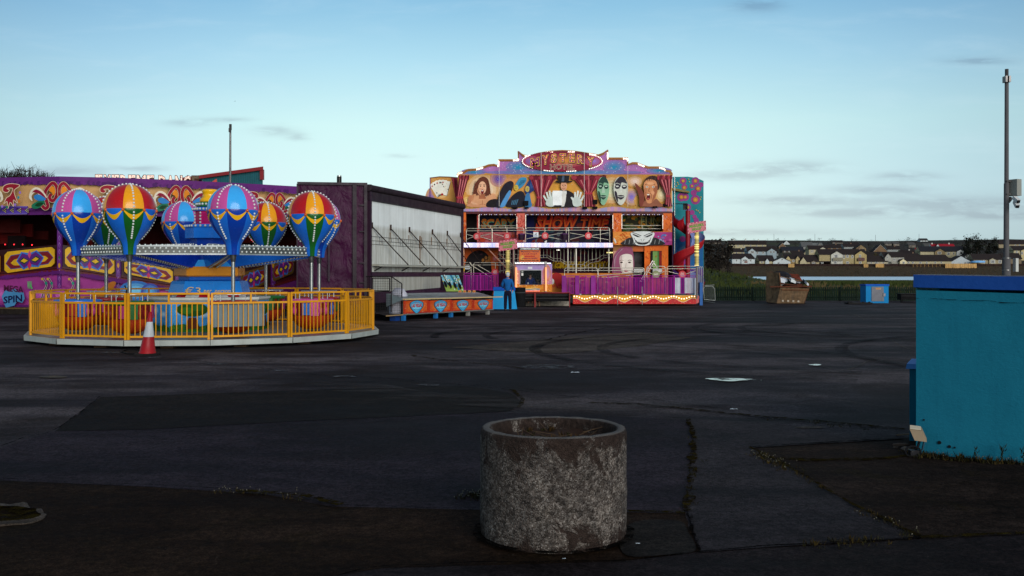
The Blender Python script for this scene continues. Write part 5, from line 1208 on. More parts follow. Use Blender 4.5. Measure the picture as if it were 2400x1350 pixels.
# backdrop colours
A.glow(1131, 445, 46, 44, C(252, 238, 214), C(214, 150, 70), 6); A.glow(1168, 420, 20, 18, C(96, 70, 168), C(196, 140, 130), 4); A.glow(1095, 470, 16, 14, C(240, 206, 130), C(214, 150, 70), 3)
A.glow(1210, 445, 36, 34, C(228, 160, 60), C(206, 140, 90), 4); A.glow(1320, 450, 50, 36, C(226, 162, 54), C(214, 150, 70), 4); A.glow(1434, 446, 40, 38, C(226, 226, 190), C(214, 150, 80), 5); A.glow(1480, 462, 18, 20, C(140, 120, 200), C(206, 160, 120), 4); A.glow(1488, 425, 22, 16, C(236, 206, 190), C(206, 150, 80), 4); A.glow(1500, 470, 14, 16, C(232, 170, 50), C(214, 160, 80), 3); A.glow(1550, 455, 18, 24, C(246, 226, 180), C(206, 146, 70), 4)
A.dots([(RD.uniform(1080, 1570), RD.uniform(412, 482)) for _ in range(170)], .65, [C(255, 240, 210), C(250, 214, 150), C(255, 250, 240)])
def curtain(x0, x1, xm, w, ytie, yt=411, yb=484):
    A.poly([(x0, yt), (x1, yt), (xm+w, ytie), (xm-w, ytie)], MARO); A.poly([(xm-w, ytie), (xm+w, ytie), (xm+w*2, yb), (xm-w*1.6, yb)], C(128, 26, 46)); A.ell(xm, ytie, w*1.2, 4, C(176, 44, 64)); n = 7
    for i in range(n):
        t = (i+.5)/n; a = x0+(x1-x0)*t; e = xm-w+2*w*t; A.poly([(a-1.6, yt), (a+1.6, yt), (e+.5, ytie), (e-.5, ytie)], C(206, 112, 116) if i % 2 else C(82, 14, 30)); A.poly([(e-.4, ytie+3), (e+.4, ytie+3), (xm-w*1.4+3.2*w*t+.8, yb), (xm-w*1.4+3.2*w*t-.8, yb)], C(196, 96, 104) if i % 2 else C(80, 14, 30))
    for i in range(6): x = x0+(x1-x0)*(i+.5)/6; A.ell(x, yt+5, (x1-x0)/13, 6, C(110, 22, 40) if i % 2 else C(160, 50, 66), n=10)
curtain(1076, 1100, 1078, 7, 462)
# laughing woman
HR = C(104, 52, 36); A.poly([(1122, 420), (1131, 414), (1142, 418), (1147, 430), (1149, 446), (1150, 458), (1140, 459), (1120, 459), (1108, 456), (1112, 444), (1114, 430)], HR, sm=True)
A.poly([(1099, 484), (1101, 468), (1106, 457), (1118, 455), (1126, 462), (1138, 462), (1146, 455), (1160, 455), (1165, 470), (1166, 484)], SKN, sm=True); A.poly([(1101, 468), (1106, 457), (1112, 456), (1109, 472), (1114, 484), (1100, 484)], C(206, 136, 94), sm=True)
A.poly([(1124, 455), (1137, 455), (1139, 466), (1122, 466)], SKD); A.ell(1130.5, 440, 9.4, 15, C(240, 184, 146)); A.poly([(1121, 430), (1130, 424), (1140, 429), (1141, 420), (1130, 415), (1121, 420)], HR, sm=True); A.ell(1130.5, 449.5, 3.4, 5.4, C(128, 24, 34)); A.ell(1130.5, 447, 2.4, 1.2, C(250, 240, 232), n=8)
for sx in (-1, 1): A.ell(1130.5+4.2*sx, 436, 2.2, 1.3, C(50, 34, 34), n=8); A.stroke([(1130.5+2*sx, 433), (1130.5+4.5*sx, 431.6), (1130.5+7*sx, 433)], .9, C(70, 34, 26)); A.stroke([(1131+sx*9, 447), (1131+sx*14, 458)], 4, HR)
A.stroke([(1130.5, 438), (1129.6, 443), (1131.4, 444)], .8, C(196, 128, 96)); A.stroke([(1131, 469), (1131, 484)], 1, SKD); A.stroke([(1113, 477), (1121, 481), (1130, 478)], .9, SKD); A.stroke([(1133, 478), (1142, 480), (1149, 476)], .9, SKD); A.poly([(1149, 473), (1165, 471), (1168, 484), (1147, 484)], C(30, 24, 26), sm=True); A.poly([(1099, 478), (1108, 470), (1117, 478), (1112, 484), (1098, 484)], C(226, 162, 120), sm=True)
A.poly([(1121, 440), (1123, 450), (1128, 456), (1124, 458), (1118, 448)], C(206, 140, 104), sm=True); A.ell(1126, 442, 2.6, 2, C(232, 164, 132), n=8); A.ell(1136, 442, 2.2, 2, C(246, 196, 160), n=8)
A.poly([(1097, 484), (1102, 474), (1114, 477), (1128, 481), (1146, 478), (1152, 484)], C(216, 150, 108), sm=True)
for k in range(4): A.stroke([(1103+k*3, 473+k), (1110+k*3, 479)], 2.4, C(234, 176, 136))
A.poly([(1098, 462), (1105, 458), (1104, 474), (1097, 478)], C(196, 126, 88), sm=True); A.poly([(1146, 470), (1166, 467), (1169, 484), (1140, 484)], C(28, 22, 26), sm=True)
for k in range(6): A.stroke([(1114+k*.6, 424+k*4), (1111-k*.3, 440+k*2), (1109, 456)], .9, C(140, 78, 52) if k % 2 else C(78, 38, 28), sm=True); A.stroke([(1143+k*.7, 424+k*3), (1148, 440+k*2), (1150, 457)], .9, C(140, 78, 52) if k % 2 else C(78, 38, 28), sm=True)
# two hooded dancers in dark cloaks (plain figures)
for q, c in (([(1163, 484), (1170, 455), (1182, 432), (1196, 424), (1204, 430), (1200, 446), (1190, 466), (1178, 484)], C(34, 30, 44)), ([(1172, 484), (1184, 460), (1194, 446), (1198, 452), (1190, 470), (1182, 484)], C(86, 150, 206)), ([(1186, 484), (1198, 462), (1216, 448), (1228, 452), (1232, 470), (1230, 484)], C(30, 28, 40)), ([(1206, 438), (1218, 418), (1232, 416), (1234, 424), (1224, 438), (1212, 444)], C(60, 140, 180)), ([(1230, 446), (1238, 426), (1250, 418), (1260, 424), (1258, 440), (1246, 450), (1236, 456)], C(34, 54, 110)), ([(1230, 484), (1232, 458), (1240, 452), (1244, 468), (1246, 484)], C(60, 120, 170))): A.poly(q, c, sm=True)
A.ell(1210, 440, 5.5, 7, C(206, 176, 70)); A.ell(1236, 443, 5, 7, C(206, 180, 90))
for x, y in ((1209, 438), (1236, 441)): A.stroke([(x-2, y), (x+2, y)], 1, C(40, 40, 40)); A.stroke([(x-2, y+4), (x+2, y+4)], 1, C(120, 50, 30))
for k in range(4): A.stroke([(1214+k*4, 438-k*3), (1222+k*3, 422)], .9, C(22, 70, 110)); A.stroke([(1199+k*3.5, 480), (1201+k*4.4, 470-k)], 2, C(70, 120, 150)); A.stroke([(1240+k*4, 444-k*2), (1246+k*3, 424)], .8, C(80, 120, 180))
# magician between curtains
curtain(1240, 1305, 1268, 9, 462); curtain(1338, 1422, 1380, 8, 452)
A.poly([(1282, 484), (1288, 468), (1302, 452), (1314, 446), (1330, 446), (1344, 454), (1352, 470), (1356, 484)], C(34, 30, 34), sm=True); A.poly([(1316, 447), (1328, 447), (1326, 470), (1322, 484), (1316, 484)], C(226, 222, 214)); A.ell(1321.5, 436, 7.6, 11, C(226, 164, 128)); A.poly([(1304, 424), (1339, 424), (1336, 428), (1307, 428)], C(20, 20, 26), sm=True); A.poly([(1309, 425), (1306, 411), (1335, 411), (1333, 425)], C(26, 26, 34)); A.poly([(1316, 425), (1318, 411), (1323, 411), (1322, 425)], C(74, 90, 110))
for sx in (-1, 1): A.ell(1321.5+3.2*sx, 434, 1.4, 1, C(50, 30, 30), n=8)
A.stroke([(1318, 441.5), (1321.5, 443), (1325, 441.5)], 1, C(150, 60, 56)); A.stroke([(1321.5, 435), (1320.5, 438.5)], .7, C(170, 110, 80)); A.poly([(1314, 449), (1321, 452), (1328, 449), (1328, 454), (1321, 452.6), (1314, 454)], C(240, 240, 236))
for cx, m in ((1287, 1), (1356, -1)):
    t = lambda pts: [(cx+m*x, y) for x, y in pts]
    A.poly(t([(-8, 478), (-4, 466), (4, 460), (14, 466), (12, 482), (0, 484)]), C(206, 214, 206), sm=True)
    for x0, y0, x1, y1 in ((-6, 470, -13, 458), (-2, 464, -6, 450), (3, 462, 1, 447), (8, 463, 8, 450), (12, 470, 17, 462)): A.stroke(t([(x0, y0), (x1, y1)]), 4.2, C(222, 228, 220))
A.rect(1295.5, 447, 1317, 481, C(250, 250, 248))
# two masks
for cx, c0, c1, w in ((1414, C(140, 186, 150), C(34, 64, 56), 15), (1455, C(210, 210, 196), C(52, 46, 58), 18)):
    A.poly([(cx-w*.9, 432), (cx-w*.4, 416), (cx+w*.4, 416), (cx+w*.9, 432), (cx+w*.85, 456), (cx+w*.3, 478), (cx-w*.3, 478), (cx-w*.85, 456)], c0, sm=True)
    A.poly([(cx-w*.8, 430), (cx-w*.2, 415), (cx+w*.4, 416), (cx+w*.8, 430), (cx+w*.1, 428), (cx-w*.1, 440)], c1, sm=True)
    for sx in (-1, 1): A.ell(cx+sx*w*.45, 438, w*.34, 5, c1); A.ell(cx+sx*w*.45, 436.5, w*.2, 1.6, mixc(c0, WHITE, .4)); A.stroke([(cx+sx*w*.1, 432), (cx+sx*w*.5, 429), (cx+sx*w*.85, 433)], 1.2, c0)
    A.poly([(cx-2, 438), (cx+2, 438), (cx+4, 452), (cx-4, 452)], mixc(c0, WHITE, .3)); A.poly([(cx-w*.5, 460), (cx, 457), (cx+w*.5, 460), (cx, 468)], c1, sm=True); A.stroke([(cx-w*.45, 460.4), (cx, 461.6), (cx+w*.45, 460.4)], 1.2, mixc(c0, WHITE, .4)); A.poly([(cx-w*.8, 448), (cx-w*.5, 452), (cx-w*.35, 474), (cx-w*.7, 462)], c1, sm=True)
# frightened man
A.poly([(1488, 432), (1492, 431), (1505, 446), (1510, 462), (1508, 482), (1499, 482), (1497, 458)], C(128, 62, 48), sm=True); A.poly([(1506, 482), (1512, 470), (1524, 474), (1538, 466), (1546, 474), (1554, 484), (1506, 484)], C(150, 90, 66), sm=True)
A.poly([(1509, 444), (1511, 425), (1520, 414), (1534, 412), (1544, 420), (1545, 438), (1540, 446)], C(62, 36, 32), sm=True); A.poly([(1508.5, 434), (1514, 423), (1526, 420), (1538, 426), (1541, 444), (1536, 464), (1526, 476), (1516, 474), (1511, 456)], C(212, 142, 96), sm=True); A.poly([(1532, 440), (1541, 436), (1540, 450), (1534, 466), (1527, 475), (1531, 458)], C(168, 98, 66), sm=True)
A.ell(1519, 461, 5, 8, C(92, 22, 26)); A.ell(1519, 456, 3.6, 1.7, C(240, 226, 210), n=8); A.ell(1519, 466, 3, 2, C(190, 84, 80), n=8)
for x in (1516.5, 1531): A.ell(x, 438, 3, 2.2, C(240, 232, 220), n=10); A.ell(x, 438, 1.4, 1.6, C(44, 40, 30), n=8); A.stroke([(x-4, 433), (x, 430.6), (x+4, 432.4)], 1.1, C(70, 40, 30))
A.poly([(1510, 446), (1514, 440), (1517, 452), (1514, 468), (1510, 456)], C(190, 120, 80), sm=True); A.ell(1524, 430, 9, 3.4, C(230, 166, 120), n=12); A.ell(1530, 452, 4, 5, C(224, 156, 112), n=10); A.stroke([(1513, 462), (1512, 452), (1515, 450)], .9, C(150, 86, 60), sm=True); A.stroke([(1526, 468), (1527, 456), (1524, 452)], .9, C(150, 86, 60), sm=True)
for k in range(7): A.stroke([(1512+k*4.6, 425-k*.6), (1515+k*4.4, 415-abs(k-3)*-.6)], 1.3, C(92, 58, 48) if k % 2 else C(40, 24, 24))
A.stroke([(1523, 440), (1520, 448), (1524, 449.5)], 1, C(160, 96, 66)); curtain(1540, 1576, 1566, 5, 458)
for x in (1170, 1268.4, 1369.5, 1471.5): A.stroke([(x, 356 if 1200 < x < 1450 else 388), (x, 484)], 1, C(206, 196, 190))
A.stroke([(1073, 409.5), (1575, 409.5)], 1.6, C(180, 128, 50))
A.mb.build('mural_painting', 'mural', mu)
# --- wavy bulb trim and pastel fascia
wave = [(1083+i*4, 483.5+2.6*math.sin((i*4)/96*2*PI+.3)) for i in range(124)]
b = MB(); vs = [H(x, y-3.5, .05) for x, y in wave]+[H(x, 495.5, .05) for x, y in wave]; n = len(wave); b.add(vs, [(i, n+i, n+i+1, i+1) for i in range(n-1)], [mixc(C(190, 150, 180), RD.choice([C(150, 160, 206), C(216, 160, 150), C(190, 140, 190)]), .6) for _ in range(n-1)]); b.add([H(1083, 495.5, .05), H(1575, 495.5, .05), H(1575, 495.5, -.1), H(1083, 495.5, -.1)], [(0, 1, 2, 3)], C(90, 40, 50)); fa = part('pastel_fascia', b, 'mural')
A = Art(lambda x, y, o: H(x, y, .05+o), .004); A.stroke([(x, y) for x, y in wave], 7, C(150, 96, 26)); 
for dy in (-2, 0.3, 2.6): A.dots([(x, y+dy) for x, y in along(wave, 3.1)], .95, C(236, 184, 70))
A.mb.build('bulb_border', 'paint', fa)
for x, y, w, h in ((1207, 487.5, 12, 3), (1233, 476, 11, 10), (1234, 487, 10, 3), (1371, 487, 10, 5), (1395, 473, 10, 9), (1395, 487, 10, 5), (1535, 485, 10, 3.6), (1559, 481, 10, 4)):
    b = MB(); b.obox(H(x, y, .22), (w/2*.0231, 0, 0), (0, .09, .02), (0, -.02, h/2*.0231), C(16, 15, 18)); b.beam(H(x, y+1, .15), H(x, y+4, 0), .03, .03, C(30, 30, 32)); part('floodlight', b, 'matte')
b = MB(); b.tube([H(1363, 484, .15), H(1363, 478.5, .15), H(1400, 478.5, .15)], .02, C(190, 186, 176), 5); part('lamp_rail', b, 'metal')
# --- structure: floors, back walls
def slab(name, x0, x1, y0, y1, Y0, Y1, col, mat='paint'):
    a, c = P(x0, y1, Y0), P(x1, y0, Y0); b = MB(); b.box(a.x, c.x, Y0, Y1, a.z, c.z, col); return part(name, b, mat)
slab('roof_slab', 1083, 1575, 411, 497.5, 54.2, 58.5, C(70, 14, 22)); slab('ceiling_beam', 1083, 1575, 496, 501, 54.02, 54.18, C(84, 18, 22))
slab('upper_floor', 1083, 1437, 571, 580, 53.9, 58.4, C(74, 34, 60)); slab('lower_floor', 1083, 1640, 694, 700, 52.6, 58.4, C(60, 50, 50))
slab('rear_wall', 1079, 1640, 500, 700, 58.6, 58.8, C(34, 10, 26)); slab('end_wall', 1575.4, 1578, 497, 700, 54.0, 58.5, C(58, 24, 48), 'mural')
# --- upper storey back walls with graffiti
def BW(Y): return lambda x, y, o: P(x, y, Y-o)
def wall(name, x0, x1, y0, y1, Y, col, mat='mural', th=.08): b = MB(); b.plate([P(x0, y0, Y), P(x1, y0, Y), P(x1, y1, Y), P(x0, y1, Y)], (0, th, 0), col); return part(name, b, mat)
w1 = wall('graffiti_wall', 1120, 1216, 498, 560, 55.6, C(22, 20, 44)); A = Art(BW(55.6), .004)
for i in range(26): A.ell(RD.uniform(1122, 1212), RD.uniform(502, 545), RD.uniform(3, 8), RD.uniform(3, 7), RD.choice([C(90, 50, 24), C(30, 70, 60), C(40, 24, 60), C(110, 64, 26), C(24, 30, 70)]), n=8)
A.text('SCARY', 1168, 524, 82, 26, C(24, 16, 20), bold=.1); A.text('SCARY', 1168, 524, 80, 23, C(196, 110, 34), bold=.06); A.text('SCARY', 1168, 526, 74, 14, C(70, 150, 120), bold=.0); A.mb.build('graffiti', 'mural', w1)
w2 = wall('graffiti_wall', 1230, 1440, 498, 580, 56.2, C(34, 22, 44)); A = Art(BW(56.2), .004)
A.poly([(1232, 500), (1250, 500), (1256, 575), (1232, 575)], C(18, 20, 78))
for i in range(50): A.ell(RD.uniform(1250, 1436), RD.uniform(502, 570), RD.uniform(4, 12), RD.uniform(3, 9), RD.choice([C(70, 22, 26), C(44, 50, 62), C(86, 92, 100), C(30, 26, 44), C(110, 30, 26), C(36, 70, 84)]), n=8)
A.text('SHOW TIME', 1342, 521, 174, 44, C(20, 14, 26), bold=.1, slant=.2); A.text('SHOW TIME', 1342, 521, 170, 40, C(198, 46, 22), bold=.06, slant=.2); A.text('SHOW TIME', 1341, 525, 164, 22, C(226, 98, 30), bold=.0, slant=.2); A.mb.build('graffiti', 'mural', w2)
w3 = wall('graffiti_wall', 1455, 1560, 498, 552, 55.4, C(44, 44, 22)); A = Art(BW(55.4), .004)
for i in range(60): A.ell(RD.uniform(1458, 1552), RD.uniform(502, 542), RD.uniform(3, 9), RD.uniform(3, 6), RD.choice([C(196, 130, 24), C(60, 84, 28), C(30, 34, 18), C(150, 92, 20), C(84, 96, 70), C(110, 100, 60)]), n=8)
A.text('FUN', 1524, 520, 44, 26, C(150, 140, 80), bold=.0); A.mb.build('graffiti', 'mural', w3)
b = MB(); b.beam(P(1530, 540, 55), P(1556, 512, 55), .05, .05, C(16, 14, 14)); b.beam(P(1536, 540, 55), P(1562, 512, 55), .05, .05, C(16, 14, 14)); part('stair_rail', b, 'metal')
w4 = wall('recess_wall', 1083, 1124, 498, 575, 55.8, C(26, 8, 14))
# pillars
def pillar(x0, x1, y0, y1, c0, c1, Y=53.98, sw=1):
    b = MB(); a = P(x0, y1, Y); c = P(x1, y0, Y); b.box(a.x, c.x, Y, Y+.5, a.z, c.z, c0); o = part('pillar', b, 'mural'); A = Art(lambda x, y, of: P(x, y, Y-of), .003)
    for i in range(int((y1-y0)/5*sw)):
        x = RD.uniform(x0+1, x1-1); y = RD.uniform(y0+2, y1-6); A.stroke([(min(x1-.6, max(x0+.6, x+dx)), y+dy) for dx, dy in ((0, 0), (RD.uniform(-4, 4), 3), (RD.uniform(-5, 5), 6))], RD.uniform(.8, 1.8), RD.choice([c1, mixc(c0, WHITE, .25), mixc(c1, C(200, 60, 30), .5)]), sm=True)
    A.mb.build('pillar_painting', 'mural', o); return o
OR = C(226, 110, 44); PK = C(216, 104, 88)
pillar(1083, 1092, 498, 568, OR, C(180, 50, 40)); pillar(1118, 1123, 500, 568, C(190, 80, 70), C(140, 40, 50), 54.4); pillar(1211, 1230, 500, 568, PK, C(180, 46, 40), sw=2); pillar(1437, 1457, 500, 544, OR, C(190, 70, 30), sw=2); pillar(1554.5, 1575, 500, 544, OR, C(196, 80, 40), sw=2)
for x in (1122.5, 1211.5, 1232, 1436.5, 1457.5, 1553.5):
    A = Art(lambda xx, y, o: P(xx, y, 53.96-o), .003); A.stroke([(x, 504), (x, 536)], 1.8, C(60, 30, 30)); A.dots([(x, y) for y in range(505, 537, 3)], 1.0, C(250, 232, 214), mi=1); A.mb.build('bulb_string', ['paint', 'glow'], fh)
A = Art(lambda xx, y, o: P(xx, y, 53.98-o), .003)
for x0, x1 in ((1124, 1210), (1233, 1436), (1458, 1553)): A.stroke([(x0, 503), (x1, 503)], 1.6, C(60, 20, 24)); A.dots([(x, 503) for x in range(x0, x1, 4)], .75, [C(250, 226, 210), C(200, 190, 250), C(90, 40, 40)], mi=1)
A.mb.build('bulb_string', ['paint', 'glow'], fh)
# parapets
w = wall('balcony_wall', 1120, 1232, 544, 569, 54.6, C(186, 92, 96)); A = Art(BW(54.6), .004)
for i in range(40): A.stroke(smooth([(RD.uniform(1122, 1228), RD.uniform(546, 566)) for _ in range(1)]*1+[(RD.uniform(1122, 1228), RD.uniform(546, 566))], False) if False else [(x := RD.uniform(1124, 1222), y := RD.uniform(547, 565)), (x+RD.uniform(-4, 4), y+RD.uniform(-4, 4)), (x+RD.uniform(-6, 6), y+RD.uniform(-5, 5))], RD.uniform(.8, 1.8), RD.choice([C(150, 50, 66), C(206, 130, 130), C(110, 56, 60), C(196, 110, 60)]))
A.ell(1131, 562, 7, 6, C(190, 60, 36)); A.ell(1203, 553, 4, 4, C(190, 70, 50)); A.mb.build('wall_painting', 'mural', w)
w = wall('mural_parapet', 1437, 1575, 543, 574.5, 53.95, C(230, 140, 60), th=.3); A = Art(BW(53.95), .004)
for i in range(26): x = RD.uniform(1440, 1480); y = RD.uniform(546, 570); A.stroke([(x, y), (x+RD.uniform(-6, 6), y+RD.uniform(-3, 3)), (x+RD.uniform(-9, 9), y+RD.uniform(-5, 5))], 1.6, RD.choice([C(206, 90, 30), C(240, 176, 90)]))
A.poly([(1526, 544), (1575, 544), (1575, 574), (1544, 574)], C(180, 60, 130))
for i in range(18): A.ell(RD.uniform(1542, 1572), RD.uniform(548, 570), RD.uniform(1.5, 4), RD.uniform(1.5, 3.5), RD.choice([C(96, 120, 190), C(206, 90, 150), C(140, 40, 100), C(120, 190, 216)]), n=9)
A.poly([(1460, 574), (1466, 562), (1482, 556), (1530, 556), (1546, 562), (1554, 574)], C(44, 42, 44), sm=True)
for i in range(9): 
    x = 1464+i*10
    if 1484 < x < 1528: continue
    A.stroke([(x, 572), (x+2, 562)], 1.4, C(150, 150, 146))
A.poly([(1481, 544), (1531, 544), (1529, 560), (1520, 574), (1492, 574), (1484, 560)], C(226, 228, 224), sm=True)
for m in (-1, 1):
    t = lambda pts: [(1506+m*x, y) for x, y in pts]
    A.poly(t([(4, 556), (14, 551), (24, 547), (22, 551), (12, 556)]), C(60, 60, 64)); A.stroke(t([(3, 553), (14, 548), (25, 544)]), 1.6, C(70, 70, 74)); A.stroke(t([(20, 557), (16, 566), (19, 573)]), 1.4, C(120, 120, 122)); A.stroke(t([(4, 560), (2, 564)]), 1.2, C(130, 130, 130))
A.poly([(1488, 562), (1496, 566), (1506, 567), (1516, 566), (1524, 562), (1518, 571), (1506, 573.5), (1494, 571)], C(50, 48, 52), sm=True); A.stroke([(1492, 565.5), (1506, 568.6), (1520, 565.5)], 1.6, C(206, 206, 200)); A.mb.build('parapet_painting', 'mural', w)
# --- light band
b = MB(); a = P(1083, 580.5, 53.7); c = P(1437, 568.5, 53.7); b.box(a.x, c.x, 53.7, 53.88, a.z, c.z, C(150, 140, 190)); lb = part('light_band', b)
A = Art(lambda x, y, o: P(x, y, 53.7-o), .004)
x = 1085; i = 0
while x < 1436:
    blk = int((x-1083)/8.5); col = [C(244, 240, 255), C(200, 206, 255), C(244, 236, 250), C(255, 214, 206), C(214, 216, 255)][(blk*7) % 5]
    for y in (570.6, 573.2, 575.8, 578.4): A.dots([(x, y)], .95, col, mi=1, n=5)
    x += 2.75 if blk % 4 else 3.1; i += 1
A.mb.build('light_pattern', ['paint', 'lamp'], lb)
# --- railings
RC = C(196, 188, 172)
def rail(name, pts_list, Y, r=.022, col=RC, parent=None): 
    b = MB()
    for pts in pts_list: b.tube([P(x, y, Y) for x, y in pts], r, col, 6)
    return part(name, b, 'metal', parent)
def rrect(x0, x1, y0, y1, c=4): return [(x0, y1), (x0, y0+c), (x0+c*.4, y0+c*.3), (x0+c, y0), (x1-c, y0), (x1-c*.4, y0+c*.3), (x1, y0+c), (x1, y1)]
def disc(x, y, r, Y, parent, txt=True, c0=C(206, 40, 54)):
    b = MB(); q = P(x, y, Y); R_ = r*Y/F; b.cyl(q, q+Vector((0, .05, 0)), R_, n=20, col=c0); o = b.build('round_sign', 'paint', parent); A = Art(lambda xx, yy, of: P(xx, yy, Y-of), .004); A.ell(x, y, r*.86, r*.86, C(222, 90, 90) if txt else C(120, 150, 90), n=20); A.ell(x, y, r*.78, r*.78, c0, n=20)
    if txt:
        for k, wd in enumerate(('PLEASE', 'KEEP', 'HANDS', 'INSIDE')): A.text(wd, x, y-r*.42+k*r*.28, r*(.8, 1.0, 1.05, .9)[k], r*.2, C(246, 226, 220), bold=.03)
    else: A.text('EXIT', x, y, r*1.1, r*.4, C(240, 240, 220), bold=.02)
    A.mb.build('sign_print', 'paint', o); return o
r1 = rail('balcony_railing', [rrect(1093, 1154, 535.5, 568), [(1093, 541), (1154, 541)], rrect(1153, 1228, 534, 568), [(1153, 540), (1228, 540)], [(1093, 549), (1112, 554), (1094, 561)], [(1150, 548), (1122, 554), (1150, 562)], [(1158, 548), (1180, 554)], [(1188, 534), (1188, 547)]], 53.75)
r2 = rail('balcony_railing', [rrect(1232, 1333, 534, 568), [(1232, 540), (1333, 540)], rrect(1327, 1429, 533.5, 568), [(1327, 539.5), (1429, 539.5)], [(1234, 547), (1270, 552), (1234, 560)], [(1284, 552), (1318, 546)], [(1284, 555), (1318, 562)], [(1336, 546), (1372, 552), (1336, 561)], [(1386, 552), (1426, 546)], [(1386, 555), (1426, 562)], [(1277, 534), (1277, 547)], [(1379, 533), (1379, 547)], [(1407, 534), (1407, 568)]], 53.75)
rail('window_railing', [[(1124, 529), (1210, 529)], [(1124, 535), (1210, 535)], [(1150, 529), (1150, 535)], [(1184, 529), (1184, 535)]], 54.5); rail('window_railing', [[(1457, 528.5), (1554, 528.5)], [(1457, 536), (1554, 536)], [(1505, 528.5), (1505, 536)]], 54.4)
disc(1117.5, 554, 8.2, 53.68, r1); disc(1188.5, 553.5, 8.2, 53.68, r1); disc(1277.5, 552.5, 8.2, 53.68, r2); disc(1379, 552.5, 8.2, 53.68, r2)
b = MB(); b.plate([P(x, y, 53.66) for x, y in ((1250, 541), (1262, 541), (1262, 556), (1250, 556))], (0, .02, 0), C(236, 238, 240)); ws = part('notice', b); A = Art(BW(53.66), .003); A.rect(1250, 541, 1262, 544, C(190, 80, 70)); A.poly([(1252, 549), (1258, 547), (1259, 549), (1254, 550)], C(40, 44, 60)); A.rect(1251, 552, 1260, 554, C(120, 150, 180)); A.mb.build('notice_print', 'paint', ws)
for x in (1222.5, 1323.5):
    b = MB(); q = P(x, 553.5, 53.4); b.lathe(q.x, q.y, [(q.z-.2, .0), (q.z-.2, .17), (q.z+.09, .21), (q.z+.13, .21), (q.z+.16, .0)], 8, lambda a, z, r: C(86, 28, 98) if z > q.z+.08 else C(40, 14, 40), PI/8, smooth=False); part('speaker_pod', b)
b = MB(); b.obox(P(1279, 567, 53.5), (.06, 0, .03), (0, .1, 0), (0, 0, .06), C(220, 216, 206)); b.obox(P(1441, 564, 53.5), (.06, 0, -.08), (0, .08, 0), (0, 0, .08), C(220, 216, 206)); part('camera_box', b)
# --- ground storey
wl = wall('cave_wall', 1083, 1168, 580, 694, 55.0, C(196, 84, 30)); A = Art(BW(55.0), .004)
A.poly([(1088, 694), (1089, 632), (1094, 606), (1106, 592), (1122, 586), (1138, 592), (1148, 606), (1152, 630), (1152, 694)], C(18, 8, 14), sm=True)
for q in ((1139, 604), (1132, 610), (1146, 610), (1140, 614), (1147, 603)): A.ell(*q, 3.4, 4.4, C(150, 96, 40), n=10)
for q in ((1128, 596), (1118, 590)): A.ell(*q, 3, 2, C(70, 30, 40), n=8)
A.poly([(1108, 640), (1134, 612), (1150, 622), (1152, 640)], C(10, 6, 10)); A.dots([(RD.uniform(1150, 1166), RD.uniform(584, 680)) for _ in range(30)], .9, [C(240, 190, 90), C(220, 140, 60)]); A.glow(1160, 606, 8, 10, C(200, 120, 130), C(190, 90, 50), 3); A.mb.build('cave_painting', 'mural', wl)
wc = wall('dark_purple_wall', 1168, 1440, 580, 690, 57.2, C(64, 14, 46)); A = Art(BW(57.2), .004)
for i in range(30): A.ell(RD.uniform(1230, 1430), RD.uniform(588, 680), RD.uniform(3, 10), RD.uniform(3, 8), RD.choice([C(40, 20, 60), C(96, 24, 40), C(76, 20, 60), C(120, 30, 40), C(40, 26, 84)]), n=8)
for i in range(22):
    x = 1292+i*6; A.poly([(x, 628), (x+3.5, 614+RD.uniform(-2, 2)), (x+7.5, 612), (x+4, 630)], C(216, 164, 24)); A.poly([(x+1.6, 628), (x+5, 616), (x+6.4, 616), (x+3, 629)], C(24, 18, 12))
A.text('CRAZY HOTEL', 1360, 622, 120, 13, C(226, 178, 30), bold=.05, slant=.3); A.mb.build('wall_graffiti', 'mural', wc)
b = MB(); b.obox(P(1308, 586, 56), (.09, 0, 0), (0, .03, 0), (0, 0, .018), C(255, 246, 230)); b.obox(P(1429, 592, 56), (.16, 0, 0), (0, .03, 0), (0, 0, .03), C(255, 236, 150)); b.obox(P(1286, 617, 52.6), (.12, 0, 0), (0, .03, 0), (0, 0, .016), C(240, 246, 255)); part('tube_light', b, 'lamp')
# stepped stair rails and white uprights
def steprail(y, m=1, xo=0): return [(1240, y), (1283, y), (1296, y+8), (1313, y+8), (1326, y+16), (1352, y+16)]
rail('stair_railing', [[(1262, 598), (1283, 598), (1296, 606), (1313, 606), (1326, 614), (1350, 614)], [(1262, 604), (1283, 604), (1298, 612), (1313, 612), (1328, 620), (1366, 620), (1380, 610), (1400, 606), (1412, 598), (1437, 598)], [(1330, 630), (1366, 630), (1384, 616), (1404, 612), (1416, 604), (1437, 604)]]+[[(x, 583), (x, 604+(8 if x > 1290 else 0)+(8 if x > 1320 else 0))] for x in range(1266, 1350, 8)]+[[(x, 583), (x, 616-(5 if x > 1384 else 0)-(8 if x > 1410 else 0))] for x in range(1352, 1434, 9)]+[[(x, 618), (x, 636)] for x in range(1334, 1420, 9)], 55.4, .016)
for x in (1233, 1331, 1350, 1427): b = MB(); b.cyl(P(x, 582, 54.1), P(x, 690, 54.1), .032 if x != 1350 else .055, n=8, col=C(206, 198, 184)); part('post', b, 'metal')
b = MB(); b.cyl(P(1087, 582, 54.1), P(1087, 690, 54.1), .035, n=8, col=C(200, 150, 120)); b.cyl(P(1203, 582, 54.1), P(1203, 690, 54.1), .05, n=8, col=C(150, 120, 116)); part('post', b, 'metal')
b = MB()
for i in range(8):
    t = i/7; b.beam(P(1148+50*t, 586+50*t, 54.5), P(1162+50*t, 586+50*t, 54.5), .2, .02, C(90, 60, 60))
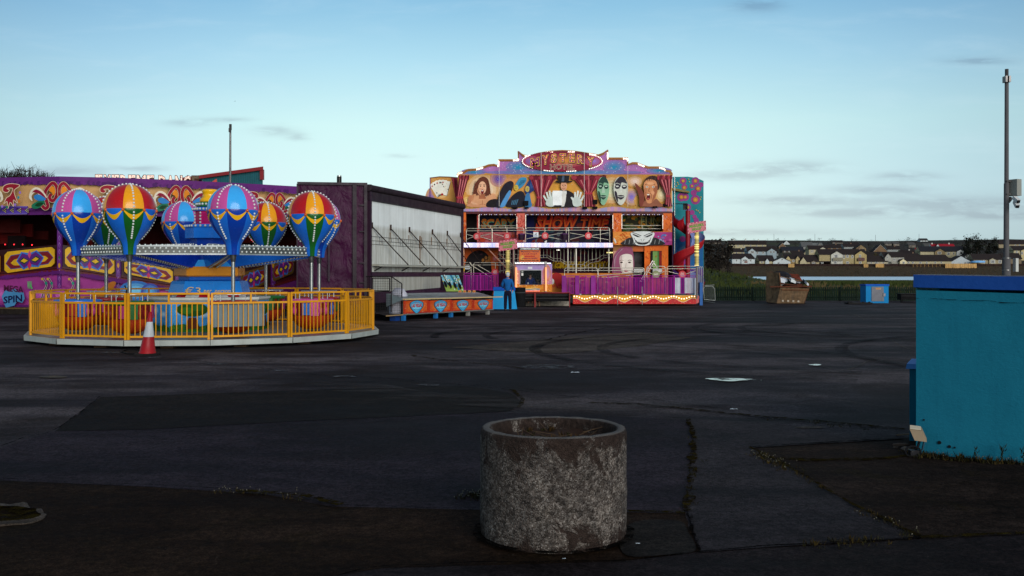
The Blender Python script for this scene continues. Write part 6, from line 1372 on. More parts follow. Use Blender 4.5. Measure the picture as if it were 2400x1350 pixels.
b.beam(P(1143, 582, 54.4), P(1198, 640, 54.4), .05, .06, C(186, 130, 110)); b.beam(P(1158, 582, 55.2), P(1214, 640, 55.2), .05, .06, C(170, 120, 100))
for x in (1172, 1180, 1188, 1196, 1206, 1214): b.cyl(P(x, 584, 54.6), P(x, 640, 54.6), .014, n=5, col=RC)
for y in (596, 606, 622): b.cyl(P(1166, y, 54.6), P(1218, y, 54.6), .014, n=5, col=RC)
part('staircase', b, 'metal')
rail('entry_railing', [rrect(1084, 1104, 615, 690), rrect(1110, 1200, 615.5, 660), [(1084, 621), (1202, 621)], [(1104, 621), (1150, 650)], [(1120, 622), (1158, 644)], [(1161, 616), (1161, 634)], [(1092, 640), (1104, 632)], [(1170, 636), (1204, 628)]], 53.2)
disc(1160.5, 638, 8.4, 52.9, fh)
b = MB(); b.plate([P(x, y, 53.1) for x, y in ((1081, 623), (1089, 623), (1089, 635), (1081, 635))], (0, .02, 0), C(236, 184, 30)); y_ = part('notice', b); A = Art(BW(53.1), .003); A.rect(1082.5, 626, 1087.5, 627.5, BLACK); A.rect(1082.5, 630, 1087.5, 631.5, BLACK); A.mb.build('notice_print', 'paint', y_)
b = MB(); b.plate([P(x, y, 53.1) for x, y in ((1090, 623), (1101, 623), (1101, 631), (1090, 631))], (0, .02, 0), C(226, 228, 232)); y_ = part('notice', b); A = Art(BW(53.1), .003); A.rect(1092, 625, 1099, 626.2, C(90, 90, 100)); A.rect(1092, 628, 1099, 629, C(90, 90, 100)); A.mb.build('notice_print', 'paint', y_)
# woman's face panel
wf_ = wall('portrait_panel', 1437, 1483.5, 576, 694, 54.2, C(196, 150, 120)); A = Art(BW(54.2), .004)
A.poly([(1437, 576), (1483, 576), (1483, 590), (1437, 588)], C(150, 100, 60)); A.poly([(1438, 645), (1437, 606), (1444, 590), (1456, 580), (1470, 578), (1483, 586), (1483, 645)], C(150, 80, 110), sm=True)
for i in range(12): t = i/11; A.stroke([(1462-6*t, 582+2*t), (1446-5*t, 598+4*t), (1441-2*t, 624), (1440+5*t, 646)], 1.3, mixc(C(206, 160, 176), C(92, 40, 70), RD.random()), sm=True)
A.poly([(1452, 604), (1462, 596), (1476, 596), (1483, 604), (1483, 640), (1474, 646), (1462, 643), (1454, 628)], C(238, 226, 214), sm=True); A.poly([(1452, 604), (1458, 600), (1457, 624), (1462, 641), (1454, 628)], C(206, 180, 176), sm=True)
for x in (1456.5, 1475.5): A.ell(x, 615, 3.4, 1.9, C(90, 66, 60), n=10); A.ell(x, 615.2, 1.5, 1.5, C(40, 34, 34), n=8); A.stroke([(x-4.5, 611.6), (x, 609.4), (x+4.6, 610.6)], 1, C(96, 60, 50))
A.stroke([(1468, 616), (1466, 627), (1470, 628.4)], .9, C(200, 170, 160)); A.poly([(1461, 634), (1467, 632.5), (1474, 634), (1467, 637.5)], C(190, 84, 100), sm=True); A.mb.build('portrait_painting', 'mural', wf_)
slab('doorway', 1484, 1512, 590, 640, 54.6, 54.7, C(26, 6, 12)); slab('door_lintel', 1483.7, 1513, 576, 589.5, 54.2, 54.6, C(196, 100, 50), 'mural')
wo = wall('orange_wall', 1510.5, 1566, 575.5, 694, 54.1, C(232, 110, 36)); A = Art(BW(54.1), .004)
for i in range(50): x = RD.uniform(1512, 1564); y = RD.uniform(578, 660); A.stroke([(x, y), (x+RD.uniform(-5, 5), y+4), (x+RD.uniform(-6, 6), y+8)] if 1514 < x < 1558 else [(x, y), (x, y+5)], 1.2, RD.choice([C(206, 70, 24), C(244, 150, 60)]))
A.rect(1525, 588, 1551, 652, C(22, 10, 12)); A.rect(1530, 589, 1544.5, 652, C(120, 160, 84)); A.rect(1541, 589, 1544.5, 652, C(70, 120, 60)); A.poly([(1535, 600), (1538, 598), (1540, 601), (1537, 604)], C(150, 110, 40)); A.rect(1545, 589, 1551, 652, C(130, 24, 20)); A.mb.build('wall_painting', 'mural', wo)
w = wall('painted_riser', 1208, 1484, 640, 694, 53.6, C(206, 120, 50)); A = Art(BW(53.6), .004)
for i in range(70): x = RD.uniform(1214, 1476); y = RD.uniform(644, 690); A.ell(x, y, RD.uniform(2, 7), RD.uniform(2, 5), RD.choice([C(176, 40, 30), C(226, 150, 50), C(190, 70, 36), C(150, 30, 40), C(230, 190, 90)]), n=8)
A.poly([(1290, 652), (1300, 640), (1314, 642), (1322, 656), (1326, 680), (1312, 666), (1306, 676), (1300, 662)], C(160, 34, 34), sm=True); A.ell(1294, 660, 5, 7, C(220, 214, 206)); A.mb.build('riser_painting', 'mural', w)
# --- side tower and spiral slide
tw = [(1577, 414.5), (1612, 414), (1626, 416), (1640, 420), (1649, 424)]
b = MB(); b.plate([P(x, y, 57.2) for x, y in tw+[(1649, 690), (1577, 690)]], (0, .15, 0), C(28, 128, 138)); t_ = part('side_tower', b, 'mural'); A = Art(BW(57.2), .004)
A.poly([(1578, 560), (1648, 560), (1648, 640), (1578, 640)], C(22, 92, 150)); A.poly([(1578, 630), (1648, 630), (1648, 688), (1578, 688)], C(84, 44, 130))
for x, y, r in ((1601, 424, 8), (1604, 438, 7), (1630, 424, 9), (1622, 436, 6), (1636, 442, 8), (1643, 433, 6), (1630, 468, 11), (1626, 452, 7), (1597, 462, 10), (1606, 462, 9), (1612, 486, 8), (1622, 498, 6), (1632, 516, 6), (1628, 508, 5), (1600, 560, 7), (1595, 590, 8), (1606, 612, 8)): A.ell(x, y, r, r, C(150, 56, 130)); 
for x, y, r in ((1601, 424, 4), (1604, 440, 4.6), (1630, 424, 4.6), (1622, 436, 3), (1636, 442, 5), (1630, 468, 6), (1597, 462, 5), (1606, 462, 4), (1612, 486, 4)): A.ell(x, y, r, r, C(186, 124, 40)); A.ell(x, y, r*.5, r*.5, C(206, 156, 60))
A.dots([(1588, 428), (1590, 432), (1586, 436), (1614, 420), (1616, 426), (1643, 462), (1642, 467), (1636, 494), (1640, 498), (1632, 492)], 1.6, C(190, 160, 50)); A.glow(1610, 590, 22, 20, C(110, 110, 90), C(40, 90, 140), 4); A.mb.build('tower_painting', 'mural', t_)
b = MB(); b.plate([P(x, y, 56.9) for x, y in ((1577, 440), (1616, 448), (1616, 452), (1577, 446))], (0, .3, 0), C(120, 104, 40)); part('tower_canopy', b)
b = MB(); b.cyl(P(1581, 415, 56), P(1581, 600, 56), .03, n=6, col=C(190, 190, 186)); b.tube([P(1577, 477.5, 56), P(1611, 478, 56), P(1611, 500, 56)], .025, C(30, 26, 30)); b.obox(P(1606, 484, 56.2), (.12, 0, 0), (0, .05, 0), (0, 0, .18), C(20, 18, 20)); part('tower_railing', b, 'metal')
sc_ = P(1612, 641, 55.6); sld = MB(); n = 60; prev = None; red = C(168, 24, 34); blu = C(120, 130, 180)
for i in range(n+1):
    t = i/n; a = PI*1.15-t*PI*3.3; z = 4.9-t*4.0; ri, ro = .22, .95; ring = []
    for (r, dz) in ((ri, .1), (ri+.12, -.1), ((ri+ro)/2, -.2), (ro-.1, -.08), (ro, .28)): ring.append(Vector((sc_.x+r*math.cos(a), sc_.y+r*math.sin(a)*.8, z+dz)))
    low = [p-Vector((0, 0, .06)) for p in ring]
    if prev:
        for k in range(4): sld.add([prev[0][k], prev[0][k+1], ring[k+1], ring[k]], [(0, 1, 2, 3)], blu, 0, True); sld.add([prev[1][k], prev[1][k+1], low[k+1], low[k]], [(3, 2, 1, 0)], red, 0, True)
        sld.add([prev[0][4], prev[1][4], low[4], ring[4]], [(0, 1, 2, 3)], red)
    prev = (ring, low)
part('spiral_slide', sld, 'paint')
b = MB(); b.cyl((sc_.x, sc_.y, .3), (sc_.x, sc_.y, 5.2), .13, n=10, col=C(150, 20, 36)); part('slide_pole', b)
# --- front deck with skirt
Yd = 52.4
b = MB(); a = P(1343, 714, Yd); c = P(1636, 691.5, Yd); b.box(a.x, c.x, Yd+.003, 54.0, c.z-.05, c.z, C(130, 126, 120)); part('deck', b, 'metal')
for x0, x1 in ((1343, 1437), (1437.4, 1534), (1534.4, 1631)):
    b = MB(); b.plate([P(x, y, Yd) for x, y in ((x0, 692), (x1, 692), (x1, 712.5), (x0, 712.5))], (0, .05, 0), C(238, 160, 20)); o = part('deck_skirt', b, 'paint'); A = Art(BW(Yd), .004)
    wv = [(x0+(x1-x0)*i/24, 704+4.6*math.cos((x0+(x1-x0)*i/24-1348)/46*2*PI+PI)) for i in range(25)]
    A.poly([(x, y-1) for x, y in wv]+[(x1, 712.4), (x0, 712.4)], C(246, 226, 190)); A.poly(wv+[(x1, 712.4), (x0, 712.4)], C(206, 28, 34)); A.dots([(x, 697.5+3*math.cos((x-1348)/46*2*PI+PI)) for x in [x0+3+6*k for k in range(int((x1-x0)/6))]], 1.5, C(255, 236, 200), mi=1); A.dots([(RD.uniform(x0, x1), RD.uniform(705, 712)) for _ in range(26)], .6, C(240, 180, 120)); A.dots([(RD.uniform(x0, x1), RD.uniform(693, 702)) for _ in range(12)], .6, C(250, 220, 140)); A.mb.build('skirt_painting', ['paint', 'lamp'], o)
b = MB(); b.plate([P(x, y, Yd+.02) for x, y in ((1631.5, 692), (1638, 693), (1638, 709), (1631.5, 712))], (0, 1.2, 0), C(206, 90, 90)); part('skirt_corner', b)
b = MB(); b.plate([P(x, y, 52.2) for x, y in ((1320, 640), (1330, 640), (1330, 694), (1320, 694))], (0, .05, 0), C(60, 50, 40)); 
rail('deck_railing', [rrect(1323, 1401, 628, 690), [(1323, 634), (1401, 634)], rrect(1402, 1510, 628, 690), [(1402, 634), (1510, 634)], rrect(1516, 1559, 624, 690), [(1516, 630), (1559, 630)], rrect(1563, 1634, 624, 690), [(1563, 630), (1634, 630)], [(1566, 636), (1592, 643)], [(1632, 634), (1608, 642)], [(1518, 637), (1530, 643)], [(1557, 636), (1546, 642)], [(1400, 646), (1505, 638)], [(1405, 652), (1505, 642)]], 53.3)
disc(1599.5, 643.5, 9, 53.2, fh); disc(1537.5, 643, 9, 53.2, fh, False, C(150, 150, 110))
b = MB()
for x0, x1, y0, y1 in ((1500, 1530, 660, 610), (1504, 1534, 660, 612), (1530, 1548, 612, 640)): b.beam(P(x0, y0, 53.5), P(x1, y1, 53.5), .03, .03, C(180, 170, 170))
part('arch_tube', b, 'metal')
for x in (1486, 1530): slab('white_step', x, x+(22 if x < 1500 else 22), 630, 637.5, 54.0, 54.05, C(220, 220, 216))
for x in (1447.5, 1505): b = MB(); b.cyl(P(x, 672, 51.9), P(x, 715, 51.9), .024, n=6, col=C(150, 146, 140)); part('skirt_post', b, 'metal')
for x in (1360, 1414, 1467, 1509): b = MB(); q = P(x, 690, 52.6); b.lathe(q.x, q.y, [(q.z-.02, .07), (q.z+.12, .06), (q.z+.2, .03), (q.z+.21, 0)], 8, C(206, 206, 206)); part('deck_nozzle', b)
# ---------------------------------------------------------------- purple fences
PU = C(166, 20, 146)
def pfence(name_label, x0, x1, y0, y1, Y, npan, white=(), posts=()):
    t = thing('purple_fence', name_label, 'fence', P((x0+x1)/2, y1, Y)); u_ = Vector((0, 0, 1)); w = (x1-x0)/npan
    for k in range(npan):
        a = x0+k*w; e = a+w-.8; b = MB()
        for y in (y0, y0+4.5, y1-2.5): b.cyl(P(a, y, Y), P(e, y, Y), .02, n=6, col=PU)
        n = max(3, int(w/3.1))
        for i in range(n+1):
            x = a+(e-a)*i/n; cw = next((True for q0, q1 in white if q0 <= x <= q1), False)
            b.cyl(P(x, y0+4.5, Y), P(x, y1-2.5, Y), .026 if not cw else .03, n=5, col=C(226, 226, 236) if cw else (PU if i % 3 else C(116, 18, 124)))
        for x in (a, e): b.cyl(P(x, y0-.5, Y), P(x, y1, Y), .028, n=6, col=PU)
        b.build('fence_panel', 'paint', t)
    for px in posts: b = MB(); b.box(P(px-5, y0, Y-.1).x, P(px+5, y0, Y-.1).x, Y-.12, Y+.06, P(px, y1, Y).z, P(px, y0-.6, Y).z, C(140, 20, 136)); b.build('wide_post', 'paint', t)
    return t
pfence('long purple railing fence along the funhouse front deck above the yellow skirt', 1322, 1632, 646.5, 690, 52.5, 6, ((1582, 1594), (1604, 1628)), (1322, 1353, 1390))
pfence('purple railing fence on the left side of the funhouse behind the stall counter', 1084, 1168, 640.5, 682, 52.6, 2)
b = MB(); b.plate([P(x, y, 52.35) for x, y in ((1628, 651), (1635, 652), (1635, 692), (1628, 692))], (0, .1, 0), C(206, 214, 226)); tag(b.build('end_board', 'paint', origin=P(1631, 692, 52.35)), 'narrow upright white panel closing the right end of the purple fence', 'board')
b = MB(); b.box(P(1640, 662, 53).x, P(1647, 662, 53).x, 53, 53.4, 0, P(1640, 662, 53).z, C(30, 96, 170)); tag(b.build('blue_post', 'paint', origin=P(1643, 712, 53)), 'short blue square post at the right foot of the funhouse', 'post')
b = MB()
for x in (1636, 1640, 1644): b.tube([P(x, 684, 53.2), P(x, 628, 53.2), P(x+2, 624, 53.2), P(x+4, 628, 53.2), P(x+4, 684, 53.2)], .016, C(170, 164, 160), 5)
tag(b.build('folded_barrier', 'metal', origin=P(1641, 684, 53.2)), 'folded grey metal railings stacked against the funhouse right corner', 'railing')
# ---------------------------------------------------------------- ticket booth
Yb_ = 50.9
tk = thing('ticket_booth', 'lilac and orange ticket booth with lit corner tubes and a dark window', 'ticket booth', P(1250, 695, Yb_))
def B_(x, y, o=0): return P(x, y, Yb_-o)
b = MB()
for x0, y0, x1, y1, c in ((1207, 619, 1294, 633.5, C(176, 150, 206)), (1207, 633.5, 1219, 666, C(206, 130, 120)), (1269, 633.5, 1294, 666, C(196, 130, 160)), (1207, 666, 1294, 684, C(216, 128, 40))): b.plate([B_(x0, y0), B_(x1, y0), B_(x1, y1), B_(x0, y1)], (0, .06, 0), c)
a, c = B_(1207, 684), B_(1294, 619); bw = C(30, 14, 30)
b.box(a.x, a.x+.05, Yb_+.07, Yb_+1.6, a.z, c.z, bw); b.box(c.x-.05, c.x, Yb_+.07, Yb_+1.6, a.z, c.z, bw); b.box(a.x, c.x, Yb_+1.55, Yb_+1.6, a.z, c.z, bw); b.box(a.x+.051, c.x-.051, Yb_+.07, Yb_+1.54, a.z, a.z+.05, bw); fr = b.build('booth_wall', 'mural', tk)
A = Art(lambda x, y, o: B_(x, y, o), .004)
A.glow(1250, 675, 40, 8, C(228, 160, 50), C(212, 120, 40), 3); A.glow(1282, 640, 9, 20, C(176, 150, 206), C(206, 130, 110), 4); A.dots([(RD.uniform(1210, 1292), RD.uniform(667, 683)) for _ in range(60)]+[(RD.uniform(1271, 1292), RD.uniform(650, 668)) for _ in range(20)]+[(RD.uniform(1208, 1217), RD.uniform(640, 684)) for _ in range(14)], .8, [C(250, 230, 170), C(246, 200, 110)])
A.rect(1237, 625.5, 1247.5, 630, C(226, 226, 230)); A.text('TICKETS', 1213, 651, 4, 26, C(250, 220, 190)) if False else None
for k, ch in enumerate('TICKETS'): A.text(ch, 1213.4, 637+k*4.4, 2.6, 3.6, C(250, 226, 206), bold=.03)
A.rect(1222, 676, 1265, 682.5, C(150, 150, 150)); A.stroke([(1232, 677), (1244, 676.5), (1258, 680)], 1.2, C(255, 214, 130), sm=True); A.dots([(x, 682) for x in range(1222, 1266, 3)], 1.3, C(255, 110, 90), mi=1); A.mb.build('booth_painting', ['mural', 'glow'], fr)
b = MB(); b.plate([B_(x, y, .02) for x, y in ((1218, 632), (1270, 632), (1270, 633.6), (1218, 633.6))], (0, .05, 0), C(190, 190, 190)); b.plate([B_(x, y, .02) for x, y in ((1218, 666), (1270, 666), (1270, 667.6), (1218, 667.6))], (0, .05, 0), C(40, 50, 66)); b.plate([B_(x, y, .02) for x, y in ((1218, 633.7), (1219.4, 633.7), (1219.4, 665.9), (1218, 665.9))], (0, .05, 0), C(170, 160, 170)); b.plate([B_(x, y, .02) for x, y in ((1268.6, 633.7), (1270, 633.7), (1270, 665.9), (1268.6, 665.9))], (0, .05, 0), C(170, 160, 170)); wn = b.build('window_frame', 'paint', tk)
m, nt, bs = newmat('glass'); bs.inputs['Base Color'].default_value = (.01, .012, .014, 1); bs.inputs['Roughness'].default_value = .05; bs.inputs['Alpha'].default_value = .3
b = MB(); b.face([B_(x, y, -.03) for x, y in ((1219, 633), (1269, 633), (1269, 667), (1219, 667))], WHITE); b.build('window_pane', 'glass', wn)
b = MB(); b.plate([B_(x, y, .0) for x, y in ((1222, 640), (1226.5, 640), (1226.5, 646), (1222, 646))], (0, .01, 0), C(226, 226, 220)); b.plate([B_(x, y, .0) for x, y in ((1222, 635), (1226.5, 635), (1226.5, 638.6), (1222, 638.6))], (0, .01, 0), C(150, 156, 150)); b.build('window_notice', 'paint', wn)
for x in (1209.5, 1279.5): b = MB(); b.cyl(B_(x, 627, .1), B_(x, 682, .1), .05, n=10, col=C(255, 150, 96)); b.build('light_tube', 'glow', tk)
b = MB(); b.box(B_(1205, 618).x, B_(1282, 618).x, Yb_-.2, Yb_+1.7, B_(1, 618.6).z, B_(1, 614).z, C(150, 150, 150)); rf = b.build('booth_roof', 'metal', tk); A = Art(lambda x, y, o: B_(x, y, .2+o), .006); A.dots([(1209+k*3.6, 616.8) for k in range(19)], 1.25, C(250, 250, 255), mi=1); A.mb.build('roof_light', ['paint', 'lamp'], rf)
b = MB(); b.box(B_(1206, 619).x, B_(1210, 619).x, Yb_-.06, Yb_+.0-.003, B_(1, 684).z, B_(1, 619).z, C(140, 100, 90)); b.box(B_(1277.5, 616).x, B_(1281.5, 616).x, Yb_-.06, Yb_-.003, B_(1, 684).z, B_(1, 613).z, C(150, 130, 120)); b.build('corner_post', 'metal', tk)
b = MB(); b.box(B_(1206, 684).x, B_(1294, 684).x, Yb_+.02, Yb_+1.5, .3, B_(1, 684.2).z, C(16, 12, 14)); b.build('booth_base', 'matte', tk)
q = P(1243, 700, Yb_+.8); person((q.x, q.y, B_(1, 668).z-.98), (-.2, -1, 0), 'booth attendant with dark hair and blue top inside the ticket window', 1.6, C(22, 48, 120), C(14, 14, 20), C(30, 20, 18), True)
q = P(1260, 700, Yb_+.9); person((q.x, q.y, B_(1, 671).z-1.12), (.3, -1, 0), 'second attendant in dark blue, lower, behind the window\'s right side', 1.56, C(20, 40, 100), C(14, 14, 20), C(20, 16, 16), True)
b = MB(); q = B_(1237.5, 665.5, -.12); b.cyl(q-Vector((0, 0, .05)), q+Vector((0, 0, .08)), .035, .045, 10, C(206, 226, 236)); tag(b.build('paper_cup', 'paint', origin=q), 'pale cup on the ledge inside the ticket window', 'cup')
# attention sign above the booth
sg = thing('attention_sign', 'orange notice headed ATTENTION ADULTS standing above the ticket booth roof', 'sign', P(1241, 613, 51.0))
def S_(x, y, o=0): return P(x, y, 51.0-o)
b = MB(); b.plate([S_(x, y) for x, y in ((1217, 579.5), (1266, 579.5), (1266, 614), (1217, 614))], (0, .05, 0), C(196, 84, 40)); b.build('board', 'paint', sg)
A = Art(lambda x, y, o: S_(x, y, o), .004); A.rect(1217.5, 580, 1265.5, 586.5, C(16, 14, 16)); A.rect(1218, 587, 1265, 613.5, C(226, 110, 46)); A.glow(1224, 604, 8, 10, C(240, 190, 70), C(226, 110, 46), 3); A.text('ATTENTION ADULTS', 1241.5, 583.2, 44, 3.8, C(244, 244, 240), bold=.05)
for k, (tx, w, c) in enumerate((('Mystery Hotel', 42, C(90, 30, 60)), ('is a walk through', 36, C(150, 30, 60)), ('attraction', 24, C(190, 24, 36)), ('please be careful', 36, C(150, 40, 70)), ('Enter at your own risk', 44, C(60, 40, 20)))): A.text(tx, 1241.5, 590.2+k*5.1, w, 4.2, c, bold=.04)
A.mb.build('notice_lettering', 'paint', sg)
b = MB(); b.cyl(S_(1222, 614, -.06), S_(1222, 619, -.06), .02, n=6, col=C(120, 116, 110)); b.cyl(S_(1262, 614, -.06), S_(1262, 619, -.06), .02, n=6, col=C(120, 116, 110)); b.build('sign_leg', 'metal', sg)
# tilted name signs on bulb columns
def pole_sign(label, pts, col_x, y0, y1, Y, base):
    t = thing('column_sign', label, 'sign', P(col_x, base, Y)); b = MB(); b.plate([P(x, y, Y) for x, y in pts], (0, .12, 0), C(206, 96, 120)); o = b.build('sign_board', 'mural', t)
    (xa, ya), (xb, yb), (xc, yc), (xd, yd) = pts
    f = lambda u_, v, of: P((xa+(xb-xa)*u_)*(1-v)+(xd+(xc-xd)*u_)*v, (ya+(yb-ya)*u_)*(1-v)+(yd+(yc-yd)*u_)*v, Y-of)
    A = Art(f, .004); A.poly([(.06, .1), (.94, .1), (.94, .9), (.06, .9)], C(214, 120, 130)); A.glow(.5, .5, .4, .34, C(206, 150, 130), C(214, 120, 130), 3); n = 11
    A.dots([((i+.5)/n, .05) for i in range(n)]+[((i+.5)/n, .95) for i in range(n)]+[(.03, (i+.5)/6) for i in range(6)]+[(.97, (i+.5)/6) for i in range(6)], .028, [C(120, 24, 40), C(250, 200, 200)])
    A.text('MYSTERY', .5, .34, .8, -.3, C(60, 60, 30), bold=.08, slant=-.02); A.text('MYSTERY', .5, .34, .78, -.27, C(110, 160, 50), bold=.05); A.text('HOTEL', .5, .68, .54, -.27, C(60, 60, 30), bold=.08); A.text('HOTEL', .5, .68, .52, -.24, C(110, 160, 50), bold=.05); A.mb.build('sign_lettering', 'paint', o)
    b = MB(); b.cyl(P(col_x, y0, Y+.1), P(col_x, y1, Y+.1), .1, n=10, col=C(206, 184, 110)); k = 0
    cl = b.build('column', 'paint', t); b = MB()
    for y in range(int(y0)+2, int(y1), 4):
        b.cyl(P(col_x, y, Y+.1), P(col_x, y+1.4, Y+.1), .122, n=10, col=C(236, 214, 130), mi=0 if RD.random() < .8 else 1)
    b.build('bulb_ring_trim', ['paint', 'glow'], cl)
    b = MB(); b.cyl(P(col_x, y1, Y+.1), P(col_x, base, Y+.1), .05, n=8, col=C(120, 110, 110)); b.build('pole', 'metal', t)
pole_sign('tilted pink sign on a yellow ribbed column left of the ticket booth', [(1168, 565), (1212, 559), (1213, 583), (1169, 589)], 1190, 585, 641, 51.6, 712)
pole_sign('tilted pink sign on a yellow ribbed column at the right end of the funhouse', [(1611, 523.5), (1654.5, 517), (1655, 540), (1612, 548)], 1633, 543, 622, 52.0, 700)
# ---------------------------------------------------------------- trailer chassis with red legs below the booth
tb_ = thing('low_trailer', 'low black flatbed with red legs in front of the ticket booth', 'trailer', P(1275, 712, 50.4))
b = MB(); a, c = P(1209, 706, 50.3), P(1335, 685, 50.3); b.box(a.x, c.x, 50.32, 51.6, a.z, c.z-.04, C(14, 12, 14)); b.build('flatbed', 'matte', tb_)
b = MB(); b.box(a.x, c.x, 50.25, 50.31, c.z-.05, c.z, C(140, 24, 22)); b.box(a.x, c.x, 50.25, 50.31, P(1, 692, 50.25).z, P(1, 691, 50.25).z, C(70, 66, 66)); b.box(a.x, c.x, 50.25, 50.31, P(1, 699.5, 50.25).z, P(1, 699, 50.25).z, C(90, 86, 84)); b.build('edge_rail', 'paint', tb_)
for x in (1254, 1335): b = MB(); q = P(x, 719, 50.1); b.box(q.x-.04 if x < 1300 else q.x-.02, q.x+.04 if x < 1300 else q.x+.02, 50.1, 50.22, 0, P(x, 686, 50.1).z, C(136, 24, 24)); b.build('leg', 'paint', tb_)
b = MB(); a, c = P(1222, 712, 52.2), P(1336, 706, 52.2); b.box(a.x, c.x, 52.2, 52.4, 0, c.z, C(150, 142, 130)); tag(b.build('concrete_sleeper', 'rust', origin=P(1280, 712, 52.2)), 'pale concrete sleeper lying under the black flatbed', 'sleeper')
# ================================================================ concrete planter in the foreground
PC = Vector((.268, 6.45, 0)); PRd, PHt = .473, .71
pl = thing('concrete_planter', 'weathered round concrete planter with stained rough aggregate sides standing in the foreground', 'planter', PC)
m, nt, bs = newmat('aggregate'); v = mapv(nt); vz = mapv(nt, (1, 1, .75))
vo = N(nt, 'ShaderNodeTexVoronoi'); vo.inputs['Scale'].default_value = 110; L(nt, v, vo.inputs['Vector'])
sp = N(nt, 'ShaderNodeSeparateColor'); L(nt, vo.outputs['Color'], sp.inputs[0])
st = ramp(nt, sp.outputs[0], [(.0, (.034, .026, .022, 1)), (.35, (.064, .052, .045, 1)), (.7, (.104, .087, .077, 1)), (1, (.165, .145, .132, 1))])
st = mixn(nt, 1, st, ramp(nt, noisen(nt, v, 24, 5, .7), [(.33, .3), (.67, 1.5)]), 'MULTIPLY')
blot = noisen(nt, vz, 6.0, 10, .78, .6); gp = N(nt, 'ShaderNodeNewGeometry'); sz = N(nt, 'ShaderNodeSeparateXYZ'); L(nt, gp.outputs['Position'], sz.inputs[0])
zt = N(nt, 'ShaderNodeMapRange'); L(nt, sz.outputs[2], zt.inputs[0]); zt.inputs[1].default_value = .40; zt.inputs[2].default_value = .70; zt.inputs[3].default_value = 0; zt.inputs[4].default_value = .17
zb = N(nt, 'ShaderNodeMapRange'); L(nt, sz.outputs[2], zb.inputs[0]); zb.inputs[1].default_value = .2; zb.inputs[2].default_value = .0; zb.inputs[3].default_value = 0; zb.inputs[4].default_value = .14
bl_ = mathn(nt, 'ADD', blot, mathn(nt, 'ADD', zt.outputs[0], zb.outputs[0]))
c = mixn(nt, ramp(nt, bl_, [(.585, 0), (.62, 1)]), st, ramp(nt, noisen(nt, v, 30, 4), [(.3, (.016, .010, .008, 1)), (.7, (.046, .030, .024, 1))]))
pale = ramp(nt, noisen(nt, mapv(nt, (1, 1, .8), (4, 2, 1)), 3.1, 7, .7, .4), [(.48, 0), (.6, .85)]); c = mixn(nt, mathn(nt, 'MULTIPLY', pale, ramp(nt, bl_, [(.56, 1), (.62, 0)])), c, mixn(nt, 1, st, (1.9, 1.9, 1.85, 1), 'MULTIPLY'))
pit = ramp(nt, noisen(nt, v, 55, 2, .5), [(.28, 1), (.36, 0)]); c = mixn(nt, mathn(nt, 'MULTIPLY', pit, .8), c, (.012, .01, .009, 1))
c = mixn(nt, ramp(nt, sz.outputs[2], [(.7035, 0), (.7075, .75)]), c, mixn(nt, noisen(nt, v, 40, 4), (.10, .092, .085, 1), (.2, .19, .18, 1)))
L(nt, c, bs.inputs['Base Color']); bs.inputs['Roughness'].default_value = .92; bs.inputs['Specular IOR Level'].default_value = .15
hh = mathn(nt, 'ADD', mathn(nt, 'MULTIPLY', vo.outputs['Distance'], -.9), mathn(nt, 'ADD', noisen(nt, v, 40, 5, .7), mathn(nt, 'MULTIPLY', blot, -1.2))); bumpn(nt, bs, hh, .9, .012)
b = MB(); n = 128; prf = [(.0, PRd*.965), (.03, PRd*.985), (.08, PRd*.995)]+[(.08+.58*i/20, PRd) for i in range(1, 21)]+[(.69, PRd-.002), (.704, PRd-.010), (.71, PRd-.022), (.71, PRd-.05), (.703, PRd-.062), (.69, PRd-.068), (.62, PRd-.072), (.55, PRd-.075)]
vs = []
for z, r in prf:
    for k in range(n):
        a = 2*PI*k/n; d = .006*MN.noise((math.cos(a)*4, math.sin(a)*4, z*5))+.004*MN.noise((math.cos(a)*14, math.sin(a)*14, z*16))
        if z < .1: d -= .02*max(0, MN.noise((math.cos(a)*5, math.sin(a)*5, 9)))*(1-z/.1)
        rr = r+d; zz = z+(.004*MN.noise((math.cos(a)*6, math.sin(a)*6, 2)) if z > .6 else 0); vs.append(PC+Vector((rr*math.cos(a), rr*math.sin(a), zz)))
b.add(vs, [(i*n+k, i*n+(k+1) % n, (i+1)*n+(k+1) % n, (i+1)*n+k) for i in range(len(prf)-1) for k in range(n)], WHITE, 0, True); b.build('planter_wall', 'aggregate', pl)
b = MB(); vs = [PC+Vector((0, 0, .635))]; m_ = 10
for i in range(1, m_+1):
    for k in range(48):
        a = 2*PI*k/48; r = .41*i/m_; vs.append(PC+Vector((r*math.cos(a), r*math.sin(a), .625+.035*MN.noise((r*7*math.cos(a), r*7*math.sin(a), 3))+.012*MN.noise((r*30*math.cos(a), r*30*math.sin(a), 5)))))
fs = [(0, 1+k, 1+(k+1) % 48) for k in range(48)]+[(1+i*48+k, 1+(i+1)*48+k, 1+(i+1)*48+(k+1) % 48, 1+i*48+(k+1) % 48) for i in range(m_-1) for k in range(48)]
b.add(vs, fs, C(56, 40, 32), 0, True); b.build('soil', 'leaf', pl)
b = MB()
for _ in range(90):
    a = RD.uniform(0, 2*PI); r = .38*math.sqrt(RD.random()); p = PC+Vector((r*math.cos(a), r*math.sin(a), .632))
    if MN.noise((p.x*4, p.y*4, 2)) > -.05: tuftmesh(b, p, .05, 5, RD.choice([C(40, 40, 12), C(70, 48, 16), C(50, 38, 20)]), .03)
for _ in range(16):
    a = RD.uniform(0, 2*PI); p = PC+Vector((.3*RD.random()*math.cos(a), .3*RD.random()*math.sin(a), .645)); q = p+Vector((RD.uniform(-.2, .2), RD.uniform(-.15, .15), RD.uniform(.0, .05))); b.cyl(p, q, .0025, .0012, 4, C(96, 76, 56), caps=False)
o = b.build('dead_weeds', 'leaf', pl); o['kind'] = 'stuff'

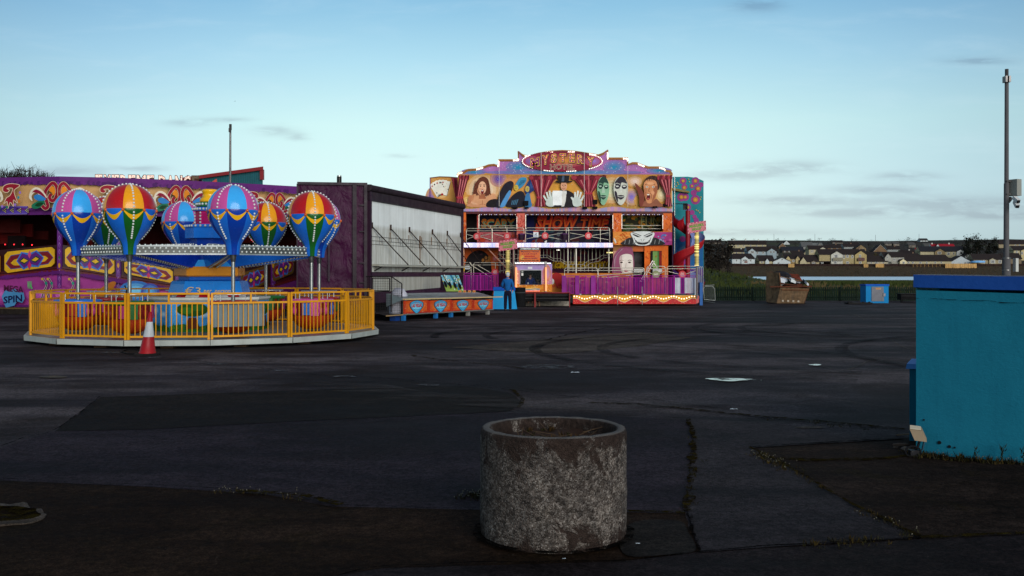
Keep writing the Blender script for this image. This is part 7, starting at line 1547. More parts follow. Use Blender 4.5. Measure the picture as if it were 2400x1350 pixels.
ang = [2*PI*k/60 for k in range(61)]; vs = []
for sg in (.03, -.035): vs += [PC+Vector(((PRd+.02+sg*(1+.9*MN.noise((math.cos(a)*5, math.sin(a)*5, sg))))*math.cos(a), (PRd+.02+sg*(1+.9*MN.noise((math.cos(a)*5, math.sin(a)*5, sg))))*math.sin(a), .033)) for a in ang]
b = MB(); b.add(vs, [(i, i+1, 62+i, 61+i) for i in range(60)], WHITE); tag(b.build('dark_ring_ground', 'crack'), kind='structure')  # ragged dark ring where the planter meets the ground
# ================================================================ blue rendered wall on the right
wl_ = thing('blue_wall', 'turquoise rendered block wall with a royal blue capping at the right edge', 'wall', (3.8, 9.33, 0))
A0 = Vector((3.787, 9.33, 0)); A1 = Vector((4.56, 8.87, 0)); wd = (A1-A0).normalized(); wn_ = Vector((wd.y, -wd.x, 0)); WLN = 4.2
m, nt, bs = newmat('stucco'); v = mapv(nt)
c = mixn(nt, ramp(nt, noisen(nt, v, .9, 6, .65), [(.35, 0), (.7, 1)]), (.006, .118, .185, 1), (.009, .150, .225, 1))
rn = ramp(nt, noisen(nt, mapv(nt, (2.5, 2.5, .22)), 2.0, 7, .7), [(.55, 0), (.75, .3)]); c = mixn(nt, rn, c, (.004, .070, .125, 1))
sp2 = ramp(nt, noisen(nt, v, 17, 4, .7), [(.72, 0), (.78, .7)]); c = mixn(nt, sp2, c, (.004, .03, .05, 1))
L(nt, c, bs.inputs['Base Color']); bs.inputs['Roughness'].default_value = .7; bs.inputs['Specular IOR Level'].default_value = .08
bumpn(nt, bs, mathn(nt, 'ADD', noisen(nt, v, 26, 7, .72), mathn(nt, 'MULTIPLY', noisen(nt, mapv(nt, (4, 4, 9)), 3, 5, .6, .8), .7)), .4, .012)
m, nt, bs = newmat('capping'); v = mapv(nt)
c = mixn(nt, ramp(nt, noisen(nt, v, 1.6, 6, .7), [(.35, 0), (.7, 1)]), (.004, .040, .205, 1), (.006, .055, .26, 1)); c = mixn(nt, ramp(nt, noisen(nt, v, 8, 6, .75), [(.71, 0), (.735, .85)]), c, (.16, .19, .25, 1)); c = mixn(nt, ramp(nt, noisen(nt, mapv(nt, (1, 1, 1), (3, 1, 0)), 11, 5, .75), [(.66, 0), (.7, .6)]), c, (.006, .012, .04, 1))
g = N(nt, 'ShaderNodeNewGeometry'); s_ = N(nt, 'ShaderNodeSeparateXYZ'); L(nt, g.outputs['Normal'], s_.inputs[0]); c = mixn(nt, ramp(nt, s_.outputs[2], [(.6, 0), (.9, 1)]), c, (.085, .066, .06, 1))
L(nt, c, bs.inputs['Base Color']); bs.inputs['Roughness'].default_value = .55; bs.inputs['Specular IOR Level'].default_value = .15; bumpn(nt, bs, noisen(nt, v, 12, 6, .65), .35, .02)
def WP(s, z, o=0): return A0+wd*s+Vector((0, 0, z))+wn_*o
def slope(s): return -.02*s
b = MB(); ns, nz = 60, 26; vs = []
for j in range(nz+1):
    for i in range(ns+1):
        s = WLN*i/ns; z = 1.575*j/nz; zz = (z-.03)+slope(s)*(j/nz)*1.3; vs.append(WP(s, zz, .010*MN.noise((s*1.6, z*1.9, 3))+.005*MN.noise((s*6, z*6, 1))))
b.add(vs, [(j*(ns+1)+i, j*(ns+1)+i+1, (j+1)*(ns+1)+i+1, (j+1)*(ns+1)+i) for j in range(nz) for i in range(ns)], WHITE, 0, True)
e = -wn_*1.6; p = [WP(0, -.03), WP(WLN, -.03), WP(WLN, 1.46), WP(0, 1.575)]; b.add([p[0], p[3], p[3]+e, p[0]+e], [(0, 1, 2, 3)], WHITE); b.add([p[1], p[1]+e, p[2]+e, p[2]], [(0, 1, 2, 3)], WHITE); b.add([p[0]+e, p[3]+e, p[2]+e, p[1]+e], [(0, 1, 2, 3)], WHITE)
b.build('rendered_face', 'stucco', wl_)
b = MB(); ns = 40; rows = [(1.572, .0), (1.570, .020), (1.572, .023), (1.685, .023), (1.689, .019), (1.690, -.01), (1.692, -.2), (1.692, -1.62)]; vs = []
for z, o_ in rows:
    for i in range(ns+1): s = -.02+(WLN+.04)*i/ns; vs.append(WP(s, z+slope(s)*(1.4 if z < 1.6 else .9)+.004*MN.noise((s*4, z*3, 7)), o_+.003*MN.noise((s*7, z*9, 2))))
b.add(vs, [(j*(ns+1)+i, j*(ns+1)+i+1, (j+1)*(ns+1)+i+1, (j+1)*(ns+1)+i) for j in range(len(rows)-1) for i in range(ns)], WHITE, 0, False)
for s in (-.02,): b.add([WP(s, 1.57, .0), WP(s, 1.57, -1.62), WP(s, 1.69, -1.62), WP(s, 1.69, 0), WP(s, 1.66, .024), WP(s, 1.58, .024)], [(0, 1, 2, 3, 4, 5)], WHITE)
b.build('capping', 'capping', wl_)
b = MB(); pts = [(0.0, 1.47), (.15, 1.468), (.4, 1.455), (.62, 1.452), (.8, 1.437), (1.0, 1.44), (1.3, 1.425), (1.8, 1.41)]; q = smooth(pts, False, 10); n = len(q); vs = []
for sg in (-1, 1): vs += [WP(s, z+.006*MN.noise((s*9, 0, 1))+sg*(.0018+.004*abs(MN.noise((s*5, 3, 2)))), .016) for s, z in q]
b.add(vs, [(i, i+1, n+i+1, n+i) for i in range(n-1)], WHITE); b.build('wall_crack', 'crack', wl_)
b = MB()
for s, z, r in ((.205, .135, .016), (.29, .105, .014), (.335, .1, .008), (.07, .335, .008)): b.cyl(WP(s, z, .0), WP(s, z, .017), r, n=8, col=C(8, 10, 14))
b.build('anchor_hole', 'matte', wl_)
lw = thing('low_wall', 'lower turquoise wall with a pale blue coping projecting behind the big blue wall', 'wall', (4.05, 10.1, 0))
b = MB(); a = Vector((4.012, 10.05, 0)); b.plate([a+Vector((0, 0, -.02)), a+Vector((1.4, -.5, -.02)), a+Vector((1.4, -.5, .74)), a+Vector((0, 0, .74))], (.36, .5, 0), WHITE); b.build('rendered_face', 'stucco', lw)
b = MB(); a = a+Vector((-.045, -.02, .74)); b.plate([a, a+Vector((1.5, -.52, 0)), a+Vector((1.5, -.52, .05)), a+Vector((0.01, 0, .05))], (.40, .5, 0), C(90, 150, 220)); b.add([a+Vector((.01, 0, .05)), a+Vector((1.5, -.52, .05)), a+Vector((1.55, -.3, .085)), a+Vector((.14, .2, .085)), a+Vector((.40, .5, .05)), a+Vector((1.6, 0, .05))], [(0, 1, 2, 3), (3, 2, 5, 4), (0, 3, 4)], C(120, 170, 232)); b.build('coping', 'render', lw)
# small floodlight on a bracket
q = P(2152, 1017, 9.2); fl = thing('floodlight', 'small cream floodlight on a black bracket low on the blue wall corner', 'floodlight', q)
b = MB(); ax = Vector((.048, -.018, -.004)); ay = Vector((.012, .03, .012)); az_ = Vector((.016, -.02, -.05)); b.obox(q, ax, ay, -az_*.95, C(150, 130, 104)); b.obox(q-az_*1.05+ay*.2, ax*.9, ay*.9, -az_*.06, C(206, 194, 170)); b.build('lamp_housing', 'paint', fl)
b = MB(); b.tube([q+Vector((.03, .03, -.05)), q+Vector((.01, .03, -.12)), q+Vector((-.03, .0, -.17)), q+Vector((-.01, .01, -.2))], .012, C(20, 20, 24), 6); b.obox(q+Vector((.05, .0, -.1)), (.006, 0, 0), (0, .01, 0), (.012, 0, .05), C(30, 60, 76)); b.obox(Vector((q.x-.03, q.y, .035)), (.05, .0, 0), (0, .03, 0), (0, 0, .035), C(26, 26, 30)); b.build('bracket', 'metal', fl)
b = MB(); pts = [Vector((q.x+.07*math.cos(t)-.06, q.y-.03, .06+.05*math.sin(t))) for t in [PI*k/10 for k in range(21)]]; b.tube(pts, .008, C(18, 18, 22), 6); tag(b.build('black_cable', 'matte', origin=q), 'coil of black cable hanging below the cream floodlight', 'cable')
for i, (px, py, sx, sy, sz_, col, lb) in enumerate(((2112, 1046, .09, .05, .02, C(96, 74, 58), 'flat brown stone slab at the foot of the blue wall corner'), (2124, 1056, .05, .05, .025, C(110, 96, 88), 'small grey stone in front of the flat slab by the blue wall'), (2100, 1052, .04, .03, .018, C(84, 70, 60), 'smallest stone left of the rubble by the blue wall'))):
    p = G(px, py); b = MB(); b.ball(p+Vector((0, 0, sz_*.6)), 1, col, 9, 6, sc=(sx, sy, sz_)); b.v = [vv+Vector((MN.noise(vv*22), MN.noise(vv*22+Vector((5, 0, 0))), 0))*.012 for vv in b.v]; tag(b.build('stone', 'rust', origin=p), lb, 'stone')
p = G(2136, 1026); b = MB(); b.beam(p+Vector((-.14, .05, .02)), p+Vector((.12, -.05, .06)), .012, .012, C(120, 100, 80)); tag(b.build('stick', 'matte', origin=p), 'thin broken stick lying against the low turquoise wall', 'stick')

# ---------------------------------------------------------------- CCTV column
Yp = 26.0; q0 = P(2359, 641, Yp); q0.z = 0
cc = thing('camera_column', 'tall grey steel column with equipment box and security cameras behind the blue wall', 'camera column', q0)
top_ = P(2359.5, 162, Yp); GR = C(92, 90, 92); b = MB(); pz = P(2358.5, 605, Yp); b.cyl(q0, pz, .105, .105, 14, GR); b.cyl(pz, P(2359, 430, Yp), .07, .066, 14, GR); b.cyl(P(2359, 430, Yp), P(2359.5, 185, Yp), .056, .05, 14, GR); b.cyl(P(2359.5, 185, Yp), top_, .045, .045, 10, C(66, 64, 66)); b.build('pole', 'matte', cc)
b = MB(); 
for dx in (-4, 4): b.obox(P(2359.5+dx, 186, Yp-.05), (.025, 0, 0), (0, .09, 0), (0, 0, .08), C(92, 90, 90))
b.build('head_clamp', 'metal', cc)
b = MB()
for y in (606, 634): b.cyl(P(2358.5, y, Yp), P(2358.5, y-2, Yp), .112, n=14, col=C(130, 128, 126))
b.build('sleeve_ring', 'metal', cc)
b = MB(); c_ = P(2379, 440, Yp-.05); b.obox(c_, (.085, .05, 0), (-.05, .12, 0), (0, 0, .215), C(146, 146, 138)); b.obox(c_-Vector((.0, .0, 0))+Vector((-.17, 0, .17)), (.06, 0, 0), (0, .03, 0), (0, 0, .02), C(50, 50, 50)); b.obox(c_+Vector((-.17, 0, -.17)), (.06, 0, 0), (0, .03, 0), (0, 0, .02), C(50, 50, 50)); bx = b.build('equipment_box', 'paint', cc)
b = MB(); b.cyl(P(2366, 470, Yp), P(2370, 463, Yp), .05, n=8, col=C(40, 40, 42)); b.cyl(P(2366, 470, Yp), P(2364, 474, Yp), .04, n=8, col=C(30, 30, 32)); b.build('dome_camera', 'paint', cc)
for p_, e_ in (((2377, 463), (2387, 472)), ((2379, 472), (2385, 484))): b = MB(); b.beam(P(*p_, Yp-.2), P(*e_, Yp-.35), .1, .09, C(206, 206, 204)); b.beam(P(*e_, Yp-.36), P(e_[0]+.6, e_[1]+1, Yp-.38), .07, .07, C(26, 26, 30)); b.build('camera', 'paint', cc)
b = MB(); c_ = P(2380.5, 621, Yp); b.obox(c_, (.035, 0, 0), (0, .08, 0), (0, 0, .175), C(196, 196, 190)); b.build('cable_duct', 'paint', cc)

# ---------------------------------------------------------------- paling fence at the edge of the yard
FYv = 61.6
pf = thing('paling_fence', 'low dark green vertical paling fence along the far edge of the yard', 'fence', (30, FYv, 0))
DG = C(16, 32, 23); x0, x1 = P(1560, 641, FYv).x, P(2330, 641, FYv).x
b = MB(); x = x0
while x < x1: b.box(x, x+.085, FYv-.02, FYv+.02, .05, .84+RD.uniform(-.01, .015), jit(DG, .35)); b.add([(x, FYv-.02, .845), (x+.085, FYv-.02, .845), (x+.0425, FYv, .9)], [(0, 1, 2)], DG); x += .135
o = b.build('paling', 'leaf', pf); o['kind'] = 'stuff'
b = MB(); b.box(x0, x1, FYv+.025, FYv+.07, .18, .26, C(18, 30, 24)); b.box(x0, x1, FYv+.025, FYv+.07, .64, .72, C(18, 30, 24)); b.build('fence_rail', 'leaf', pf)
x = x0
while x < x1: b = MB(); b.box(x, x+.12, FYv+.08, FYv+.18, 0, .86, C(16, 26, 20)); b.build('fence_post', 'leaf', pf); x += 2.7
cb = thing('crowd_barrier', 'grey steel crowd barrier leaning by the dark fence next to the funhouse', 'barrier', P(1662, 707, 57))
b = MB(); b.tube([P(x, y, 57) for x, y in ((1650, 702), (1649, 676), (1653, 671), (1670, 671), (1675, 677), (1676, 704), (1650, 702))], .022, C(140, 144, 142), 6); b.tube([P(1650, 706, 56.8), P(1676, 710, 57.2)], .02, C(120, 124, 122), 6); b.tube([P(1651, 669, 57.1), P(1674, 668, 57.3)], .02, C(150, 150, 150), 6); b.build('barrier_frame', 'metal', cb)
b = MB()
for i in range(9): b.cyl(P(1652+i*2.6, 672, 57), P(1652+i*2.6, 702, 57), .009, n=4, col=C(120, 124, 122))
b.build('barrier_bars', 'metal', cb)
# ---------------------------------------------------------------- rusty skip and its rubbish
Ys = 55.6; s_ = Ys/F
sk_ = thing('rusty_skip', 'rusty battered waste skip standing before the dark fence', 'skip', P(1848, 712, Ys)); RU = C(112, 88, 64); RU2 = C(84, 54, 38)
def K(x, y, d=0): return P(x, y, Ys)+Vector((0, d, 0))
fb, bb_ = 0, 1.7
b = MB()
LB = [(1806, 711), (1884, 712)]; RM = [(1824, 672), (1899, 674)]
b.plate([K(1829, 673), K(1896, 676), K(1884, 711), K(1820, 711)], (0, .05, 0), RU, RU2); b.build('front_side', 'rust', sk_)
b = MB(); b.plate([K(1804, 638, .7), K(1826, 639, .0), K(1830, 672, 0), K(1820, 711, 0), K(1806, 709, .9), K(1804, 672, .9)], (.05, .02, 0), C(128, 108, 84), RU2); b.build('end_side', 'rust', sk_)
b = MB(); b.plate([K(1804, 638, .75), K(1828, 636, 1.6), K(1830, 712, 1.6), K(1806, 709, .95)], (.04, .03, 0), RU2); b.plate([K(1828, 640, 1.6), K(1893, 646, 1.6), K(1900, 668, 1.6), K(1884, 712, 1.6), K(1828, 712, 1.6)], (0, .05, 0), C(92, 46, 32)); b.plate([K(1896, 676, 0), K(1900, 668, 1.6), K(1884, 712, 1.6), K(1884, 711, 0)], (.04, 0, 0), RU2); b.build('rear_side', 'rust', sk_)
b = MB(); b.beam(K(1804, 672, -.03), K(1902, 671, -.06), .1, .07, C(98, 52, 34)); b.beam(K(1826, 639, -.02), K(1830, 672, -.02), .06, .06, C(116, 84, 60)); b.beam(K(1831, 679, -.04), K(1894, 680, -.04), .06, .06, C(110, 70, 46)); b.beam(K(1826, 664, -.05), K(1900, 672, -.05), .05, .05, C(90, 50, 34)); b.build('rim', 'rust', sk_)
b = MB(); b.obox(K(1852, 711.5, .8), (.9, 0, 0), (0, .7, 0), (0, 0, .03), C(24, 18, 16)); b.build('skip_floor', 'matte', sk_)
for x in (1834.5, 1847, 1859, 1871): b = MB(); q = K(x, 705+(.4*(x-1834)/12), -.015); b.obox(q, (.05, 0, 0), (0, .01, 0), (0, 0, .05), C(176, 160, 140)); b.build('pale_lug', 'paint', sk_)
b = MB(); vs = []; n, m_ = 10, 8
for j in range(m_+1):
    for i in range(n+1): u_, v_ = i/n, j/m_; vs.append(K(1824+42*u_, 638+24*v_+6*u_*u_-10*math.sin(PI*u_)*.5, .5+.5*v_*0)+Vector((0, .6*(1-v_), .1*MN.noise((u_*5, v_*5, 1)))))
b.add(vs, [(j*(n+1)+i, j*(n+1)+i+1, (j+1)*(n+1)+i+1, (j+1)*(n+1)+i) for j in range(m_) for i in range(n)], C(22, 20, 24), 0, True); tag(b.build('black_sheet', 'gloss', origin=K(1845, 650, .8)), 'crumpled black plastic sheet heaped on the rusty skip', 'plastic sheet')
for i, (x, y, w, h, d, col, lb) in enumerate(((1840, 656, 10, 5, .5, C(206, 212, 222), 'large pale box at the left of the rubbish in the skip'), (1831, 652, 4, 4, .4, C(190, 190, 196), 'small grey box against the skip\'s tall left end'), (1861, 657, 7, 3.4, .3, C(210, 214, 216), 'white packing block in the middle of the skip rubbish'), (1892, 664, 3.4, 2.4, .1, C(216, 220, 226), 'small white block at the right rim of the skip'))):
    b = MB(); b.obox(K(x, y, d), Vector((w*s_, .1, -.05)), (0, .2, .05), (.02, 0, h*s_), col); tag(b.build('packing_box', 'paint', origin=K(x, y, d)), lb, 'box')
for i, (xa, ya, xb, yb, d, lb) in enumerate(((1832, 648, 1878, 659, .3, 'long pale plank sloping across the skip rubbish'), (1850, 645, 1892, 662, .7, 'darker plank behind, sloping down to the right in the skip'))):
    b = MB(); b.beam(K(xa, ya, d), K(xb, yb, d-.2), .1, .04, C(126, 96, 70) if i == 0 else C(56, 40, 34)); tag(b.build('plank', 'rust', origin=K(xa, ya, d)), lb, 'plank')
b = MB(); b.plate([K(1860, 641, 1.2), K(1886, 643, 1.2), K(1894, 664, .8), K(1870, 660, .7)], (0, .05, 0), C(110, 48, 32)); tag(b.build('rusty_sheet', 'rust', origin=K(1875, 655, 1)), 'rust red metal sheet leaning inside the right half of the skip', 'metal sheet')
b = MB()
for k in range(26): p = K(RD.uniform(1832, 1890), RD.uniform(658, 668), RD.uniform(.2, 1.0)); b.obox(p, Vector((RD.gauss(0, .1), RD.gauss(0, .1), RD.gauss(0, .05))), Vector((RD.gauss(0, .06), .06, 0)), Vector((0, 0, RD.uniform(.02, .06))), RD.choice([C(40, 30, 28), C(84, 60, 44), C(150, 150, 156), C(60, 66, 76), C(30, 50, 40)]))
tag(b.build('rubble', 'matte', origin=K(1860, 664, .6)), kind='stuff')
# ---------------------------------------------------------------- blue cabinet, flat trolley, dark bench
Yc_ = 57.0; cbx = thing('utility_cabinet', 'blue electrical cabinet with a grey steel door in front of the fence', 'cabinet', P(2056, 710, Yc_))
b = MB(); a, c = P(2029.5, 710, Yc_), P(2082.5, 670, Yc_); b.box(a.x, c.x, Yc_, Yc_+.9, 0, c.z, C(30, 130, 190)); b.build('cabinet_body', 'render', cbx)
b = MB(); b.box(a.x-.03, c.x+.03, Yc_-.04, Yc_+.94, c.z, c.z+.09, C(30, 92, 190)); b.build('cabinet_cap', 'render', cbx)
b = MB(); b.plate([P(x, y, Yc_-.03) for x, y in ((2043, 672), (2071, 672), (2072, 706), (2043, 706))], (0, .028, 0), C(112, 112, 120)); d_ = b.build('cabinet_door', 'paint', cbx); b = MB(); b.obox(P(2072.5, 691, Yc_-.05), (.06, 0, 0), (0, .03, 0), (0, 0, .09), C(90, 90, 96)); b.build('handle', 'metal', d_)
A = Art(lambda x, y, o: P(x, y, Yc_-.03-o), .004); A.rect(2052.5, 674.5, 2064, 678.5, C(190, 150, 100)); A.dots([(2055, 676.5), (2058, 676.5), (2061, 676.5)], 1, C(170, 60, 40)); A.mb.build('warning_label', 'paint', d_)
b = MB(); Yt = 55.2; tr = thing('flat_trolley', 'low dark flat trolley on small wheels left of the blue cabinet', 'trolley', P(2012, 715, Yt)); b.obox(P(2012, 710.5, Yt), (.66, 0, 0), (0, .35, 0), (0, 0, .045), C(34, 32, 32)); b.build('trolley_deck', 'matte', tr)
for x in (1989, 1995, 2023, 2038): b = MB(); q = P(x, 713.5, Yt-.2); b.cyl(Vector((q.x, q.y, .075)), Vector((q.x, q.y+.06, .075)), .075, n=12, col=C(20, 20, 20)); b.build('wheel', 'matte', tr)
b = MB(); Yd_ = 58.5; a, c = P(2112, 709, Yd_), P(2162, 688, Yd_); b.box(a.x, c.x, Yd_, Yd_+.6, .15, c.z-.05, C(14, 13, 15)); b.box(a.x-.05, c.x, Yd_-.06, Yd_+.66, c.z-.05, c.z, C(30, 28, 30)); b.box(a.x-.03, c.x, Yd_-.1, Yd_-.003, c.z-.16, c.z-.13, C(52, 50, 52)); b.box(a.x, a.x+.1, Yd_, Yd_+.1, 0, .15, C(14, 13, 15)); tag(b.build('black_bench', 'matte', origin=(a.x, Yd_, 0)), 'black box bench half hidden behind the turquoise wall', 'bench')
# ---------------------------------------------------------------- litter on the asphalt, a bird
for i, (px, py, w, lb) in enumerate(((1348, 876, 10, 'crumpled white paper lying alone on the middle of the asphalt'), (1720, 963, 9, 'thin white strip of litter near the gravel seam'), (1495, 1281, 5, 'tiny white scrap on the ground right of the planter'), (1322, 1317, 4, 'tiny white scrap just in front of the planter'))):
    p = G(px, py); w_ = w*p.y/F; b = MB(); n, m_ = 6, 4; vs = [p+Vector((w_*(i_/n-.5)*2, w_*(j/m_-.5)*(.9 if i != 1 else .25), .02+.5*w_*abs(MN.noise((i_*1.3, j*1.7, px))))) for j in range(m_+1) for i_ in range(n+1)]; b.add(vs, [(j*(n+1)+i_, j*(n+1)+i_+1, (j+1)*(n+1)+i_+1, (j+1)*(n+1)+i_) for j in range(m_) for i_ in range(n)], C(196, 206, 214)); tag(b.build('paper_litter', 'cloth', origin=p), lb, 'litter')
for px, py, w, Y, lb in ((550.5, 237, 4.6, 120, 'small dark bird flying high above the balloon ride'), (1117.5, 370, 2.6, 150, 'tiny distant bird in the sky left of the funhouse top')):
    c_ = P(px, py, Y); w_ = w*Y/F/2; b = MB(); b.ball(c_, w_*.22, C(40, 38, 40), 6, 4, sc=(.7, 1.8, .7))
    for m in (-1, 1): b.add([c_, c_+Vector((m*w_*.5, .05, w_*.3)), c_+Vector((m*w_, .1, -w_*.1)), c_+Vector((m*w_*.45, .2, w_*.1))], [(0, 1, 2, 3)], C(36, 34, 36))
    tag(b.build('bird', 'matte', origin=c_), lb, 'bird', 'birds in the sky')

# ================================================================ houses on the far bank
def solveY(py, lo=560, hi=1330):
    for _ in range(50):
        m = (lo+hi)/2
        if CH-(py-HY)/F*m > prof(m): lo = m
        else: hi = m
    return lo
WHT = C(190, 196, 196); CRM = C(176, 164, 132); TAN = C(142, 122, 90); GRY = C(140, 144, 142); BRK = C(124, 98, 74); RFD = C(44, 36, 35); RFB = C(40, 40, 46); WIN = C(34, 38, 44)
def house(lb, x0, x1, yb, ye, yr, wall, roof=RFD, hip=0, gables=(), wins=(), chim=(), name='house', Y=None, front=False, depth=8, doors=(), extra=None):
    Y = Y or solveY(yb); t = thing(name, lb, 'house', P((x0+x1)/2, yb, Y), 'houses across the water'); Q = lambda x, y, d=0: Vector((P(x, y, Y).x, Y+d, P(x, y, Y).z)); D = depth
    b = MB(); zb = P(x0, yb, Y).z-2.5; a, c = Q(x0, ye), Q(x1, ye); u_ = Vector((0, 0, 1))
    if front:      # gable end faces the viewer
        ap = Q((x0+x1)/2, yr); a0, c0 = Vector((a.x, Y, zb)), Vector((c.x, Y, zb)); b.plate([a0, c0, c, ap, a], (0, D, 0), wall); b.build('wall', 'render', t)
        b = MB(); ov = .35; k = Vector((0, -.3, 0)); th = Vector((0, 0, .22))
        for p, q in ((a, ap), (c, ap)):
            d = (p-q).normalized(); p2 = p+d*ov; b.plate([p2+k+th, q+k+th, q+Vector((0, D+.3, 0))+th, p2+Vector((0, D+.3, 0))+th], (0, 0, -.2), roof); b.plate([p2+k*1.1, q+k*1.1, q+k*1.1+th, p2+k*1.1+th], (0, .1, 0), C(190, 184, 174) if roof != RFD or wall == BRK else C(52, 44, 42))
    else:
        b.box(a.x, c.x, Y, Y+D, zb, a.z, wall)
        r0, r1 = Q(x0, yr, D/2), Q(x1, yr, D/2); hp = hip*(r1.x-r0.x); R0, R1 = r0+Vector((hp, 0, 0)), r1-Vector((hp, 0, 0)); o = .4
        if not hip: b.add([a, a+Vector((0, D, 0)), R0, c, c+Vector((0, D, 0)), R1], [(0, 1, 2), (3, 5, 4)], wall)
        b.build('wall', 'render', t); b = MB(); e = Vector((-o, -o, -.12)); f = Vector((o, -o, -.12)); g_ = Vector((-o, D+o, -.12)); h = Vector((o, D+o, -.12)); x_ = Vector((-o if not hip else 0, 0, .08)); y_ = Vector((o if not hip else 0, 0, .08))
        vs = [a+e, c+f, c+h, a+g_, R0+x_, R1+y_]; b.add(vs, [(0, 1, 5, 4), (2, 3, 4, 5), (0, 4, 3), (1, 2, 5)], [roof, roof, roof, roof] if hip else [roof, roof, wall, wall]); b.add([p-Vector((0, 0, .18)) for p in vs[:4]]+vs[:4], [(0, 1, 5, 4), (1, 2, 6, 5), (3, 0, 4, 7), (0, 3, 2, 1)], C(50, 44, 42))
    rf = b.build('roof', 'matte', t)
    for gx0, gx1, gy, gc in gables:
        b = MB(); w = -.8; a2, c2, ap = Q(gx0, ye+1, w), Q(gx1, ye+1, w), Q((gx0+gx1)/2, gy, w); b.plate([Vector((a2.x, Y+w, zb)), Vector((c2.x, Y+w, zb)), c2, ap, a2], (0, 2.5, 0), gc); g2 = b.build('gable', 'render', t); b = MB()
        for p, q in ((a2, ap), (c2, ap)): d = (p-q).normalized()*.3; k = Vector((0, -.25, 0)); th = Vector((0, 0, .2)); b.plate([p+d+k+th, q+k+th, q+Vector((0, 4, 0))+th, p+d+Vector((0, 4, 0))+th], (0, 0, -.18), roof)
        b.build('gable_roof', 'matte', g2)
    for wx0, wy0, wx1, wy1 in wins:
        fr = -.9 if any(g0 <= wx0 <= g1 for g0, g1, _, _ in gables) else -.06; b = MB(); b.plate([Q(wx0, wy0, fr), Q(wx1, wy0, fr), Q(wx1, wy1, fr), Q(wx0, wy1, fr)], (0, .08, 0), C(196, 196, 190)); w_ = b.build('window', 'paint', t); b = MB(); m = .12*(wx1-wx0); m2 = .1*(wy1-wy0); b.plate([Q(wx0+m, wy0+m2, fr-.03), Q(wx1-m, wy0+m2, fr-.03), Q(wx1-m, wy1-m2, fr-.03), Q(wx0+m, wy1-m2, fr-.03)], (0, .02, 0), WIN); b.build('pane', 'gloss', w_)
    for dx0, dy0, dx1, dy1, dc in doors: b = MB(); b.plate([Q(dx0, dy0, -.07 if not any(g0 <= dx0 <= g1 for g0, g1, _, _ in gables) else -.95), Q(dx1, dy0, -.07 if not any(g0 <= dx0 <= g1 for g0, g1, _, _ in gables) else -.95), Q(dx1, dy1, -.07 if not any(g0 <= dx0 <= g1 for g0, g1, _, _ in gables) else -.95), Q(dx0, dy1, -.07 if not any(g0 <= dx0 <= g1 for g0, g1, _, _ in gables) else -.95)], (0, .06, 0), dc); b.build('door', 'paint', t)
    for cx, cy in chim: b = MB(); q = Q(cx, cy, D/2); b.box(q.x-.45, q.x+.45, q.y-.45, q.y+.45, q.z-2.2, q.z, C(200, 196, 188) if wall in (WHT, CRM) else C(120, 96, 80)); b.cyl(q, q+u_*.5, .16, n=6, col=C(120, 80, 60)); b.build('chimney', 'render', rf)
    if extra: extra(t, Q)
    return t
W_ = lambda *xs, y0, y1, w=3: [(x, y0, x+w, y1) for x in xs]
house('long cream terrace with brown roof high on the left of the hillside', 1708, 1796, 580, 573, 563, CRM, wins=W_(1716, 1728, 1742, 1758, 1772, 1786, y0=574.4, y1=577.6), chim=((1722, 561), (1750, 560), (1780, 561)))
house('white bungalow with small central gable above the brown reeds', 1716, 1769, 618, 606, 594, WHT, hip=.1, gables=((1737, 1754, 601, WHT),), wins=W_(1725, 1758, y0=608, y1=613)+[(1739, 608, 1752, 612.4)], doors=((1744, 612.6, 1751, 616, C(110, 50, 36)),))
house('pale grey two storey house with two front gables behind the white bungalow', 1752, 1820, 608, 588.5, 577.5, C(150, 164, 170), gables=((1753, 1771, 582.5, C(168, 180, 184)), (1797, 1819, 582.5, C(150, 164, 170))), wins=[(1758, 588, 1767, 594), (1773, 589, 1777, 595), (1786, 588, 1791, 595), (1804, 588, 1808, 593), (1811, 588, 1815, 593), (1782, 598, 1790, 603)])
house('low white gabled cottage with one dark window behind the reeds', 1812, 1853, 618.5, 613, 604, WHT, front=True, wins=((1831, 606, 1835, 610), (1822, 615, 1827, 618)))
house('dark roofed bungalow with stepped white porch left of the white cottage', 1780, 1814, 618, 611, 598, CRM, roof=RFD, gables=((1793, 1802, 606, WHT),), wins=((1783, 612.4, 1788, 616),), depth=10)
house('dark bungalow with tan gable end right of the white cottage', 1840, 1874, 617.5, 606, 596, TAN, gables=((1841, 1852, 600, C(176, 158, 116)), (1864, 1874, 600, C(170, 150, 110))), wins=((1857, 609, 1862, 614),))
house('dark terrace with a row of small roof windows in mid slope', 1834, 1884, 593, 587, 578, C(80, 72, 66), roof=C(38, 40, 48), wins=W_(1838, 1848, 1858, 1868, 1877, y0=588.4, y1=591.4))
house('small brick gable house peeping above the dark terrace', 1826, 1842, 582, 578, 570, BRK, front=True)
house('small white gable house near the skyline, left of centre', 1836, 1851, 574, 571, 564, WHT, front=True, wins=((1842, 568.5, 1844.5, 571),))
house('steep grey roofed house on the upper slope behind the cream house', 1880, 1905, 584, 578, 567, C(130, 126, 120), roof=C(92, 92, 92), wins=((1884, 579, 1888, 582),))
house('pale roofed house high up with two grey slopes', 1906, 1928, 579, 575, 569, C(150, 150, 146), roof=C(112, 114, 112), gables=((1915, 1926, 570, C(120, 116, 110)),))
house('cream two storey house with tall dark windows behind a bungalow', 1896, 1939, 603, 584, 575, CRM, wins=((1900, 586, 1902.5, 592), (1904, 586, 1906.5, 592)), gables=((1918, 1938, 579.5, C(190, 184, 164)),))
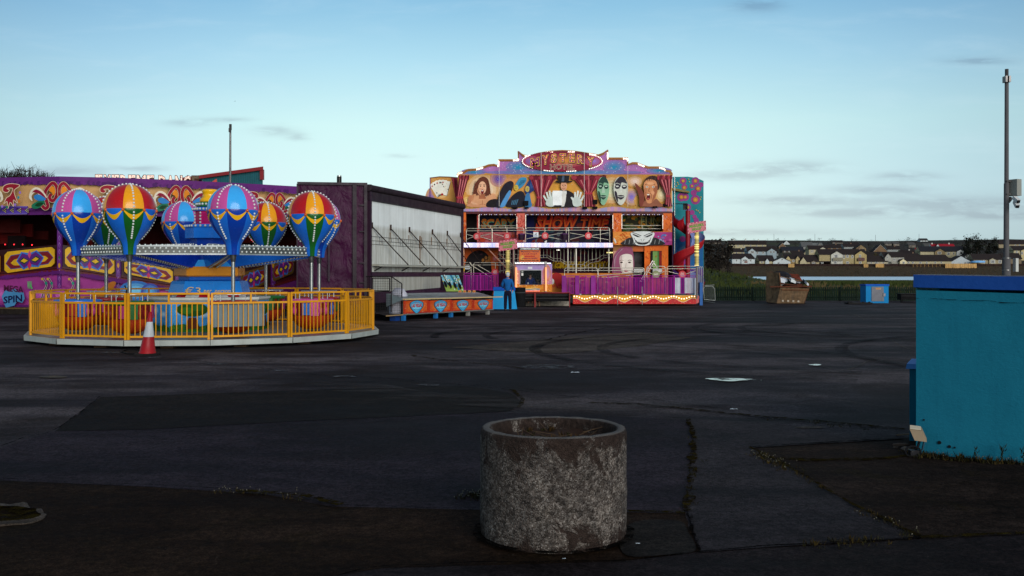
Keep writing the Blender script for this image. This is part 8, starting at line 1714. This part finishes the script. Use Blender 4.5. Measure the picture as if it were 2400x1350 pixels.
house('long bungalow with brown roof and cream left gable by the brown fence', 1874, 1946, 619, 613, 597, C(170, 156, 124), gables=((1874, 1890, 603, CRM), (1900, 1912, 611, C(120, 110, 96))), wins=((1924, 614.6, 1930, 618), (1903, 615, 1909, 618)))
def balcony(x0, x1, y0, y1, col):
    def f(t, Q):
        for a, e, c_ in ((x0, x1, col),): b = MB(); b.obox((Q(a, y1, -1.3)+Q(e, y1, -1.3))/2, ((Q(e, y1)-Q(a, y1))/2), (0, .6, 0), (0, 0, .08), c_); b.obox((Q(a, (y0+y1)/2, -1.9)+Q(e, (y0+y1)/2, -1.9))/2, ((Q(e, y1)-Q(a, y1))/2), (0, .05, 0), (0, 0, (y1-y0)/2*t.location.y/F), c_); b.build('balcony', 'paint', t)
    return f
def twobalc(t, Q): balcony(1950, 1973, 604, 611, C(120, 112, 92))(t, Q); balcony(2008, 2024, 604, 611, C(80, 34, 26))(t, Q)
house('large two storey house with grey and yellow gables and two balconies', 1920, 2030, 619, 596, 583.5, C(158, 142, 104), gables=((1947, 1974, 589, C(186, 182, 170)), (2003, 2030, 588, C(166, 146, 100))), wins=[(1954, 596, 1963, 606), (1976, 596, 1980, 606), (1983, 597, 1989, 604), (1995, 598, 2000, 605), (2012, 597, 2017, 606), (1954, 612.5, 1960, 618), (1983, 613, 1990, 618), (2012, 613, 2018, 618)], extra=twobalc, chim=((2019, 580),))
house('dark roofed bungalow right of the large house with balconies', 2032, 2080, 619, 612.5, 599, C(170, 160, 136), wins=((2040, 614, 2044, 618), (2050, 614, 2058, 618), (2069, 614, 2072, 618.4)))
house('orange brick gable with white edges in mid slope', 2048, 2079, 592, 589, 574, BRK, front=True)
house('dark wide roof between the brick gable and the bungalows', 2036, 2078, 606, 602, 590, C(90, 80, 72), roof=C(40, 34, 33), wins=((2044, 603, 2047, 605.4),))
house('grey gabled house with brown roof left of the long cream bungalow', 2072, 2119, 618, 602, 590, C(150, 146, 136), gables=((2073, 2088, 594, C(160, 156, 146)),), wins=((2077, 600, 2080, 606), (2094, 605, 2098, 611), (2106, 606, 2110, 612)), doors=((2081, 613, 2088, 618, C(36, 40, 26)),))
def solar(t, Q): b = MB(); b.plate([Q(2199, 609.5, 1.3), Q(2214, 609.5, 1.3), Q(2224, 601.5, 3.3), Q(2207, 601.5, 3.3)], (0, .1, -.1), C(100, 140, 170)); b.build('solar_panel', 'gloss', t)
house('long cream bungalow with a blue solar panel on its brown roof', 2107, 2230, 619, 611.5, 597, CRM, hip=.06, gables=((2108, 2124, 607, C(210, 196, 160)),), wins=[(2114, 613, 2119, 618), (2127, 613.5, 2132, 617.6), (2137, 613.5, 2142, 617.6), (2154, 613.5, 2160, 617.6), (2170, 613.5, 2174, 618), (2190, 613.5, 2194, 617.4), (2204, 613.5, 2208, 617.4)], extra=solar)
house('wide white gable end beside the pale new timber fence', 2229, 2277, 618.5, 613.5, 600, C(176, 182, 184), front=True, wins=((2259, 614.6, 2265, 618),))
house('two storey house with tan and white gables below the red roof', 2157, 2263, 604, 589, 577, CRM, roof=RFB, gables=((2190, 2214, 583, TAN), (2241, 2262, 584, C(186, 188, 186))), wins=[(2196, 590, 2205, 596), (2220, 591, 2226, 598), (2234, 591, 2237, 597), (2248, 590, 2255, 596)])
house('bright red roofed house with white chimneys on the hillside', 2186, 2239, 590, 581, 571.5, WHT, roof=C(150, 26, 40), gables=((2190, 2204, 572, WHT),), chim=((2189, 569), (2229, 569)))
house('smaller red roofed house lower left of the white chimneys', 2150, 2174, 594, 591, 581, C(150, 120, 110), roof=C(132, 26, 34))
house('beige bungalow with a central bay gable near the steel column', 2282, 2353, 619, 608, 595, C(150, 136, 110), gables=((2317, 2333, 605, C(160, 150, 126)),), wins=[(2304, 609.5, 2309, 617), (2320, 609.5, 2330, 617), (2340, 609.5, 2347, 617)])
house('dark roofed bungalow just behind the steel column', 2354, 2394, 619, 606, 593, C(120, 104, 84), wins=((2380, 609, 2386, 615),))
house('cream two storey house cut by the right frame edge', 2376, 2436, 610, 586, 576, CRM, wins=((2381, 588, 2385, 593), (2392, 590, 2396, 597)), gables=((2392, 2430, 580, C(190, 172, 128)),))
house('distant cream terrace roof high at the right frame edge', 2340, 2410, 579, 572, 563, C(150, 136, 110), wins=((2378, 573, 2381, 577), (2388, 573, 2391, 577)))
house('lone white house on the skyline', 2157, 2175, 567, 563, 558.5, WHT, roof=C(60, 60, 60), wins=((2161, 564, 2163, 566), (2168, 564, 2170, 566)))
for i, (x0, x1, yb, ye, yr, lb) in enumerate(((2074, 2090, 574, 571, 566, 'first grey slanted roof house left of the white skyline house'), (2094, 2108, 574, 571, 566.5, 'second grey slanted roof house left of the white skyline house'), (2130, 2146, 578, 574, 568, 'grey roofed house below and left of the white skyline house'), (2168, 2184, 582, 577, 570, 'grey roofed house just left of the red roof'), (1990, 2014, 578, 575, 568, 'long low dark house high above the large balcony house'), (1652, 1690, 572, 568, 562, 'brown roofed house behind the dark bushes at the left'), (1690, 1712, 606, 599, 590, 'small dark house half hidden by the bushes beside the white bungalow'), (1950, 1976, 571, 568, 563, 'low brown house on the ridge above the cream two storey house'))):
    house(lb, x0, x1, yb, ye, yr, C(120, 112, 102), roof=C(84, 82, 80) if i < 4 else RFD, wins=((x0+3, ye+.8, x0+6, yb-1),))
for x0, x1, yb, ye, yr, wc, fr, lb in ((1798, 1824, 600, 593, 585, GRY, False, 'dark roofed house behind the dark bungalow and the two storey grey house'), (1858, 1884, 605, 598, 588, TAN, False, 'dark roofed tan house below the row of roof windows'), (1884, 1900, 600, 594, 585, CRM, True, 'narrow cream gable house left of the cream two storey house'), (1940, 1972, 586, 581, 573, BRK, False, 'brown roofed house behind the left end of the balcony house'), (1978, 2006, 583, 578, 571, GRY, False, 'grey house with dark roof directly above the balcony house'), (2006, 2030, 588, 582, 574, TAN, True, 'tan gable house above the right end of the balcony house'), (2080, 2110, 590, 584, 577, GRY, False, 'grey house with dark roof between the brick gable and the small red roof'), (2112, 2146, 600, 594, 586, CRM, False, 'cream house with dark roof left of the smaller red roof'), (2120, 2156, 608, 602, 593, TAN, False, 'tan house with dark roof behind the long cream bungalow'), (2262, 2286, 606, 600, 591, GRY, True, 'grey gable house at the left foot of the pine clump'), (1716, 1750, 597, 590, 583, CRM, False, 'cream house with dark roof behind the white bungalow')):
    house(lb, x0, x1, yb, ye, yr, wc, wins=((x0+(x1-x0)*.25, ye+1, x0+(x1-x0)*.25+3, ye+4.4), (x0+(x1-x0)*.65, ye+1, x0+(x1-x0)*.65+3, ye+4.4)), front=fr, chim=() if fr else ((x0+(x1-x0)*.7, yr-1.6),))
# fences across the water
def tfence(lb, x0, x1, y0, y1, col, Y=568, name='timber_fence'):
    t = thing(name, lb, 'fence', P((x0+x1)/2, y1, Y)); b = MB(); x = x0
    while x < x1: b.plate([P(x, y0+RD.uniform(-.15, .15), Y), P(min(x+1.5, x1), y0, Y), P(min(x+1.5, x1), y1+6, Y), P(x, y1+6, Y)], (0, .08, 0), jit(col, .22)); x += 1.55
    b.build('boards', 'matte', t); x = x0
    while x <= x1: b = MB(); q = P(x, y0-.5, Y-.1); b.box(q.x-.12, q.x+.12, q.y-.1, q.y+.1, q.z-3, q.z, jit(col, .3)); b.build('fence_post', 'matte', t); x += 18.5
tfence('long dark brown timber fence below the houses', 1700, 2480, 618.5, 627, C(46, 30, 26), 569)
tfence('wide pale new timber fence below the white gable end', 2216, 2289, 618, 630.5, C(190, 148, 92), 565)
tfence('narrow pale fence panel below the yellow gable house', 2025, 2035, 619, 626, C(180, 142, 88), 566); tfence('pale fence panel below the dark roofed bungalow', 2053, 2072, 618, 626, C(186, 146, 90), 566); tfence('pale fence panel below the white cottage', 1848, 1862, 618, 626, C(184, 146, 92), 566)
b = MB(); 
for y in (620, 623.5, 627): b.beam(P(2140, y, 567), P(2216, y+.4, 567), .1, .25, C(84, 60, 42))
for x in range(2140, 2217, 9): b.beam(P(x, 618, 566.8), P(x, 630, 566.8), .3, .3, C(130, 100, 60))
tag(b.build('rail_fence', 'matte', origin=P(2178, 628, 567)), 'open three rail timber fence left of the pale new fence', 'fence')
b = MB(); q = P(2292, 615.5, 570); n = 14; vs = [q+Vector((4.0*math.cos(2*PI*k/n), 3*math.sin(2*PI*k/n), 0)) for k in range(n)]; b.add(vs+[p_+Vector((0, 0, .9)) for p_ in vs]+[q+Vector((0, 0, 1.3))], [(k, (k+1) % n, n+(k+1) % n, n+k) for k in range(n)]+[(n+k, n+(k+1) % n, 2*n) for k in range(n)], C(120, 176, 226), 0, True); tag(b.build('garden_pool', 'paint', origin=q), 'pale blue covered garden pool beside the pale new fence', 'pool')
for i, (px, y0) in enumerate(((1992, 612), (2091, 612), (2122, 612))): pass
# bushes, trees
def leaf_tree(name, label, px, Y, hpx, bpx, wpx, group, seed, n=520, col=C(30, 34, 20), cat='tree', trunk=True, flat=.55):
    base = P(px, bpx, Y); base.z = land(base.x, Y)-.2; H_ = P(px, hpx, Y).z-base.z; Wd = wpx/F*Y/2; rr = random.Random(seed*13+1); t = thing(name, label, cat, base, group)
    b = MB(); tips = []
    if trunk: b.cyl(base, base+Vector((0, 0, H_*.5)), H_*.035, H_*.018, 6, C(40, 32, 28))
    nb = 9
    for k in range(nb):
        a = rr.uniform(0, 2*PI); z = rr.uniform(.25 if trunk else .05, .92); r = Wd*rr.uniform(.2, .75)*(1.15-abs(z-.5)); q = base+Vector((r*math.cos(a), r*math.sin(a)*.7, H_*z)); b.cyl(base+Vector((0, 0, H_*max(.1, z-.25))), q, H_*.012, H_*.006, 4, C(40, 32, 28), caps=False); tips.append(q)
    tips.append(base+Vector((0, 0, H_*.86))); b.build('trunk' if trunk else 'stem', 'leaf', t); b = MB()
    for _ in range(n):
        q = rr.choice(tips); s = H_*.045*rr.uniform(.5, 1.3); p_ = q+Vector((rr.gauss(0, Wd*.2), rr.gauss(0, Wd*.2), rr.gauss(0, H_*.085))); d1 = Vector((rr.gauss(0, 1), rr.gauss(0, 1), rr.gauss(0, flat))).normalized()*s; d2 = Vector((rr.gauss(0, 1), rr.gauss(0, 1), rr.gauss(0, flat))).normalized()*s*.8
        b.add([p_-d1, p_+d2, p_+d1, p_-d2*.6], [(0, 1, 2, 3)], jit(col, .45))
    b.build('crown', 'leaf', t); return t
DK = C(36, 30, 24)
for i, (px, Y, hp, bp, wp, lb) in enumerate(((1660, 300, 566, 640, 44, 'dark bushy tree against the funhouse tower'), (1684, 330, 560, 638, 52, 'tallest dark bushy tree right of the funhouse'), (1706, 360, 572, 636, 36, 'dark bush tree beside the white bungalow'), (1672, 280, 604, 642, 60, 'broad low dark bush at the foot of the tall bushy trees'), (1708, 310, 612, 640, 40, 'lowest dark bush, right of the bushy group'))):
    leaf_tree('dark_tree' if i < 3 else 'dark_bush', lb, px, Y, hp, bp, wp, 'dark bushes right of the funhouse', i, 620, DK, 'tree' if i < 3 else 'bush', i < 3)
for i, (px, Y, hp, wp, lb) in enumerate(((2272, 640, 556, 34, 'left pine of the tall dark clump'), (2290, 650, 549, 36, 'tallest pine of the dark clump'), (2312, 660, 560, 34, 'lower pine right in the dark clump'), (2330, 700, 556, 26, 'narrow pine right of the dark clump near the steel column'), (2300, 610, 580, 76, 'broad low evergreen filling the foot of the pine clump'), (2266, 620, 584, 40, 'low evergreen at the left foot of the pine clump'))):
    leaf_tree('pine_tree', lb, px, Y, hp, 612, wp, 'dark pines left of the steel column', 30+i, 640, C(24, 27, 18))
leaf_tree('round_tree', 'lone round bare tree on the skyline above the red roofs', 2128, 1180, 555, 566, 20, None, 50, 300, C(50, 46, 34)); leaf_tree('round_tree', 'bare round tree on the skyline left of the pines', 2238, 1150, 556.5, 567, 18, None, 51, 300, C(46, 42, 34))
leaf_tree('garden_bush', 'small olive bush on the far bank grass', 2011, 552, 631, 637, 10, None, 60, 160, C(44, 44, 20), 'bush', False); leaf_tree('yellow_bush', 'yellowish bush among the dark roofs right of the balcony house', 2050, 600, 592, 601, 16, None, 61, 200, C(84, 76, 22), 'bush', False)
for i in range(24):
    px = 1700+i*24+RD.uniform(-9, 9)
    if 2150 < px < 2182: continue
    leaf_tree('hedge_tree', 'tiny dark scrub tree on the far ridge line', px, 1240+RD.uniform(-20, 30), 559.5+RD.uniform(-3, 2.5), 567, RD.uniform(10, 22), 'scrub trees along the ridge', 70+i, 110, C(34, 32, 24))
for i in range(40):
    px = 1712+i*17.5+RD.uniform(-12, 12); Y = RD.choice([660, 720, 790, 860, 950, 1040]); yb = HY-(prof(Y)-CH)*F/Y; 
    leaf_tree('garden_tree', 'dark tree between the roofs on the hillside', px, Y, yb-RD.uniform(8, 16), yb, RD.uniform(16, 36), 'garden trees among the houses', 120+i, 150, RD.choice([C(36, 32, 24), C(44, 36, 28), C(32, 34, 22)]))
for px, hp, lb in ((1814, 548, 'left thin mast on the far ridge'), (1910, 548, 'middle thin mast on the far ridge'), (2052, 550, 'thin mast on the ridge above the brick gable'), (2154, 548, 'thin mast beside the white skyline house')):
    b = MB(); q = P(px, 570, 1210); q.z = prof(1210)-1; b.cyl(q, P(px, hp, 1210), .22, .16, 5, C(110, 110, 112)); tag(b.build('mast', 'matte', origin=q), lb, 'mast', 'thin masts on the ridge')
for px, y0 in ((2099, 572), (2115, 574)): pass
